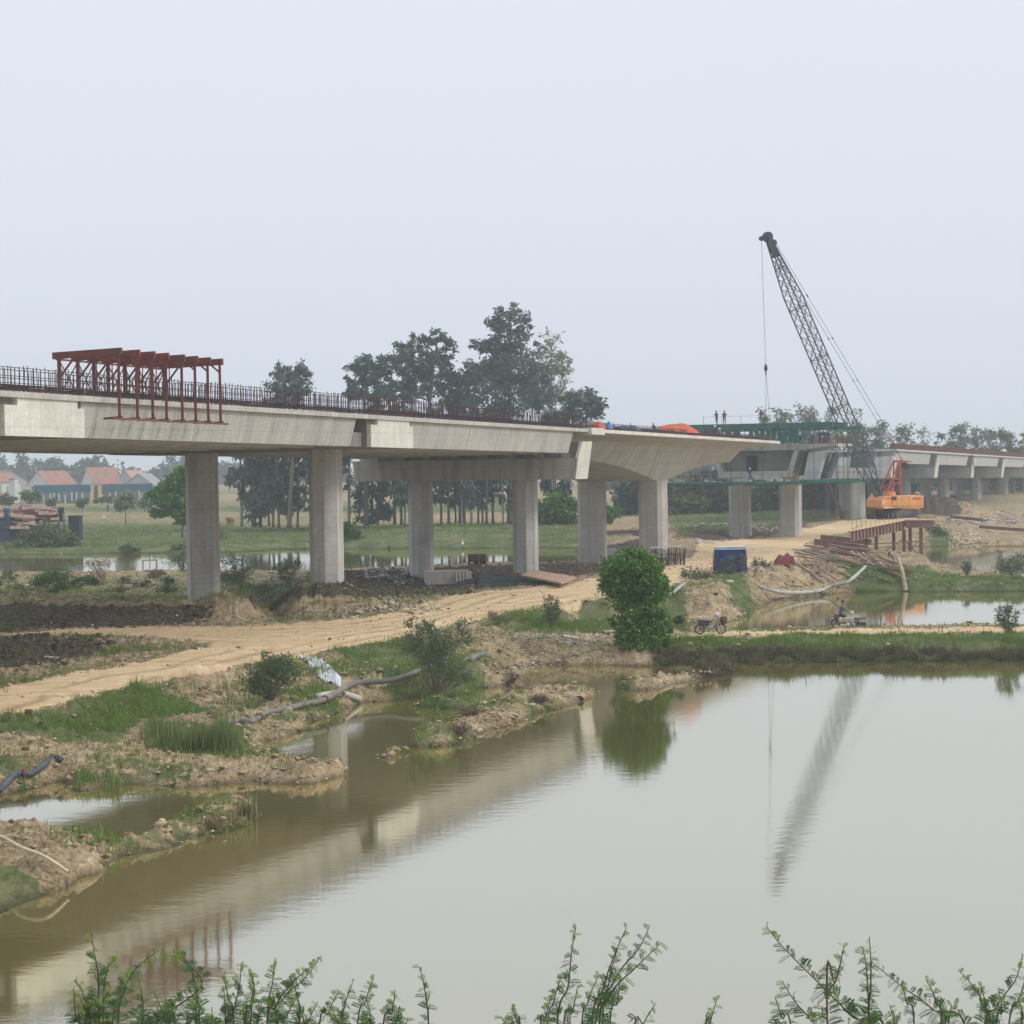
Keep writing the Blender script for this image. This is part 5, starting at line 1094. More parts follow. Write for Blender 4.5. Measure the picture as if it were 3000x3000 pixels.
mb = MB(); A = on(1672, 1062, 1.2); B = D(1677, 1041, A.y+.5); mb.beam(A, B, .08); tag(mb.build('steel_bar', darkmetal, origin=A), 'second black bar forming an inverted V with the first', 'bar')
# ---------------------------------------------------------------- temporary trestle bridge under the crane
tt = thing('trestle_bridge', 'weathered red steel trestle bridge carrying the crane over the channel', 'trestle', D(1700, 990, 215))
def sgirder(a, b, h, nst, name='plate_girder'):
    a, b = Vector(a), Vector(b); mb = MB(); up = Vector((0, 0, 1)); c0, c1 = a-up*h/2, b-up*h/2; ibeam(mb, c0, c1, h, .34, .04)
    o = mb.build(name, pinkrust, tt); m2 = MB(); side = (b-a).cross(up).normalized()
    if side.y > 0: side = -side
    for k in range(nst):
        q = c0.lerp(c1, (k+.5)/nst); m2.beam(q+side*.08-up*(h/2-.045), q+side*.08+up*(h/2-.045), .05, .14, up=side)
    if nst: m2.build('stiffeners', rust, o)
    return o
A1, A2, A3 = D(1604, 1003, 201), D(1706, 982, 213.5), D(1762, 982, 213.2)
for k, dy in enumerate((0, 3.2, 6.4, 9.6)):
    sgirder(A1+Vector((.32*dy, dy, 0)), A2+Vector((-.05, dy, 0)), 1.0, 16 if k == 0 else 0); sgirder(A2+Vector((.1, dy-.3*(k == 0), .02)), A3+Vector((0, dy, .02)), .78, 0)
mb = MB(); up = Vector((0, 0, .004)); th = Vector((0, 0, .13))
def deckq(a, b, w0, w1): 
    p = [a+Vector((0, w0, 0)), b+Vector((0, w0, 0)), b+Vector((0, w1, 0)), a+Vector((.32*w1 if a.x < A2.x-1 else 0, w1, 0))]; mb.hexa([q+up for q in p]+[q+th for q in p])
deckq(A1+Vector((0, 0, .02)), A2, -.25, 11); deckq(A2+Vector((.02, 0, .0)), A3+Vector((.3, 0, 0)), -.2, 11)
sandm = mat('packed_sand', (.64, .50, .32), col2=(.48, .36, .22), scale=1.2, detail=7)
mb.build('deck', sandm, tt)
for vx in (1652, 1706, 1738):
    for dy in (.2, 6):
        f = (vx-1604)/(1706-1604); q = A1.lerp(A2, f) if f <= 1 else A2.lerp(A3, (vx-1706)/56); mb = MB(); x, y = q.x, q.y+dy
        zt__ = q.z-(1.02 if f <= 1 else .8); mb.beam((x, y, -1.2), (x, y, zt__), .34, .05, up=(0, 1, 0)); mb.beam((x, y-.16, -1.2), (x, y-.16, zt__), .3, .04, up=(0, 1, 0)); mb.beam((x, y+.16, -1.2), (x, y+.16, zt__), .3, .04, up=(0, 1, 0)); mb.build('pile', rust, tt)
mb = MB(); 
for z in (.55, 1.7): mb.beam(Vector((D(1636, 1000, 205).x, 207, z)), Vector((D(1742, 1000, 213).x, 213.3, z)), .1)
for a, b in ((1652, 1706), (1706, 1738), (1738, 1706)): mb.beam(Vector((D(a, 1000, 209).x, 209.5, .2)), Vector((D(b, 1000, 212).x, 212.3, 2.0)), .09)
mb.build('bracing', rust, tt)
rnd = random.Random(5)
for k in range(12): q = A1.lerp(A2, k/12+.03); mb = MB(); mb.beam(q+Vector((0, -.1, .1)), q+Vector((0, -.1, .1+rnd.uniform(.6, 1.0))), .05); mb.build('stake', timber, tt)
slab_('timber_mat', 'pale timber mats stacked just right of the crane tracks', 'mat', 1747, 978, (1.7, 1.2, .45), .05, 0, timber, lift=0, z0=3.9)
bpy.data.objects['timber_mat'].location = D(1747, 975, 215.5)
slab_('timber_mat', 'long thin mat under the right end of the crane', 'mat', 1741, 982, (3.0, 1.6, .12), 0, 0, timber, z0=3.9); bpy.data.objects['timber_mat.001'].location = D(1741, 980.5, 216)
# leaning strut in front of the crosshead
mb = MB(); A = D(1563.6, 911, 233); B = D(1591, 979, 233); mb.beam(A, B, .42, .42); tag(mb.build('steel_strut', mat('dark_rust2', (.09, .05, .055), scale=2), origin=B), 'dark steel strut slanting down from the platform to the ground', 'strut')
# right bank scrap
for a, b, lab in (((1792, 975), (1853, 981), 'long dark red girder on the right bank rubble, highest'), ((1847, 994), (1945, 1001), 'red girder near the right edge above the channel'), ((1850, 981), (1908, 996), 'grey girder sloping between the two red ones')):
    Yg = on(a[0], a[1]+3, 2).y; gird(lab, a, b, Yg-1.0, .4, .3, grey if 'grey' in lab else pinkrust, 'girders on the right bank')
for vx, vy, d, rz, ti, lab in ((1842, 987, (2.2, 1.0, .3), .4, .2, 'pale slab lying between the right bank girders'), (1868, 990, (1.2, .7, .4), .2, .1, 'small white slab beside the pale one'), (1905, 985, (.3, 2.6, .2), .2, .6, 'leaning pale plank near right edge')):
    slab_('concrete_slab', lab, 'slab', vx, vy, d, rz, ti, CM['concrete_white'], z0=2)
# ---------------------------------------------------------------- sluice gate frame
p = on(283, 1079, .9); k_ = MPX(p.y); t = thing('sluice_gate', 'small dark concrete sluice gate frame standing in front of the river', 'gate', p)
mb = MB()
H_ = 24*k_
for sx in (-13, 13): mb.box((p.x+sx*k_, p.y, p.z+H_/2-.3), (.18, .2, H_+.6))
mb.box((p.x, p.y, p.z+H_-.02), (30*k_, .22, .16)); mb.build('frame', CM['concrete_stained'], t)
mb = MB(); mb.tube([(p.x, p.y, p.z-.2), (p.x, p.y, p.z+H_+.55)], .035, 6); mb.build('lift_screw', darkmetal, t)
mb = MB(); mb.box((p.x, p.y, p.z+.05), (24*k_, .08, .3)); mb.build('gate_leaf', rust, t)
# grey cabinet at pier foot
p = on(1108, 1062, .5); t = thing('steel_cabinet', 'small grey cabinet with a dark open door at the foot of the middle pier', 'cabinet', p)
mb = MB(); mb.box(p+Vector((-.2, 0, .5)), (.75, .5, 1.05)); mb.build('body', grey, t); mb = MB(); mb.box(p+Vector((.35, .05, .55)), (.4, .4, 1.0)); mb.build('door', darkmetal, t)
# ---------------------------------------------------------------- stones and clods
def ico():
    bm = bmesh.new(); bmesh.ops.create_icosphere(bm, subdivisions=1, radius=1); V = np.array([v.co[:] for v in bm.verts]); F = np.array([[v.index for v in f.verts] for f in bm.faces]); bm.free(); return V, F
IV, IF = ico()
def stones(name, label, pts, sizes, m, seed, flat=.6, kind='stuff'):
    rs = np.random.RandomState(seed); n = len(pts); V = IV[None]*(1+rs.uniform(-.42, .35, (n, len(IV), 1))); sc = np.stack([sizes*rs.uniform(.7, 1.4, n), sizes*rs.uniform(.7, 1.4, n), sizes*rs.uniform(.4, 1, n)*flat*1.4], -1)
    V = V*sc[:, None]; a = rs.uniform(0, 6.28, n); c, s = np.cos(a)[:, None], np.sin(a)[:, None]; X = V[..., 0]*c-V[..., 1]*s; Y = V[..., 0]*s+V[..., 1]*c; V = np.stack([X, Y, V[..., 2]], -1)+pts[:, None]
    Fq = IF[None]+(np.arange(n)*len(IV))[:, None, None]; o = npmesh(name, V.reshape(-1, 3), Fq.reshape(-1, 3), m, kind=kind); 
    return tag(o, label, 'stones' if kind == 'stuff' else 'rubble')
def islandmat(name, cols):
    m = bpy.data.materials.new(name); m.use_nodes = True; nt = m.node_tree; b = nt.nodes['Principled BSDF']; b.inputs['Roughness'].default_value = .95; b.inputs['Specular IOR Level'].default_value = .1
    g = nt.nodes.new('ShaderNodeNewGeometry'); r = nt.nodes.new('ShaderNodeValToRGB'); el = r.color_ramp.elements
    el[0].color = (*cols[0], 1); el[1].color = (*cols[-1], 1)
    for i, c in enumerate(cols[1:-1]): q = el.new((i+1)/(len(cols)-1)); q.color = (*c, 1)
    nt.links.new(g.outputs['Random Per Island'], r.inputs[0]); nt.links.new(r.outputs[0], b.inputs['Base Color']); return m
clod = islandmat('earth_clods', [(.14, .10, .06), (.30, .215, .13), (.42, .33, .22), (.30, .22, .14), (.55, .47, .35)]); dclod = islandmat('dark_clods', [(.04, .035, .03), (.10, .08, .06), (.20, .16, .12)])
whs = islandmat('pale_stones', [(.36, .31, .25), (.56, .51, .43), (.28, .24, .2)])
rs = np.random.RandomState(5)
zone = (~WT) & (YY > 55) & (YY < 330) & (np.abs(UU) < .3); iy, ix = np.nonzero(zone)
cell = (np.gradient(rows)[iy])*(YY[iy, ix]*(uu[600]-uu[599])); area_w = cell*(1-.93*RD[iy, ix])*(1-.75*GR[iy, ix])*np.clip(1.6-YY[iy, ix]/170, .12, 1)*(1+2.5*(fbm(XX[iy, ix]*.25, YY[iy, ix]*.25, 2) > .12))*(1+1.2*(DS[iy, ix] < 1.5))
def scatter(n, w_, seed):
    r = np.random.RandomState(seed); k = r.choice(len(w_), n, p=w_/w_.sum()); return iy[k], ix[k]
a, b = scatter(42000, area_w*(1-DK[iy, ix]), 1); sz = rs.gamma(1.6, .022, len(a))+.018; stones('clods', 'loose earth clods and gravel over the banks', np.stack([XX[a, b]+rs.uniform(-.2, .2, len(a)), YY[a, b]+rs.uniform(-.2, .2, len(a)), ZZ[a, b]+sz*.15], -1), sz, clod, 2)
a, b = scatter(14000, area_w*(DK[iy, ix]+.02), 3); sz = rs.gamma(1.8, .03, len(a))+.025; stones('dark_clods', 'dark damp clods under the viaduct', np.stack([XX[a, b], YY[a, b], ZZ[a, b]+sz*.15], -1), sz, dclod, 3)
a, b = scatter(1300, area_w, 4); sz = rs.gamma(2.0, .02, len(a))+.02; stones('pale_stones', 'whitish stones strewn on the soil', np.stack([XX[a, b], YY[a, b], ZZ[a, b]+sz*.3], -1), sz, whs, 4)
def rubble(label, x0, x1, y0, y1, n, sz0, m, seed, z0=1.3, lift=.15):
    r = np.random.RandomState(seed); P = []
    for _ in range(n): q = on(r.uniform(x0, x1), r.uniform(y0, y1), z0); P.append([q.x, q.y, q.z+r.uniform(0, lift)])
    o = stones('rubble', label, np.array(P), r.gamma(2., sz0*.22, n)+sz0*.22, m, seed); return o
rubble('pale grey broken concrete rubble beyond the second pier', 690, 782, 1076, 1096, 240, .16, islandmat('grey_rubble', [(.10, .10, .11), (.30, .31, .33), (.52, .53, .55)]), 5, lift=.3)
rubble('tan stones lining the edge of the road by the second pier', 640, 830, 1134, 1156, 200, .14, whs, 6)
rubble('orange brick rubble within the timber debris', 1625, 1672, 1056, 1070, 120, .10, islandmat('brick_bits', [(.45, .16, .08), (.55, .30, .18), (.65, .50, .38)]), 7, z0=1.5, lift=.25)
rubble('stone packed bank panel by the right channel', 1790, 1850, 1004, 1030, 420, .17, islandmat('revetment', [(.28, .22, .15), (.55, .42, .28), (.68, .58, .45)]), 8, z0=.8, lift=.1)
rubble('mixed rubble on the far ground behind the middle piers', 1290, 1480, 990, 1004, 170, .20, whs, 9, z0=1.2, lift=.2)
rubble('mixed scrap and stones on the right bank', 1790, 1932, 972, 990, 260, .22, islandmat('scrap', [(.30, .10, .08), (.5, .42, .36), (.12, .12, .16), (.7, .68, .66), (.35, .28, .2)]), 10, z0=2.2, lift=.4)
rubble('debris bits between blue shelter and girder pile', 1290, 1560, 1068, 1086, 260, .12, islandmat('scrap2', [(.22, .09, .08), (.42, .34, .26), (.10, .10, .12), (.6, .55, .5)]), 12, z0=2.1, lift=.2)
rubble('crumbling stones on the bank left of the round tree', 960, 1150, 1196, 1232, 260, .10, whs, 13, z0=1.0, lift=.06)
# ---------------------------------------------------------------- vegetation
def leafcloud(lobes, n, size, seed, droop=0.0, aspect=2.0, clump=26, tight=.16, shell=.55, up=0.0, flat=False):
    """lobes: (cx,cy,cz,rx,ry,rz) in the parent's frame -> many leaf sized quads gathered in clumps"""
    rs = np.random.RandomState(seed); lb = np.array(lobes, float); vol = (lb[:, 3]*lb[:, 4]*lb[:, 5])**.7; pr = vol/vol.sum()
    nc = max(3, n//clump); li = rs.choice(len(lb), nc, p=pr); d = rs.normal(size=(nc, 3)); d /= np.linalg.norm(d, axis=1)[:, None]
    r = rs.uniform(shell, 1.0, nc)**.6*(1+.16*rs.normal(size=nc)); cc = lb[li, :3]+d*r[:, None]*lb[li, 3:]
    csz = tight*(lb[li, 3:].mean(1))*rs.uniform(.6, 1.5, nc)
    k = rs.randint(0, nc, n); P = cc[k]+rs.normal(size=(n, 3))*csz[k][:, None]*np.array([1, 1, .8])
    a = rs.normal(size=(n, 3)); a[:, 2] = a[:, 2]*(1-droop)-droop*1.6; a /= np.linalg.norm(a, axis=1)[:, None]
    b = rs.normal(size=(n, 3)); b -= (b*a).sum(1)[:, None]*a; b /= np.linalg.norm(b, axis=1)[:, None]+1e-9
    L_ = size*rs.uniform(.6, 1.4, n)[:, None]; W_ = L_/aspect
    c_ = np.cross(a, b)*W_*.22
    V = np.stack([P, P+a*L_*.45+b*W_*.5+c_, P+a*L_, P+a*L_*.45-b*W_*.5+c_], 1)
    return V.reshape(-1, 3), np.arange(n*4).reshape(n, 4), cc
def limbs(mb, base, targets, r0, seed, bend=.12, rmin=.02):
    rnd = random.Random(seed)
    for tg_ in targets:
        a = Vector(base); b = Vector(tg_); m1 = a.lerp(b, .4)+Vector((rnd.uniform(-1, 1), rnd.uniform(-1, 1), rnd.uniform(0, .6)))*(b-a).length*bend; m2 = a.lerp(b, .75)+Vector((rnd.uniform(-1, 1), rnd.uniform(-1, 1), rnd.uniform(-.2, .6)))*(b-a).length*bend*.6
        mb.tube([a, m1, m2, b], [r0, r0*.75, r0*.45, max(rmin, r0*.18)], 5)
euc = leafmat('eucalyptus_leaf', (.034, .062, .055), (.12, .185, .145), trans=.25)
eucp = leafmat('pale_leaf', (.16, .20, .13), (.34, .38, .26), trans=.4)
broad = leafmat('broad_leaf', (.018, .05, .012), (.085, .20, .03), rough=.4, trans=.3)
brightg = leafmat('bright_leaf', (.03, .085, .01), (.16, .34, .04), rough=.4, trans=.35)
shrubl = leafmat('shrub_leaf', (.05, .08, .035), (.17, .23, .10), trans=.3)
dryl = leafmat('dry_leaf', (.16, .12, .07), (.38, .30, .18), trans=.3)
bambl = leafmat('bamboo_leaf', (.07, .10, .06), (.19, .23, .14), trans=.4)
def tree(name, label, cat, vb, Y, zg, lobes, n, lsize, m, trunk_r=.25, barkm=None, droop=.3, aspect=2.4, group=None, seed=1, tight=.16, forks=None, split=None, shell=.55, clump=26, thick=.8):
    """vb = view x of the stem foot; lobes: (vx, vy, rx, ry) in view px at depth Y"""
    k = MPX(Y); base = D(vb, 940, Y); base.z = zg; t = thing(name, label, cat, base, group); rnd = random.Random(seed)
    L_ = []
    for vx, vy, rx, ry in lobes:
        p = D(vx, vy, Y)-base; L_.append((p.x, rnd.uniform(-.5, .5)*rx*k, p.z, rx*k, rx*k*thick, ry*k))
    V, F_, cc = leafcloud(L_, n, lsize, seed, droop, aspect, tight=tight, shell=shell, clump=clump)
    tb = MB(); top = max(L_, key=lambda q: q[2]); tp = Vector((top[0], top[1], top[2]))
    if split is None: split = .35
    m1 = Vector((tp.x*.25, 0, tp.z*split)); tb.tube([Vector((0, 0, -.3)), Vector((0, 0, .3)), m1, m1.lerp(tp, .5), tp], [trunk_r*1.25, trunk_r, trunk_r*.8, trunk_r*.5, trunk_r*.12], 7)
    for q in L_:
        f = max(.15, min(.9, (q[2]-q[5])/max(tp.z, .1))); s_ = m1.lerp(tp, max(0, (f*tp.z-m1.z)/max(tp.z-m1.z, .1))) if f*tp.z > m1.z else Vector((0, 0, 0)).lerp(m1, f*tp.z/m1.z)
        limbs(tb, s_, [Vector(q[:3])], trunk_r*.4, rnd.random()*1e6)
    idx_ = rnd.sample(range(len(cc)), min(len(cc), forks if forks is not None else 26))
    for i in idx_:
        c = Vector(cc[i]); q = min(L_, key=lambda q: (Vector(q[:3])-c).length); limbs(tb, Vector(q[:3]), [c], trunk_r*.16, i, rmin=.012)
    tb.build('trunk', barkm or bark, t, local=True, smooth=True)
    npmesh('crown', V, F_, m, t); return t
# --- tall eucalyptus group beyond the river
YE = 296; zg = 1.9; EG = 'tall trees on the far river bank'
tree('eucalyptus_tree', 'tallest dark eucalyptus rising above the middle of the deck', 'tree', 962, YE, zg, [(962, 606, 44, 30), (958, 640, 46, 30), (935, 665, 40, 30), (985, 668, 36, 34), (905, 655, 26, 20), (960, 700, 62, 36), (915, 712, 48, 30), (1005, 715, 40, 34), (950, 745, 76, 30), (1020, 750, 44, 24), (890, 700, 24, 22)], 12500, .62, euc, .5, droop=.4, seed=3, tight=.115, shell=.35, clump=34)
tree('eucalyptus_tree', 'broad dark eucalyptus with a leaning forked top left of the tallest', 'tree', 790, YE-2, zg, [(825, 637, 26, 15), (838, 650, 18, 22), (800, 645, 26, 14), (765, 655, 24, 16), (780, 680, 44, 22), (815, 690, 40, 26), (745, 690, 36, 24), (800, 722, 56, 26), (850, 720, 28, 24), (760, 735, 46, 22), (725, 700, 22, 18)], 8600, .62, euc, .45, droop=.4, seed=4, tight=.115, shell=.35, clump=34)
tree('eucalyptus_tree', 'rounded eucalyptus crown at the left side of the high group', 'tree', 690, YE+3, zg, [(688, 682, 30, 18), (672, 705, 24, 22), (705, 700, 26, 22), (690, 730, 40, 24), (720, 745, 30, 18), (665, 735, 18, 22)], 4200, .6, euc, .36, droop=.4, seed=5, tight=.115, shell=.35, clump=34)
tree('eucalyptus_tree', 'isolated small crown poking over the deck between gantry and tall group', 'tree', 545, YE-4, zg, [(528, 702, 24, 16), (562, 698, 24, 18), (545, 722, 46, 20), (545, 745, 40, 22), (568, 690, 10, 12)], 3400, .6, euc, .36, droop=.4, seed=6, tight=.115, shell=.35, clump=34)
tree('eucalyptus_tree', 'thin pale yellowish tree right of the tallest eucalyptus', 'tree', 1045, YE+6, zg, [(1040, 660, 26, 28), (1058, 690, 22, 26), (1040, 715, 30, 30), (1062, 735, 20, 26), (1030, 755, 26, 24)], 1900, .62, eucp, .22, palebark, droop=.3, seed=7, tight=.24, forks=60)
tree('eucalyptus_tree', 'low open crown ending the high group at right', 'tree', 1095, YE, zg, [(1088, 752, 22, 16), (1108, 748, 20, 18), (1120, 765, 22, 12), (1095, 775, 34, 16)], 2100, .7, euc, .25, droop=.35, seed=8, tight=.2)
tree('eucalyptus_tree', 'lower leafy crown between the two tall eucalyptus', 'tree', 868, YE+5, zg, [(868, 725, 30, 24), (880, 748, 36, 26), (850, 755, 30, 22)], 2600, .6, euc, .3, droop=.4, seed=9, tight=.115, shell=.35, clump=34)
# --- trunks and hanging foliage seen below the deck
rnd = random.Random(77); UG = 'slender trees seen below the deck'
under = [(457, 868, 930, 20, 1), (480, 860, 960, 30, 0), (492, 865, 962, 30, 0), (505, 850, 955, 36, 0), (514, 850, 950, 30, 0), (524, 850, 950, 34, 0), (560, 860, 930, 24, 0), (600, 865, 945, 26, 0), (700, 868, 962, 28, 0), (712, 868, 960, 24, 0), (745, 880, 930, 24, 0), (757, 880, 925, 22, 0), (764, 880, 930, 24, 0),
         (775, 880, 928, 20, 0), (832, 890, 925, 24, 0), (845, 880, 930, 22, 0), (858, 880, 935, 22, 0), (869, 885, 935, 20, 1), (876, 890, 935, 22, 0), (889, 880, 935, 24, 1), (901, 885, 938, 22, 0), (908, 880, 935, 20, 0), (916, 885, 938, 26, 0), (930, 890, 945, 24, 0), (949, 890, 945, 20, 1), (962, 885, 940, 26, 0), (1038, 880, 950, 30, 0), (1050, 880, 945, 24, 0), (1064, 885, 950, 26, 0), (660, 880, 900, 18, 0)]
nm_ = ['slender dark trunk with hanging foliage in the row beneath the viaduct', 'slender pale barked trunk in the row beneath the viaduct']
for i, (vx, y0, y1, rx, pale) in enumerate(under):
    Y = YE+rnd.uniform(-5, 9); top = rnd.uniform(770, 800)
    lb = []
    for k in range(6): f = k/5; lb.append((vx+rnd.uniform(-.5, .5)*rx, top+(y1-top)*f, rx*rnd.uniform(.5, 1), rnd.uniform(14, 24)))
    tree('slender_tree', nm_[pale], 'tree', vx+rnd.uniform(-2, 2), Y, zg, lb, 1500 if i < 13 else 800, .8, euc, rnd.uniform(.15, .26), palebark if pale else bark, droop=.75, seed=100+i, group=UG, split=.5, forks=8, tight=.2)
# dense green trees on the far right of the span
DG = 'dense green trees behind the middle piers'
for i, (vx, lb, n, m) in enumerate([(1040, [(1040, 955, 26, 26), (1062, 965, 26, 22), (1025, 970, 20, 16)], 2600, brightg), (1150, [(1148, 968, 16, 12), (1140, 975, 14, 8)], 700, brightg), (1190, [(1190, 930, 26, 30), (1185, 960, 22, 18)], 2000, euc), (1225, [(1222, 920, 30, 34), (1230, 960, 26, 16)], 2200, euc),
                                    (1290, [(1290, 925, 36, 22), (1300, 950, 38, 20)], 2600, shrubl), (1345, [(1340, 915, 34, 26), (1350, 950, 34, 18)], 2600, euc), (1400, [(1400, 935, 36, 28)], 2200, shrubl), (1445, [(1445, 925, 34, 36), (1450, 955, 30, 18)], 2600, euc), (1500, [(1500, 930, 40, 36)], 2600, shrubl), (1560, [(1560, 930, 36, 36)], 2400, euc), (1620, [(1620, 925, 34, 38)], 2200, euc), (1680, [(1680, 925, 36, 38)], 2200, euc), (1740, [(1740, 915, 36, 40)], 2200, euc), (1800, [(1800, 905, 36, 40)], 2200, euc), (1860, [(1860, 905, 36, 40)], 2200, euc), (1915, [(1915, 905, 36, 40)], 2200, euc)]):
    Y = 330 if vx > 1180 else 285
    labs = {1040: 'bright green bushy tree beside the pier with cap end', 1150: 'small bright bush between two middle columns', 1190: 'dark tree left in the gap between middle columns', 1225: 'dark tree right in the gap, partly behind haunch column', 1290: 'grey green tree just right of haunch column', 1345: 'dark tree with low crown beneath the girder tip', 1400: 'light grey green tree behind a far column', 1445: 'dark tree between the two far columns', 1500: 'grey green tree behind the right far column', 1560: 'dark tree behind the slanting strut', 1620: 'dark tree behind the pale tapered pier', 1680: 'dark tree directly behind the crane body', 1740: 'dark tree left below the far viaduct', 1800: 'dark tree behind the brown spoil mound', 1860: 'dark tree under the far viaduct, second from right', 1915: 'dark tree at the right edge under the far viaduct'}
    tree('bushy_tree', labs[vx], 'tree', vx, Y if vx < 1700 else 500, 1.9, lb, n, .8, m, .22, seed=200+i, group=DG, droop=.15, aspect=1.6, forks=10, split=.3)
# --- feathery bamboo beyond the bridge
BG = 'feathery bamboo clumps on the right skyline'
def bamboo(vx, top, spread, Y, label, seed, n=1500, m=None, culms=14):
    k = MPX(Y); base = D(vx, 940, Y); base.z = 2.3; t = thing('bamboo_clump', label, 'bamboo', base, BG); rnd = random.Random(seed); rs = np.random.RandomState(seed)
    tb = MB(); pts = []; H_ = D(vx, top, Y).z-base.z
    for c in range(culms):
        a = rnd.uniform(0, 6.28); out_ = abs(rnd.gauss(.55, .35))*spread*k; h = H_*rnd.uniform(.6, 1.0); P_ = []
        for q in range(9):
            f = q/8; x = out_*(f**2.0)*math.cos(a); y = out_*(f**2.0)*math.sin(a); z = h*(f if f < .8 else .8+.2*math.sin((f-.8)/.2*1.9)); P_.append(Vector((x+rnd.uniform(-.4, .4)*0+.35*math.cos(a), y+.35*math.sin(a), z)))
            if f > .25: pts += [P_[-1]]*int(1+5*f)
        tb.tube(P_, [.07]*5+[.05, .04, .03, .015], 4)
    tb.build('culms', palebark, t, local=True)
    L_ = [(p.x, p.y, p.z, spread*k*.24, spread*k*.24, spread*k*.20) for p in pts]
    V, F_, cc = leafcloud(L_, n, .9, seed, .35, 3.5, tight=.55, clump=14, shell=.2); npmesh('foliage', V, F_, m or bambl, t); return t
bl = [(1455, 745, 22, 385, 'tall wispy bamboo clump left of the hoist rope end'), (1485, 778, 26, 390, 'rounded low clump behind the green roof beams'), (1520, 752, 30, 395, 'wispy clump with a plume leaning right near the boom'), (1550, 770, 24, 392, 'bamboo clump just left of the crane boom'), (1590, 790, 24, 395, 'bamboo clump crossing behind the boom'), (1622, 775, 26, 400, 'dark bamboo clump right of boom'), (1655, 788, 26, 400, 'bamboo clump below the hanging bridle block'), (1700, 800, 22, 420, 'narrow bamboo clump right of the bridle block'), (1740, 808, 30, 440, 'pale low bamboo clump above the far viaduct start'),
      (1785, 805, 22, 430, 'bamboo clump over the first far crosshead'), (1815, 795, 22, 430, 'tallest bamboo clump over the far viaduct'), (1845, 808, 24, 432, 'bamboo clump between the tallest and the leaning pole'), (1880, 806, 22, 430, 'bamboo clump by the leaning pole'), (1912, 812, 22, 430, 'bamboo clump near the right edge'), (1945, 810, 24, 430, 'bamboo clump cut by the right edge')]
for i, (vx, tp, sp_, Y, lab) in enumerate(bl): bamboo(vx, tp, sp_, Y, lab, 300+i, n=1500 if vx != 1740 else 700)
pipe_m = mat('dark_pole', (.08, .05, .05), scale=3)
mb = MB(); mb.tube([D(1833, 848, 350), D(1826, 826, 350), D(1817, 806, 350)], .07, 5); mb.tube([D(1833, 848, 350), D(1843, 920, 350)], .08, 5); tag(mb.build('pole', pipe_m, origin=D(1843, 920, 350)), 'thin dark pole slanting above the far viaduct near right edge', 'pole')
# --- far hazy tree band behind the village and fields
HG = 'far hazy trees behind the village'; rnd = random.Random(5)
for i in range(30):
    vx = -90+i*(1230/29.0)+rnd.uniform(-12, 12); Y = rnd.uniform(860, 960); tp = rnd.uniform(860, 885) if vx < 450 else rnd.uniform(868, 895)
    if 60 < vx < 240: tp = rnd.uniform(862, 874)
    lb = [(vx+rnd.uniform(-14, 14), tp+rnd.uniform(6, 60), rnd.uniform(16, 28), rnd.uniform(10, 20)) for _ in range(9)]+[(vx, tp+12, 12, 12)]
    tree('distant_tree', 'far hazy blue green tree standing in the band behind the village', 'tree', vx, Y, 3, lb, 1500, 2.2, euc, .35, seed=400+i, group=HG, droop=.2, aspect=1.6, forks=6, tight=.24)
for i in range(36):
    vx = 1130+i*40+rnd.uniform(-12, 12); Y = rnd.uniform(560, 640); lb = [(vx+rnd.uniform(-20, 20), rnd.uniform(868, 925), rnd.uniform(18, 28), rnd.uniform(10, 18)) for _ in range(6)]
    tree('distant_tree', 'far hazy tree in the backdrop behind the right half of the bridge', 'tree', vx, Y, 3, lb, 800, 1.6, euc, .35, seed=450+i, group='far hazy trees behind the right half', droop=.2, aspect=1.6, forks=4, tight=.22)
# --- trees in the fields at left
def small(vx, vyb, top, w_, lab, seed, m=shrubl, n=900, z0=2.3, ls=.5, name='young_tree', cat='tree', group='young trees in the field'):
    p = G(vx, vyb, z0); h = vyb-top
    return tree(name, lab, cat, vx, p.y, z0, [(vx, top+h*.28, w_*.5, h*.26), (vx-w_*.25, top+h*.42, w_*.4, h*.2), (vx+w_*.25, top+h*.4, w_*.4, h*.22)], n, ls, m, .1, seed=seed, group=group, droop=.1, aspect=1.7, forks=12, split=.4)
small(58, 962, 925, 34, 'round young tree left of centre in the field of the village', 1); small(98, 960, 940, 14, 'narrow little tree between two wider ones', 2, n=500); small(155, 965, 940, 20, 'young tree below the yellow gate pillars', 3, n=600); small(192, 955, 936, 26, 'low wide tree right of the yellow pillars', 4, n=600)
small(236, 985, 925, 34, 'airy tree with a long bare stem in the middle field', 5, m=eucp, n=1100, z0=2.0); small(273, 963, 944, 24, 'low bush tree beside the large left tree', 6, n=600); small(8, 962, 932, 30, 'young tree at the left edge above the machinery', 8)
tree('flat_crowned_tree', 'large spreading tree with layered branches left of the first pier', 'tree', 343, 262, 1.9, [(340, 905, 22, 14), (325, 920, 26, 12), (300, 932, 26, 9), (318, 940, 34, 10), (345, 940, 24, 14), (285, 935, 10, 5), (335, 962, 26, 9), (303, 968, 20, 7), (352, 975, 20, 12), (355, 890, 16, 14)], 7000, .5, brightg, .16, seed=61, droop=.05, aspect=1.6, tight=.15, forks=60, split=.45)
tree('large_bush', 'large dense green bush in front of the machinery yard', 'bush', 86, 262, .5, [(60, 1020, 26, 16), (90, 1010, 32, 18), (118, 1020, 24, 14), (80, 1028, 40, 10)], 6000, .45, shrubl, .1, seed=62, droop=.05, aspect=1.6, tight=.2, split=.3)
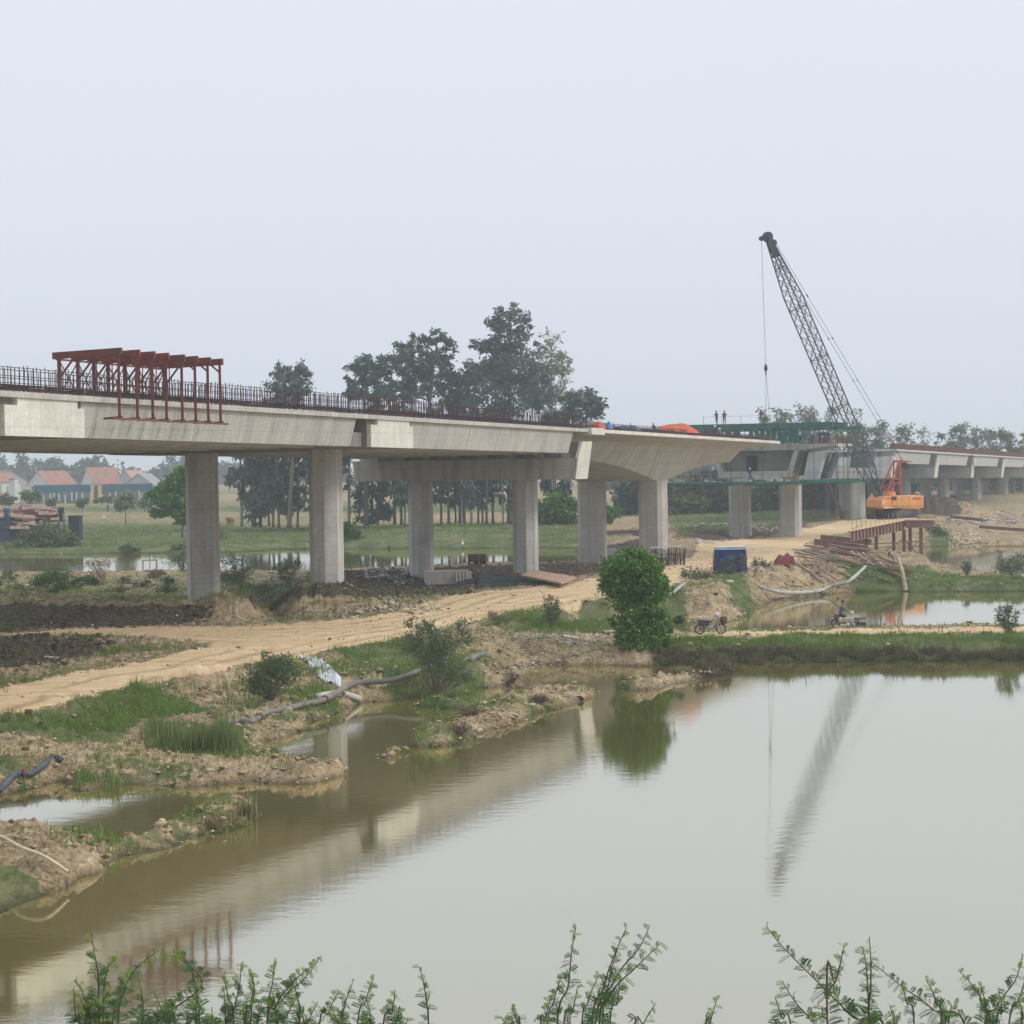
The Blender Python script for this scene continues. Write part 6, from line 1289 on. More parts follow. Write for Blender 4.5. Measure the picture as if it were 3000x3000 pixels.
tree('large_bush', 'dark bush hugging the right side of the second pier', 'bush', 655, 262, .6, [(655, 1000, 14, 14), (662, 1015, 20, 12), (672, 1026, 22, 10), (650, 1025, 18, 12)], 3600, .45, broad, .1, seed=63, droop=.05, aspect=1.6, split=.3)
tree('large_bush', 'low bush on the far bank below the large spreading tree', 'bush', 243, 252, .35, [(240, 1033, 14, 6), (250, 1037, 12, 5), (335, 1033, 14, 8)], 900, .42, shrubl, .08, seed=64, split=.3)
# --- the round green tree by the pond
YT = 107.5
tree('round_tree', 'dense bright green round tree at the pond edge with a narrowed waist', 'tree', 1222, YT, .1, [(1196, 1076, 48, 38), (1172, 1092, 38, 42), (1222, 1088, 36, 40), (1200, 1118, 54, 36), (1160, 1100, 26, 30), (1240, 1112, 18, 22), (1205, 1150, 38, 24), (1190, 1182, 34, 24), (1232, 1180, 30, 24), (1210, 1205, 44, 26), (1240, 1205, 26, 22), (1218, 1228, 28, 16), (1180, 1200, 22, 14)], 24000, .19, leafmat('glossy_leaf', (.016, .052, .010), (.16, .35, .038), rough=.35, trans=.3), .13, seed=71, droop=.1, aspect=1.7, tight=.15, shell=.55, clump=42, forks=80, split=.2)
tree('sprout', 'small sprout of leaves beside the round tree above the path', 'plant', 1272, YT+2, .8, [(1279, 1168, 9, 7), (1272, 1176, 6, 4)], 420, .15, broad, .02, seed=72, forks=4)
# --- shrubs with visible branches
def shrub(vx, vyb, z0, lobes, n, ls, m, lab, seed, stems=12, r=.025, name='shrub', tight=.2, clump=10, droop=0.0, aspect=2.2, group=None):
    base = on(vx, vyb, z0); Y = base.y; k = MPX(Y); t = thing(name, lab, 'shrub', base, group); rnd = random.Random(seed); L_ = []
    for x, y, rx, ry in lobes: p = D(x, y, Y)-base; L_.append((p.x, rnd.uniform(-.4, .4)*rx*k, p.z, rx*k, rx*k*.8, ry*k))
    V, F_, cc = leafcloud(L_, n, ls, seed, droop, aspect, tight=tight, shell=.3, clump=clump)
    tb = MB(); ids = rnd.sample(range(len(cc)), min(len(cc), stems*4))
    mains = []
    for i in ids[:stems]: c = Vector(cc[i]); limbs(tb, (0, 0, -.05), [c], r, i, bend=.10, rmin=.008); mains.append(c)
    for i in ids[stems:]:
        c = Vector(cc[i]); q = min(mains, key=lambda z: (z-c).length); limbs(tb, q*.6, [c], r*.5, i, bend=.08, rmin=.006)
    tb.build('branches', bark, t, local=True); npmesh('foliage', V, F_, m, t); return t
shrub(510, 1322, .8, [(490, 1270, 26, 24), (525, 1258, 28, 22), (545, 1275, 26, 24), (505, 1290, 34, 22), (470, 1290, 20, 20), (540, 1245, 18, 14), (505, 1242, 16, 14)], 5200, .10, shrubl, 'wide twiggy shrub on the bank left of the white plastic sheet', 81, 34, .022)
shrub(822, 1292, .6, [(772, 1168, 9, 20), (800, 1195, 26, 22), (775, 1215, 24, 18), (835, 1210, 26, 26), (868, 1185, 14, 18), (880, 1205, 14, 16), (815, 1235, 36, 22), (845, 1262, 40, 18), (865, 1280, 34, 12), (800, 1180, 12, 14)], 5600, .12, shrubl, 'tall loose sapling shrub leaning over the long pipe', 82, 30, .022)
shrub(1038, 1184, 1.3, [(1035, 1135, 12, 14), (1045, 1155, 18, 14), (1035, 1170, 20, 12), (1052, 1140, 8, 10)], 2000, .11, shrubl, 'upright shrub on the green patch above the pond', 83, 16, .018)
shrub(938, 1178, 1.3, [(930, 1160, 12, 8), (950, 1164, 12, 7)], 500, .1, dryl, 'dry brownish low shrub on the soil hump by the road', 84, 16, .015)
for i, (vx, vyb, lb, n, m, lab) in enumerate([(455, 1112, [(430, 1060, 26, 20), (455, 1070, 26, 24), (440, 1090, 34, 16)], 2300, shrubl, 'leafy shrub right of the first pier in front of the river'), (545, 1108, [(530, 1070, 20, 12), (552, 1062, 20, 12), (540, 1085, 18, 12)], 1300, shrubl, 'open shrub between the first two piers before the river'), (195, 1098, [(180, 1062, 22, 8), (200, 1060, 18, 8), (188, 1080, 20, 10)], 900, dryl, 'thin reddish brown shrub standing against the bright river at left'),
                                          (105, 1115, [(95, 1090, 26, 14), (120, 1085, 22, 14), (75, 1100, 22, 10)], 2300, broad, 'dense low shrub in the scrub at far left'), (345, 1080, [(325, 1060, 16, 10), (345, 1050, 14, 14), (350, 1070, 16, 10)], 1300, shrubl, 'shrub behind the left edge of the first pier'), (60, 1130, [(50, 1118, 24, 8), (30, 1110, 20, 8)], 1200, shrubl, 'low shrub at the left border of the scrub'),
                                          (1908, 1084, [(1895, 1062, 16, 14), (1925, 1058, 22, 14), (1910, 1074, 26, 10)], 2600, shrubl, 'grey green bush at the right edge by the channel'), (1826, 1086, [(1823, 1072, 8, 12)], 500, shrubl, 'small upright bush left of the right edge bush'), (1900, 1196, [(1898, 1150, 16, 10), (1890, 1165, 14, 10), (1912, 1160, 12, 10), (1903, 1180, 18, 10)], 1100, shrubl, 'thin sapling on the path at right'),
                                          (1385, 1082, [(1375, 1062, 18, 12), (1400, 1060, 10, 14), (1370, 1075, 16, 8)], 1000, shrubl, 'weeds growing in front of the blue shelter'), (1310, 1092, [(1305, 1084, 22, 8), (1330, 1088, 16, 7)], 900, shrubl, 'straggly weeds left of the blue shelter'), (1440, 1075, [(1432, 1062, 14, 8), (1446, 1068, 10, 6)], 500, shrubl, 'weeds around the pole ends by the shelter'), (1640, 1040, [(1600, 1033, 10, 5), (1625, 1040, 20, 10), (1650, 1048, 20, 8)], 1800, brightg, 'green weeds below the trestle bridge girders')]):
    shrub(vx, vyb, 1.0, lb, n, .16 if vyb < 1120 else .13, m, lab, 500+i, 14, .02)
for i, (vx, vy, w_) in enumerate(((1018, 1322, 16), (888, 1348, 20), (868, 1378, 24))):
    shrub(vx, vy+4, .3, [(vx, vy-2, w_, 6)], 900, .07, leafmat('maroon_dry', (.07, .035, .03), (.19, .11, .08), trans=.1), ('dark dry tuft nearest the islet tip', 'dark dry tuft in the middle of the long islet', 'widest dark dry tuft on the near part of the islet')[i], 540+i, 20, .01, name='dry_tuft', tight=.35)
rnd = random.Random(55)
for i in range(28):
    vx = rnd.uniform(-20, 600); vyb = rnd.uniform(1088, 1134) if i < 24 else rnd.uniform(1018, 1042)
    if 350 < vx < 420 and vyb > 1100: continue
    w_ = rnd.uniform(10, 24); h_ = rnd.uniform(5, 11); m_ = rnd.choice((shrubl, broad, dryl, shrubl)) if i < 24 else shrubl
    shrub(vx, vyb, .9, [(vx-w_*.4, vyb-h_, w_*.6, h_*.8), (vx+w_*.4, vyb-h_*1.1, w_*.6, h_*.9), (vx, vyb-h_*1.5, w_*.5, h_*.7)], 420, .18, m_, 'low scrubby bush in the rough between the dark soil and the river' if i < 24 else 'low bush on the far river bank at left', 600+i, 8, .018, name='scrub_bush', group='scrub in the rough before the river' if i < 24 else 'low bushes on the far river bank')
shrub(1765, 1012, 1.0, [(1760, 998, 16, 8), (1778, 1004, 14, 8)], 900, .22, broad, 'dark bush on the green bank right of the trestle', 660, 10, .03)
# ---------------------------------------------------------------- grass
def blades(name, label, px, py, pz, h, w_, m, seed, lean=.5, parent=None, nb=5, spread=.12, stuff=True):
    rs = np.random.RandomState(seed); n = len(px)*nb; P = np.stack([np.repeat(px, nb), np.repeat(py, nb), np.repeat(pz, nb)], -1); P[:, :2] += rs.normal(size=(n, 2))*spread
    H_ = np.repeat(h, nb)*rs.uniform(.5, 1.2, n); a = rs.uniform(0, 6.28, n); l = rs.uniform(.05, lean, n)*H_; wd = w_*rs.uniform(.6, 1.4, n); c, s = np.cos(a), np.sin(a)
    side = np.stack([-s*wd, c*wd, 0*c], -1)*.5; tipv = P+np.stack([c*l, s*l, H_], -1); mid = P+np.stack([c*l*.3, s*l*.3, H_*.55], -1)
    V = np.stack([P-side, P+side, mid+side*.8, tipv, mid-side*.8], 1); k = np.arange(n)[:, None]*5; F_ = np.concatenate([k+np.array([0, 1, 2, 4]), ], 1)
    F3 = np.concatenate([np.concatenate([k, k+1, k+2], 1), np.concatenate([k, k+2, k+4], 1), np.concatenate([k+4, k+2, k+3], 1)])
    o = npmesh(name, V.reshape(-1, 3), F3, m, parent, kind='stuff' if stuff else None); 
    if parent is None: tag(o, label, 'grass')
    return o
grassm = leafmat('grass_blade', (.04, .085, .012), (.24, .36, .06), trans=.4); grassd = leafmat('dry_grass_blade', (.12, .10, .05), (.36, .30, .17), trans=.3); brownw = leafmat('brown_weed_blade', (.05, .04, .025), (.20, .17, .09), trans=.2); reedm = leafmat('reed_blade', (.05, .09, .02), (.26, .30, .11), trans=.3)
gw = cell*np.clip(GR[iy, ix]-.25+.5*fbm(XX[iy, ix]*.5, YY[iy, ix]*.5, 3), 0, 1)
a, b = scatter(34000, gw*(YY[iy, ix] < 165)*np.where(YY[iy, ix] < 125, 1.6, .8), 11); blades('grass', 'green grass tufts on the banks and the dike', XX[a, b], YY[a, b], ZZ[a, b]-.02, np.random.RandomState(1).gamma(4, .045, len(a))*np.clip(.8+1.6*fbm(XX[a, b]*.5, YY[a, b]*.5, 3), .3, 2.2), .024, grassm, 12, nb=5)
a, b = scatter(9000, gw*(YY[iy, ix] >= 165), 13); blades('far_grass', 'grass on the far river banks', XX[a, b], YY[a, b], ZZ[a, b]-.02, np.random.RandomState(2).gamma(5, .05, len(a)), .06, grassm, 14, nb=5, spread=.3)
dw = cell*(1-RD[iy, ix])*(.06+np.clip(fbm(XX[iy, ix]*.3+9, YY[iy, ix]*.3, 3), 0, 1)*1.2)*(YY[iy, ix] < 150)
a, b = scatter(15000, dw, 15); blades('dry_grass', 'dry straw and weeds over the bare soil', XX[a, b], YY[a, b], ZZ[a, b]-.02, np.random.RandomState(3).gamma(4, .03, len(a)), .018, grassd, 16, nb=4)
a, b = scatter(11000, dw*(GR[iy, ix] < .3), 25); blades('weeds', 'scattered green weeds over the bare soil', XX[a, b], YY[a, b], ZZ[a, b]-.02, np.random.RandomState(5).gamma(4, .03, len(a)), .03, grassm, 26, nb=6)
# dike face: brown hanging roots and stems above the waterline
vx_, vy_ = proj(XX[iy, ix], YY[iy, ix], ZZ[iy, ix])
dk = cell*((vx_ > 1235) & (vy_ > 1228) & (vy_ < 1262) & (DS[iy, ix] < 5)); a, b = scatter(7500, dk+1e-12, 17); blades('bank_weeds', 'brown and olive weeds on the near face of the dike', XX[a, b], YY[a, b], ZZ[a, b]-.02, np.random.RandomState(4).gamma(5, .055, len(a)), .024, brownw, 18, nb=5)
# reeds by the inlet
def reedbed(label, pts, n, hmin, hmax, seed, m=reedm, wd=.03, sp=.12):
    r = random.Random(seed); X_, Y_, Z_, H_ = [], [], [], []
    for _ in range(n):
        cx, cy, rx, ry = r.choice(pts); q = on(cx+r.uniform(-1, 1)*rx, cy+r.uniform(-1, 1)*ry, .2); X_.append(q.x); Y_.append(q.y); Z_.append(q.z-.05); H_.append(r.uniform(hmin, hmax)*float(np.clip(.75+1.3*vnoise(np.array(q.x*1.3), np.array(q.y*1.3)), .35, 1.15)))
    o = blades('reeds', label, np.array(X_), np.array(Y_), np.array(Z_), np.array(H_), wd, m, seed, lean=.12, nb=5, spread=sp); return o
reedbed('tall green reeds at the inlet mouth on the left bank', [(330, 1405, 50, 8), (360, 1410, 30, 8), (400, 1408, 26, 8), (425, 1412, 12, 6), (300, 1395, 22, 6)], 300, .6, 1.35, 91, wd=.028, sp=.2)
reedbed('reddish green reeds on the near islet tip', [(430, 1550, 30, 5), (400, 1560, 20, 5), (467, 1541, 4, 2)], 90, .3, .7, 92, grassd)
reedbed('single reed clumps along the left shore', [(216, 1490, 4, 3), (468, 1542, 3, 2), (455, 1425, 6, 6)], 30, .4, .8, 93)
reedbed('thin water weeds growing along the dike foot', [(1500, 1262, 230, 5), (1800, 1258, 140, 5), (1300, 1262, 40, 5)], 260, .05, .16, 94, grassd, .03, .3)
# ---------------------------------------------------------------- village
wallw = mat('pale_render', (.55, .56, .55), var=.12, scale=.6); wallg = mat('grey_render', (.38, .39, .41), var=.15, scale=.6); roofr = mat('red_roof_tiles', (.40, .19, .14), col2=(.25, .13, .11), scale=.5, detail=8); roofb = mat('brown_roof_sheet', (.24, .17, .16), scale=.8); roofg = mat('grey_roof_sheet', (.30, .31, .33), scale=.8); dkglass = mat('dark_window', (.05, .06, .08), rough=.3)
def house(label, vx, vyb, wv, hv, rv, depth, rz, wm, rm, Y, wins=2, over=.4):
    """gable front towards the camera: width wv, eaves height hv, ridge height rv, all in view px at depth Y"""
    k = MPX(Y); b = D(vx, vyb, Y); zb = 2.6; t = thing('house', label, 'house', (b.x, b.y, zb), 'village houses', rz)
    hz = b.z-zb; W_, H_, R_ = wv*k, hv*k+hz, rv*k+hz; mb = MB()
    mb.prism([(-W_/2, 0, 0), (W_/2, 0, 0), (W_/2, 0, H_), (0, 0, R_), (-W_/2, 0, H_)], (0, 0, 0), (0, depth, 0)); mb.build('wall', wm, t, local=True)
    sl = (R_-H_)/(W_/2); o = over
    for sg in (-1, 1):
        mb = MB(); p = [(0, -o, R_+.06), (sg*(W_/2+o), -o, H_-sl*o+.06), (sg*(W_/2+o), depth+o, H_-sl*o+.06), (0, depth+o, R_+.06)]; mb.hexa(p+[(a, b_, c+.14) for a, b_, c in p]); mb.build('roof', rm, t, local=True)
    for i in range(wins):
        mb = MB(); x = (-.25+.5*i/max(1, wins-1))*W_ if wins > 1 else 0; mb.box((x, -.02, H_*.55), (.9, .08, 1.1)); w_ = mb.build('window', dkglass, t, local=True)
        mb = MB(); mb.box((x, -.05, H_*.55-.6), (1.1, .12, .1)); mb.build('sill', wallw, w_, local=True)
    mb = MB(); mb.box((W_*.5+.02, depth*.3, H_*.35), (.06, 1.1, 2.0)); mb.build('door', roofb, t, local=True)
    return t
house('white gabled house with red tile roof, second from left', 72, 934, 56, 20, 44, 13, -.55, wallw, roofr, 680)
house('compact white house with tall red tile roof in the middle of the village', 165, 932, 36, 20, 49, 12, -.65, wallw, roofr, 680, 2)
house('grey gabled house with pale edges right of the compact red roofed one', 262, 934, 60, 18, 40, 12, -.15, wallg, roofg, 680, 2)
house('long house with faded brown roof behind the left gabled one', 22, 930, 64, 22, 42, 14, .5, wallg, roofb, 710, 2)
house('far pinkish roofed house behind the grey gabled one', 236, 930, 42, 22, 42, 12, -.3, wallg, mat('faded_pink_roof', (.45, .24, .20), scale=1), 720, 1)
house('half hidden house with red roof next to the first pier', 330, 932, 56, 26, 46, 12, -.3, wallw, roofr, 690, 2)
house('red roofed house cut by the left edge', -18, 930, 50, 20, 36, 12, -.3, wallw, roofr, 680, 1)
k = MPX(488); b = D(27, 943, 488); t = thing('water_tower_hut', 'small white block building left of the teal fence', 'hut', (b.x, b.y, 2.5))
mb = MB(); mb.box((b.x, b.y, 2.5+2.9), (10*k, 4, 5.8)); mb.build('wall', wallw, t); mb = MB(); mb.box((b.x, b.y, 2.5+5.9), (12*k, 4.6, .2)); mb.build('roof', roofg, t)
# teal sheet fence
tealf = mat('teal_fence_sheet', (.06, .20, .24), col2=(.04, .13, .19), scale=.5)
t = thing('sheet_fence', 'long teal metal sheet fence in front of the village houses', 'fence', D(170, 930, 480))
mb = MB(); 
x0_, x1_ = D(64, 930, 480).x, D(288, 930, 480).x; zt0, zb0 = D(170, 914, 480).z, D(170, 926, 480).z; n = 90
for i in range(n): a = x0_+(x1_-x0_)*i/n; b_ = x0_+(x1_-x0_)*(i+1)/n; mb.box(((a+b_)/2, 480+.06*(i % 2), (zt0+zb0)/2), (b_-a, .05, zt0-zb0))
mb.build('sheets', tealf, t)
mb = MB(); mb.box(((x0_+x1_)/2, 480.4, (zb0+2.4)/2), (x1_-x0_, .2, zb0-2.4)); mb.build('base_wall', mat('blue_grey_wall', (.20, .23, .27), scale=.4), t)
rnd = random.Random(8)
for i in range(20):
    mb = MB(); x = x0_+(x1_-x0_)*(i+.5)/20+rnd.uniform(-.5, .5); mb.box((x, 479.6, 2.5+(zb0-2.5)*rnd.uniform(.3, .55)), (.35, .3, (zb0-2.5)*rnd.uniform(.6, 1.1))); mb.build('post', wallw, t)
t = thing('gate_portal', 'yellow painted gate pillars with a brown gate before the village', 'gate', D(181, 940, 476))
yel = mat('yellow_render', (.62, .52, .20), var=.1)
for vx in (174.5, 188): 
    mb = MB(); q = D(vx, 930, 476); zt1 = D(vx, 917, 476).z; mb.box((q.x, 476, (zt1+2.4)/2), (5*k, .8, zt1-2.4)); pl = mb.build('pillar', yel, t); mb = MB(); mb.box((q.x, 476, zt1+.1), (6.4*k, 1.1, .25)); mb.build('cap', wallw, pl)
mb = MB(); q = D(181, 930, 476); mb.box((q.x, 476.2, 2.4+(D(181, 919, 476).z-2.4)/2), (8*k, .15, D(181, 919, 476).z-2.4)); mb.build('gate_leaf', roofb, t)
# ---------------------------------------------------------------- machinery yard at the left edge
YY_ = 285; k = MPX(YY_)
def cont(label, vx0, vx1, vy0, vy1, Y, m, ribs=12, d=2.4, name='container', cat='container', group=None):
    a, b_ = D(vx0, vy1, Y), D(vx1, vy0, Y); zb = max(HZ((a.x+b_.x)/2, Y), 0)-.05; z0, z1 = min(a.z, zb) if vy1 > 990 else a.z, b_.z
    t = thing(name, label, cat, ((a.x+b_.x)/2, Y, z0), group); mb = MB(); mb.box(((a.x+b_.x)/2, Y+d/2, (z0+z1)/2), (b_.x-a.x, d, z1-z0)); mb.build('shell', m, t, bevel=.03)
    for i in (0,):
        mb = MB()
        for r_ in range(ribs): x = a.x+(b_.x-a.x)*(r_+.5)/ribs; mb.box((x, Y-.03, (z0+z1)/2), ((b_.x-a.x)/ribs*.45, .07, (z1-z0)*.9))
        mb.build('ribs', m, t)
    mb = MB(); mb.box(((a.x+b_.x)/2, Y+d/2, z1+.05), (b_.x-a.x+.1, d+.1, .1)); mb.build('roof_frame', darkmetal, t); return t
bluec = mat('blue_grey_panel', (.08, .11, .20), col2=(.05, .07, .13), scale=.8)
cont('long low blue grey panel container at the left edge of the yard', -12, 20, 978, 1006, YY_, bluec); cont('shorter blue grey container right of the long one', 24, 42, 982, 1003, YY_+1, bluec, 8); cont('low dark blue container partly behind the large bush', 44, 66, 984, 1002, YY_+1.5, bluec, 8)
cont('dark green generator housing at the right end of the yard', 129, 149, 974, 996, YY_, mat('dark_green_housing', (.025, .05, .05), scale=1), 6)
fw = [(mat('white_red_formwork', (.60, .52, .48), col2=(.42, .14, .10), scale=.7, detail=3), 'pale_form'), (redp, 'red_form'), (rust, 'rust_form')]
rnd = random.Random(14)
for i in range(60):
    vx = rnd.uniform(-4, 96); vy = rnd.uniform(955, 982) if rnd.random() < .8 else rnd.uniform(982, 998); Y = YY_+rnd.uniform(-1, 5); a = D(vx, vy, Y); L_ = rnd.uniform(1.0, 3.0); ang = rnd.uniform(-.3, .3); mb = MB(); d = Vector((math.cos(ang), .2, math.sin(ang)*.5)); mb.beam(a, a+d*L_, rnd.uniform(.3, .6), rnd.uniform(.2, .45))
    m_ = rnd.choice([fw[0]]*4+[fw[1], fw[2], (bluec, '')]); tag(mb.build('steel_formwork', m_[0], origin=a), 'piece of red and white steel formwork piled in the machinery yard', 'formwork', 'formwork pile in the yard')  # each piece is steel formwork, heaped at random angles
t = thing('steel_rack', 'long raised rack carrying the red and white formwork pile', 'rack', D(46, 990, YY_+2))
mb = MB()
for vx in range(0, 96, 12): q = D(vx, 980, YY_+2.5); mb.beam((q.x, q.y, 1.4), (q.x, q.y, q.z), .2)
q0, q1 = D(-5, 981, YY_+2.5), D(98, 981, YY_+2.5); mb.beam(q0, q1, .2); mb.beam(q0+Vector((0, 2.5, 0)), q1+Vector((0, 2.5, 0)), .2); mb.build('frame', rust, t)
for vx, lab, top in ((115.5, 'dark water tank on a stand between formwork and generator', 956), (13, 'blue grey hopper tower near the left edge of the yard', 958)):
    q = D(vx, 976, YY_+1); zt1 = D(vx, top, YY_+1).z; t = thing('silo', lab, 'silo', (q.x, q.y, 1.7)); r_ = 6*k
    mb = MB(); mb.lathe((q.x, q.y, 0), [(.01, q.z-.6), (r_*.35, q.z-.6), (r_, q.z+.6), (r_, zt1-.5), (r_*1.15, zt1-.4), (r_*1.15, zt1-.2), (r_*.6, zt1), (.01, zt1)], 14); mb.build('tank', bluec if vx < 50 else darkmetal, t, smooth=True)
    for dx, dy in ((-1, -1), (1, -1), (1, 1), (-1, 1)): mb = MB(); mb.beam((q.x+dx*r_*.7, q.y+dy*r_*.7, 1.5), (q.x+dx*r_*.7, q.y+dy*r_*.7, q.z+.7), .16); mb.build('leg', grey, t)
# ---------------------------------------------------------------- cow and birds
def cow(label, p, rz):
    t = thing('cow', label, 'cow', p, None, rz)
    J = [(0, -.75, 1.12), (0, -.2, 1.08), (0, .4, 1.12), (0, .75, 1.22), (0, 1.02, 1.38), (0, 1.25, 1.30), (0, 1.42, 1.12)]; E = [(i, i+1) for i in range(6)]; R = [(.26, .28), (.34, .36), (.31, .34), (.20, .24), .14, .14, .08]
    for x in (-.2, .2):
        k_ = len(J); J += [(x, -.85, .82), (x, -.68, .55), (x*1.05, -.84, .36), (x*1.05, -.80, .04)]; E += [(0, k_), (k_, k_+1), (k_+1, k_+2), (k_+2, k_+3)]; R += [.15, .09, .055, .055]
        k_ = len(J); J += [(x, .48, .72), (x, .50, .42), (x, .46, .22), (x, .48, .04)]; E += [(2, k_), (k_, k_+1), (k_+1, k_+2), (k_+2, k_+3)]; R += [.12, .065, .05, .055]
    k_ = len(J); J += [(0, -1.02, 1.05), (0, -1.08, .6)]; E += [(0, k_), (k_, k_+1)]; R += [.04, .03]
    for x in (-1, 1): k_ = len(J); J += [(x*.14, 1.12, 1.40), (x*.28, 1.10, 1.36)]; E += [(5, k_), (k_, k_+1)]; R += [.05, .03]
    me = skinmesh('body', J, E, R, 1, 1); me.materials.append(mat('brown_hide', (.20, .075, .045), var=.2, scale=3)); me.polygons.foreach_set('use_smooth', [True]*len(me.polygons)); o = bpy.data.objects.new('body', me); COL.objects.link(o); o.parent = t
    for x in (-1, 1): mb = MB(); mb.tube([(x*.08, 1.14, 1.46), (x*.17, 1.14, 1.54), (x*.15, 1.18, 1.64)], [.03, .022, .006], 6); mb.build('horn', CM['concrete_white'], t, local=True)
    return t
p = on(434, 993, 1.9); cow('reddish brown cow standing on the grass between the first two piers', p, math.pi*.9)
def egret(label, vx, vy, z0):
    p = on(vx, vy, z0); t = thing('egret', label, 'bird', p); me = skinmesh('body', [(0, -.16, .36), (0, 0, .42), (0, .10, .48), (0, .14, .62), (0, .12, .74), (0, .18, .78), (0, .28, .76)], [(i, i+1) for i in range(6)], [.03, .09, .06, .025, .022, .03, .008], 1, 1); me.materials.append(crw); o = bpy.data.objects.new('body', me); COL.objects.link(o); o.parent = t; o.scale = (1.5, 1.5, 1.5)
    for x in (-.03, .03): mb = MB(); mb.tube([(x, 0, 0), (x, 0, .55)], .012, 4); mb.build('leg', darkmetal, t, local=True)
egret('white egret on the field between village and river', 196, 983, 2.0); egret('white egret at the far waterline between the piers', 873, 1035, .2)
mb = MB(); p = on(204, 966, 2.2); tag(person('distant person in dark clothes walking on the field path', p, 1.0, 'stand', darkc, darkc, None), None, None)
# ---------------------------------------------------------------- motorbikes
def torus(mb, c, R_, r, ax, n=22, m_=6):
    ax = Vector(ax).normalized(); x = ax.cross(Vector((0, 0, 1))).normalized(); y = ax.cross(x); secs = []; k_ = len(mb.v)
    for i in range(n):
        a = 2*math.pi*i/n; d = x*math.cos(a)+y*math.sin(a)
        for j in range(m_): b_ = 2*math.pi*j/m_; mb.v.append(tuple(Vector(c)+d*(R_+r*math.cos(b_))+ax*(r*math.sin(b_))))
    for i in range(n):
        for j in range(m_): mb.f.append((k_+i*m_+j, k_+((i+1) % n)*m_+j, k_+((i+1) % n)*m_+(j+1) % m_, k_+i*m_+(j+1) % m_)); mb.mi.append(0)
    return mb
chrome = mat('dull_chrome', (.45, .45, .46), rough=.3, metallic=.8); seatm = mat('black_vinyl', (.02, .02, .022), rough=.5); redpl = mat('faded_red_plastic', (.38, .10, .09), rough=.45, scale=4)
def motorbike(label, p, rz, bodym, cowl, basket=None):
    """small step-through, front wheel towards +X"""
    t = thing('motorbike', label, 'motorbike', p, None, rz); ax = (0, 1, 0)
    for x in (-.60, .62):
        m1 = MB(); torus(m1, (x, 0, .30), .265, .038, ax); wh = m1.build('wheel', rubber, t, local=True, smooth=True); m2 = MB(); torus(m2, (x, 0, .30), .225, .014, ax, 20, 5)
        for j in range(12): a = j*math.pi/6; m2.beam((x, .02, .30), (x+.22*math.cos(a), 0, .30+.22*math.sin(a)), .008)
        wheel(m2, (x, 0, .30), .055, .12, ax, 10); m2.build('rim', chrome, wh, local=True)
    mb = MB(); mb.tube([(.50, 0, .82), (.36, 0, .48), (.10, 0, .36), (-.15, 0, .40), (-.45, 0, .66), (-.72, 0, .72)], .035, 8)
    for y in (-.09, .09): mb.tube([(-.60, y, .30), (-.12, y*.6, .36)], .022, 6); mb.tube([(-.58, y, .32), (-.50, y, .66)], .026, 6)
    mb.build('frame', bodym, t, local=True, smooth=True)
    mb = MB()
    for y in (-.075, .075): mb.tube([(.62, y, .30), (.55, y, .62), (.47, y*.6, .88)], .022, 6)
    mb.build('fork', chrome, t, local=True)
    mb = MB(); mb.box((-.02, 0, .33), (.30, .22, .20)); mb.lathe((.12, 0, .26), [(.01, 0), (.07, 0), (.07, .14), (.01, .14)], 10); mb.build('engine', chrome, t, local=True, bevel=.02)
    mb = MB(); mb.tube([(.1, .12, .24), (-.2, .14, .22), (-.75, .15, .28)], [.018, .03, .035], 7); mb.build('exhaust', chrome, t, local=True)
    mb = MB(); mb.loft([[(x, -w_, z-h), (x, w_, z-h), (x, w_, z), (x, -w_, z)] for x, w_, z, h in ((.10, .06, .73, .04), (.02, .11, .77, .08), (-.3, .12, .78, .09), (-.62, .11, .82, .07), (-.70, .06, .81, .04))]); mb.build('seat', seatm, t, local=True, bevel=.015)
    mb = MB(); mb.loft([[(x, -w_, z0), (x, w_, z0), (x, w_, z1), (x, -w_, z1)] for x, w_, z0, z1 in ((-.05, .08, .50, .69), (-.35, .13, .48, .69), (-.70, .09, .60, .73))]); mb.build('side_cover', bodym, t, local=True, bevel=.02)
    mb = MB(); mb.hexa([(.36, -.20, .36), (.40, -.20, .36), (.40, .20, .36), (.36, .20, .36), (.46, -.16, .80), (.50, -.16, .80), (.50, .16, .80), (.46, .16, .80)]); mb.build('leg_shield', cowl, t, local=True, bevel=.015)
    for x, a0, a1 in ((.62, .2, 2.4), (-.60, .4, 2.6)):
        mb = MB(); P_ = [(x+.33*math.cos(a0+(a1-a0)*i/8), .30+.33*math.sin(a0+(a1-a0)*i/8)) for i in range(9)]
        mb.loft([[(px_, -.06, pz_), (px_, .06, pz_), (px_, .055, pz_+.012), (px_, -.055, pz_+.012)] for px_, pz_ in P_]); mb.build('mudguard', cowl, t, local=True)
    mb = MB(); mb.tube([(.34, -.36, 1.0), (.42, -.2, 1.03), (.46, 0, .94), (.42, .2, 1.03), (.34, .36, 1.0)], .014, 6); hb_ = mb.build('handlebar', chrome, t, local=True)
    mb = MB()
    for y in (-.33, .33): mb.tube([(.36, y-.05*math.copysign(1, y), 1.0), (.30, y+.05*math.copysign(1, y), .99)], .02, 6)
    mb.build('grips', rubber, hb_, local=True)
    for y in (-.2, .2): mb = MB(); mb.beam((.40, y, 1.03), (.38, y*1.25, 1.20), .012); mb.box((.38, y*1.3, 1.22), (.02, .11, .07)); mb.build('mirror', rubber, t, local=True)
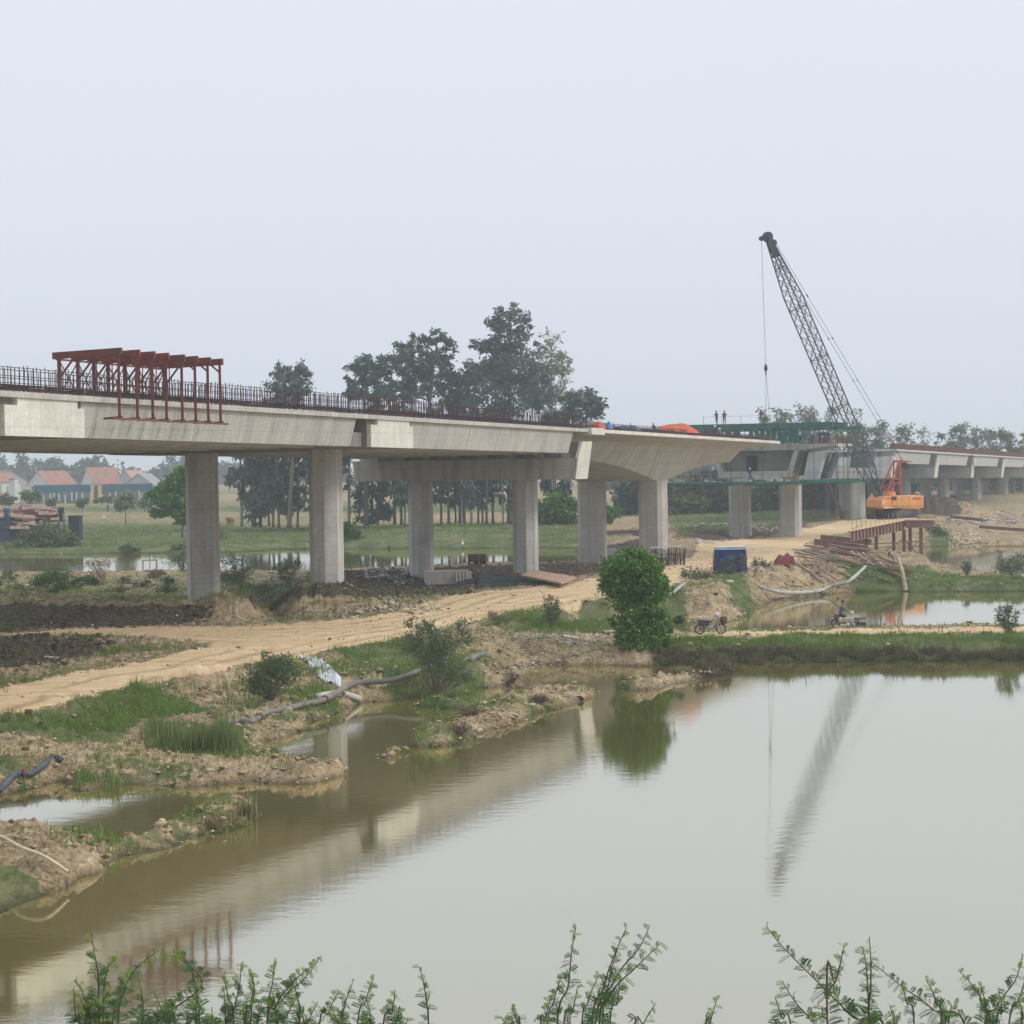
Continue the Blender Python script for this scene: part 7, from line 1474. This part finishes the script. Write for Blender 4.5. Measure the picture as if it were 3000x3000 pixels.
    mb = MB(); mb.loft([[(x, -w_, z0), (x, w_, z0), (x, w_, z1), (x, -w_, z1)] for x, w_, z0, z1 in ((.36, .08, .92, 1.0), (.46, .12, .84, 1.05), (.56, .07, .88, 1.0))]); mb.build('front_cowl', cowl, t, local=True, bevel=.02)
    mb = MB(); mb.lathe((0, 0, 0), [(.01, 0), (.07, 0), (.075, .03), (.01, .05)], 12); mb.v = [(z+.55, y, x*-1+.94) for x, y, z in mb.v]; mb.build('headlight', mat('lamp_glass', (.6, .6, .55), rough=.2), t, local=True)
    mb = MB(); mb.tube([(-.66, -.1, .74), (-.95, -.1, .78), (-.95, .1, .78), (-.66, .1, .74)], .012, 5); mb.beam((-.8, -.1, .77), (-.8, .1, .77), .012); mb.build('carrier', chrome, t, local=True)
    mb = MB(); mb.beam((.02, .1, .24), (-.08, .26, .0), .022); mb.build('side_stand', darkmetal, t, local=True)
    return t
p = on(1340, 1196.5, .85); bk = motorbike('parked motorbike with round brown basket in front on the dike path', p, .06, mat('dark_grey_plastic', (.06, .06, .07), rough=.4), mat('silver_paint', (.35, .35, .36), rough=.4))
p_ = p+Matrix.Rotation(.06, 3, 'Z')@Vector((.78, 0, .58)); t = thing('basket', 'round brown wicker basket hanging on the front of the parked motorbike', 'basket', p_, None, .06)
mb = MB(); mb.lathe((0, 0, 0), [(.01, 0), (.14, 0), (.20, .1), (.22, .26), (.20, .38), (.185, .38), (.20, .25), (.18, .12), (.01, .03)], 16); mb.build('body', mat('brown_wicker', (.17, .08, .07), col2=(.09, .05, .045), scale=14), t, local=True, smooth=True)
mb = MB(); torus(mb, (0, 0, .38), .195, .014, (0, 0, 1) if False else (0.001, 0, 1), 18, 5); mb.build('rim', rust, t, local=True)
def boxload(p, name, label, cat, m): o = slab_(name, label, cat, 0, 0, (1, 1, 1), 0, 0, m); return o
p_ = p+Matrix.Rotation(.06, 3, 'Z')@Vector((-.62, 0, .84)); mb = MB(); mb.box((p_.x, p_.y, p_.z+.09), (.34, .3, .18), .06); tag(mb.build('bag', mat('pale_pink_bag', (.55, .42, .40), scale=5), origin=p_, bevel=.05), 'pale pinkish bag strapped over the rear of the parked motorbike', 'bag')
q = p+Matrix.Rotation(.06, 3, 'Z')@Vector((.40, 0, 1.06)); mb = MB(); mb.lathe(q, [(.01, 0), (.12, 0), (.145, .02), (.13, .10), (.08, .18), (.01, .21)], 14); tag(mb.build('helmet', crw, origin=q, smooth=True), 'white helmet hung on the handlebar of the parked motorbike', 'helmet')
# rider at the edge of the upper pond
YB = 127.0; pb = D(1594, 1174, YB); pb.z = .03
bk2 = motorbike('loaded motorbike ridden through shallow water at the upper pond edge', pb, .12, mat('dark_red_plastic', (.16, .05, .05), rough=.5), crw)
R2 = Matrix.Rotation(.12, 3, 'Z'); sp = pb+R2@Vector((-.28, 0, 0))
person('rider in faded green jacket and dark cap on the loaded motorbike', sp, .12-math.pi/2, 'sit', greenc, greenc, darkc, None, 0.0)
for x, y, lab in ((.1, -.36, 'pale sack row hanging on the near side of the loaded motorbike'), (.1, .36, 'pale sack row on the far side of the loaded motorbike')):
    q = pb+R2@Vector((x, y, .30)); mb = MB()
    for j in range(3): mb.loft([[Vector(q)+R2@Vector((-.46+j*.33+a, b_, z)) for a, b_ in ((-w_, -.12*w_/.15), (w_, -.12*w_/.15), (w_, .12*w_/.15), (-w_, .12*w_/.15))] for z, w_ in ((0, .10), (.06, .15), (.25, .155), (.34, .12), (.38, .05))])
    tag(mb.build('sacks', mat('pale_sack', (.50, .45, .33), col2=(.30, .28, .20), scale=3), origin=q, bevel=.04), lab, 'sacks')
t = thing('cargo_rack', 'black wire cargo frame sticking out in front of the loaded motorbike', 'rack', pb)
mb = MB()
for y in (-.35, .35):
    for z in (.06, .55): mb.beam(pb+R2@Vector((.55, y, z)), pb+R2@Vector((1.25, y, z)), .03)
    for x in (.6, .9, 1.25): mb.beam(pb+R2@Vector((x, y, .05)), pb+R2@Vector((x, y, .56)), .03)
for x in (.6, 1.25):
    for z in (.06, .55): mb.beam(pb+R2@Vector((x, -.35, z)), pb+R2@Vector((x, .35, z)), .03)
mb.box(pb+R2@Vector((.92, 0, .56)), (.7, .74, .03), .12); mb.box(pb+R2@Vector((.92, -.35, .2)), (.66, .015, .26), .12); mb.build('front_frame', darkmetal, t)
mb = MB()
for z in (.05, .5): mb.beam(pb+R2@Vector((-.75, -.36, z)), pb+R2@Vector((-1.15, -.36, z)), .03); mb.beam(pb+R2@Vector((-1.15, -.36, z)), pb+R2@Vector((-1.15, .36, z)), .03)
for y in (-.36, .36): mb.beam(pb+R2@Vector((-1.15, y, .04)), pb+R2@Vector((-1.15, y, .52)), .03)
mb.build('rear_frame', darkmetal, t)
# thin posts along the dike path
for i, (vx, top) in enumerate(((1338, 1160), (1511, 1176), (1680, 1172), (1778, 1170), (1856, 1172), (1520, 1252), (1705, 1240))):
    p = on(vx, top+26, .85); mb = MB(); mb.tube([p+Vector((0, 0, -.1)), p+Vector((.02, 0, 22*MPX(p.y)*.8))], .018, 5); tag(mb.build('stick', bark, origin=p), 'thin bare stick planted along the dike path', 'stick', 'sticks along the dike')
# ---------------------------------------------------------------- foreground feathery shrubs on the near embankment
mleaf = leafmat('feathery_leaf', (.018, .06, .028), (.10, .22, .055), rough=.5, trans=.35); myoung = leafmat('young_feathery_leaf', (.09, .19, .03), (.30, .38, .08), rough=.5, trans=.4); stemm = mat('thin_stem', (.12, .10, .06), scale=6); stemr = mat('reddish_stem', (.15, .09, .06), scale=6)
def frond(V, P, d, up, L_, rs, pairs):
    """one bipinnate leaf: narrow leaflets in pairs along a drooping rachis, d unit direction"""
    up = rs.normal(size=3)*.75+np.array([0, -.25, .35]); side = np.cross(d, up); side /= np.linalg.norm(side)+1e-9; nrm = np.cross(side, d)
    for i in range(pairs):
        f = .18+.82*i/(pairs-1); c = P+d*L_*f-np.array([0, 0, 1.])*L_*.28*f*f; ln = L_*.30*(1-.55*abs(f-.5)); wd = L_*.068
        for sg in (-1, 1):
            a = side*sg*.92+d*.38; a = a+nrm*rs.uniform(-.25, .15); e = c+a*ln; w_ = d*wd
            V.append([c, c+a*ln*.5+w_*.6, e, c+a*ln*.5-w_*.6])
    # rachis as a thin quad
    e = P+d*L_-np.array([0, 0, 1.])*L_*.28; q = side*.0012; V.append([P-q, P+q, e+q*.5, e-q*.5])
def mimosa(label, stems, Y, seed, dens=1.0, roots=None):
    rs = np.random.RandomState(seed); rnd = random.Random(seed); base = D(stems[0][-1][0], 1990, Y); base.z = HZ(base.x, Y)
    t = thing('mimosa_shrub', label, 'shrub', base); sb = MB(); Vl, Vy = [], []
    for st in stems:
        Yj = Y+rnd.uniform(-.5, .5); P_ = [D(x, y, Yj+.1*i)-base for i, (x, y) in enumerate(st)]      # tip .. foot of the visible part
        r0 = P_[-1]; root = Vector((r0.x*.6, r0.y, 0)); P_ = P_+[r0.lerp(root, .5)+Vector((rnd.uniform(-.1, .1), 0, 0)), root]; P_.reverse()
        C = []
        for i in range(len(P_)-1):
            a, b_, c, d = P_[max(i-1, 0)], P_[i], P_[i+1], P_[min(i+2, len(P_)-1)]
            for k_ in range(6): u = k_/6; C.append(0.5*((2*b_)+(-a+c)*u+(2*a-5*b_+4*c-d)*u*u+(-a+3*b_-3*c+d)*u**3))
        C.append(P_[-1]); n = len(C); sb.tube(C, [.0065*(1-.85*i/(n-1))+.0008 for i in range(n)], 5)
        L_tot = 0
        for i in range(n-1):
            seg = (C[i+1]-C[i]).length; L_tot += seg
        acc = 0; nxt = 0; run = 0
        for i in range(n-1):
            seg = (C[i+1]-C[i]).length; dirv = np.array((C[i+1]-C[i]).normalized())
            while acc < seg:
                f = (run+acc)/L_tot
                P0 = np.array(C[i].lerp(C[i+1], acc/seg))
                if P0[2]+base.z > CAMZ-(P0[1]+base.y)*.315 and f > .3:
                    a = rs.uniform(0, 6.28); tip = (f-.55)/.45
                    perp = np.cross(dirv, [math.cos(a), math.sin(a), .2]); perp /= np.linalg.norm(perp); d = perp*.9+dirv*.35+np.array([0, 0, .15]); d /= np.linalg.norm(d)
                    L_ = (.066+.034*rs.rand())*(1.05-.65*max(0, tip-.6)/.4); frond(Vy if (tip > .94 or rs.rand() < .04) else Vl, P0, d, np.array([0, 0, 1.]), L_, rs, 9)
                acc += (.010+.009*rs.rand())/dens
            acc -= seg; run += seg
    sb.build('stems', stemm if seed % 2 else stemr, t, local=True)
    for nm, V_, m_ in (('leaves', Vl, mleaf), ('young_leaves', Vy, myoung)):
        if V_: A = np.array(V_).reshape(-1, 3); npmesh(nm, A, np.arange(len(A)).reshape(-1, 4), m_, t)
rnd = random.Random(3)
st = [[(172, 1760), (178, 1800), (186, 1850), (190, 1990)], [(300, 1792), (250, 1835), (225, 1900), (210, 1990)], [(218, 1812), (200, 1840), (195, 1990)], [(332, 1795), (352, 1815), (366, 1850), (378, 1990)], [(305, 1800), (345, 1812), (380, 1860), (300, 1925), (260, 1990)], [(420, 1842), (430, 1880), (440, 1990)], [(455, 1818), (452, 1860), (440, 1910), (420, 1990)], [(470, 1832), (480, 1870), (470, 1990)],
      [(150, 1880), (165, 1920), (175, 1990)], [(262, 1850), (270, 1900), (265, 1990)], [(240, 1835), (235, 1870), (222, 1990)], [(345, 1870), (320, 1910), (290, 1990)], [(205, 1870), (180, 1920), (160, 1990)], [(290, 1870), (310, 1920), (330, 1990)], [(375, 1880), (360, 1930), (350, 1990)], [(400, 1900), (400, 1940), (395, 1990)], [(140, 1850), (160, 1885), (172, 1990)]]
rr = random.Random(8); st2 = [[(x+rr.uniform(-14, 14), y), (x+rr.uniform(-8, 8), (y+1990)/2), (x+rr.uniform(-6, 6), 1990)] for x, y in [(145+i*19, rr.uniform(1845, 1925)) for i in range(17)]]; st3 = [[(x+rr.uniform(-16, 16), y), (x+rr.uniform(-8, 8), (y+1990)/2), (x+rr.uniform(-6, 6), 1990)] for x, y in [(462+i*19, rr.uniform(1865, 1940)) for i in range(17)]]
mimosa('leafy feathery shrub at the bottom left with arching twigs', st+st2[::3], 9.6, 1, 1.35)
st = [[(606, 1803), (575, 1845), (530, 1890), (480, 1990)], [(590, 1822), (555, 1850), (520, 1900), (500, 1990)], [(520, 1815), (515, 1850), (505, 1990)], [(545, 1842), (560, 1880), (565, 1990)], [(640, 1868), (620, 1910), (600, 1990)], [(665, 1855), (650, 1900), (640, 1990)], [(705, 1845), (690, 1890), (670, 1990)], [(745, 1868), (740, 1910), (720, 1990)], [(690, 1880), (700, 1930), (690, 1990)], [(560, 1880), (540, 1920), (520, 1990)], [(480, 1860), (470, 1910), (460, 1990)], [(600, 1890), (580, 1930), (560, 1990)], [(625, 1900), (640, 1940), (640, 1990)], [(770, 1920), (760, 1950), (750, 1990)]]
mimosa('spreading feathery shrub in the bottom left centre with one long bare twig', st+st3[::3], 9.9, 2, 1.25)
mimosa('single thin feathery sprig left of the bottom centre', [[(792, 1825), (800, 1860), (806, 1900), (810, 1990)]], 10.4, 3, .7)
mimosa('tall pair of feathery stems at the bottom centre', [[(1087, 1747), (1078, 1800), (1072, 1860), (1050, 1990)], [(1182, 1750), (1160, 1800), (1140, 1860), (1115, 1990)], [(1226, 1746), (1205, 1790), (1160, 1850), (1120, 1990)], [(1248, 1778), (1200, 1825), (1150, 1880), (1128, 1990)], [(1165, 1790), (1150, 1850), (1135, 1990)], [(1060, 1840), (1045, 1890), (1030, 1990)], [(1130, 1840), (1110, 1890), (1095, 1990)], [(1040, 1880), (1030, 1920), (1020, 1990)], [(1090, 1860), (1080, 1910), (1060, 1990)], [(1170, 1840), (1165, 1890), (1150, 1990)]], 9.7, 5, 1.0)
mimosa('low feathery tuft just left of the tall pair', [[(966, 1902), (975, 1930), (980, 1990)], [(945, 1918), (960, 1945), (970, 1990)]], 9.9, 7, 1.0)
mimosa('small yellowish sprig just right of the tall pair', [[(1237, 1893), (1215, 1930), (1195, 1990)]], 9.8, 9, .8)
mimosa('tiny sprig between centre and right groups at the bottom', [[(1352, 1888), (1340, 1930), (1332, 1990)]], 10.1, 11, .8)
mimosa('long diagonal feathery branches at the bottom right centre', [[(1446, 1748), (1480, 1790), (1545, 1855), (1610, 1920), (1680, 1990)], [(1475, 1850), (1500, 1890), (1530, 1925), (1570, 1990)], [(1592, 1785), (1585, 1820), (1575, 1855), (1560, 1880)], [(1462, 1880), (1475, 1920), (1500, 1990)], [(1440, 1940), (1460, 1965), (1480, 1990)]], 9.5, 12, .85)
mimosa('upright and slanting feathery branches at the bottom right', [[(1640, 1768), (1643, 1810), (1643, 1860), (1640, 1990)], [(1645, 1815), (1700, 1860), (1760, 1905), (1830, 1990)], [(1700, 1855), (1710, 1890), (1725, 1990)], [(1748, 1850), (1765, 1890), (1775, 1990)], [(1600, 1930), (1620, 1950), (1640, 1990)], [(1680, 1900), (1690, 1940), (1690, 1990)], [(1795, 1895), (1790, 1930), (1780, 1990)], [(1625, 1785), (1635, 1830), (1640, 1990)]], 9.7, 13, .95)
mimosa('feathery branches cut by the bottom right corner', [[(1808, 1830), (1835, 1860), (1855, 1900), (1860, 1990)], [(1850, 1858), (1860, 1900), (1866, 1990)], [(1930, 1800), (1915, 1850), (1880, 1900), (1850, 1990)], [(1940, 1830), (1925, 1880), (1900, 1990)], [(1885, 1870), (1890, 1910), (1880, 1990)], [(1920, 1880), (1930, 1920), (1925, 1990)], [(1950, 1850), (1945, 1900), (1940, 1990)]], 9.6, 15, 1.0)
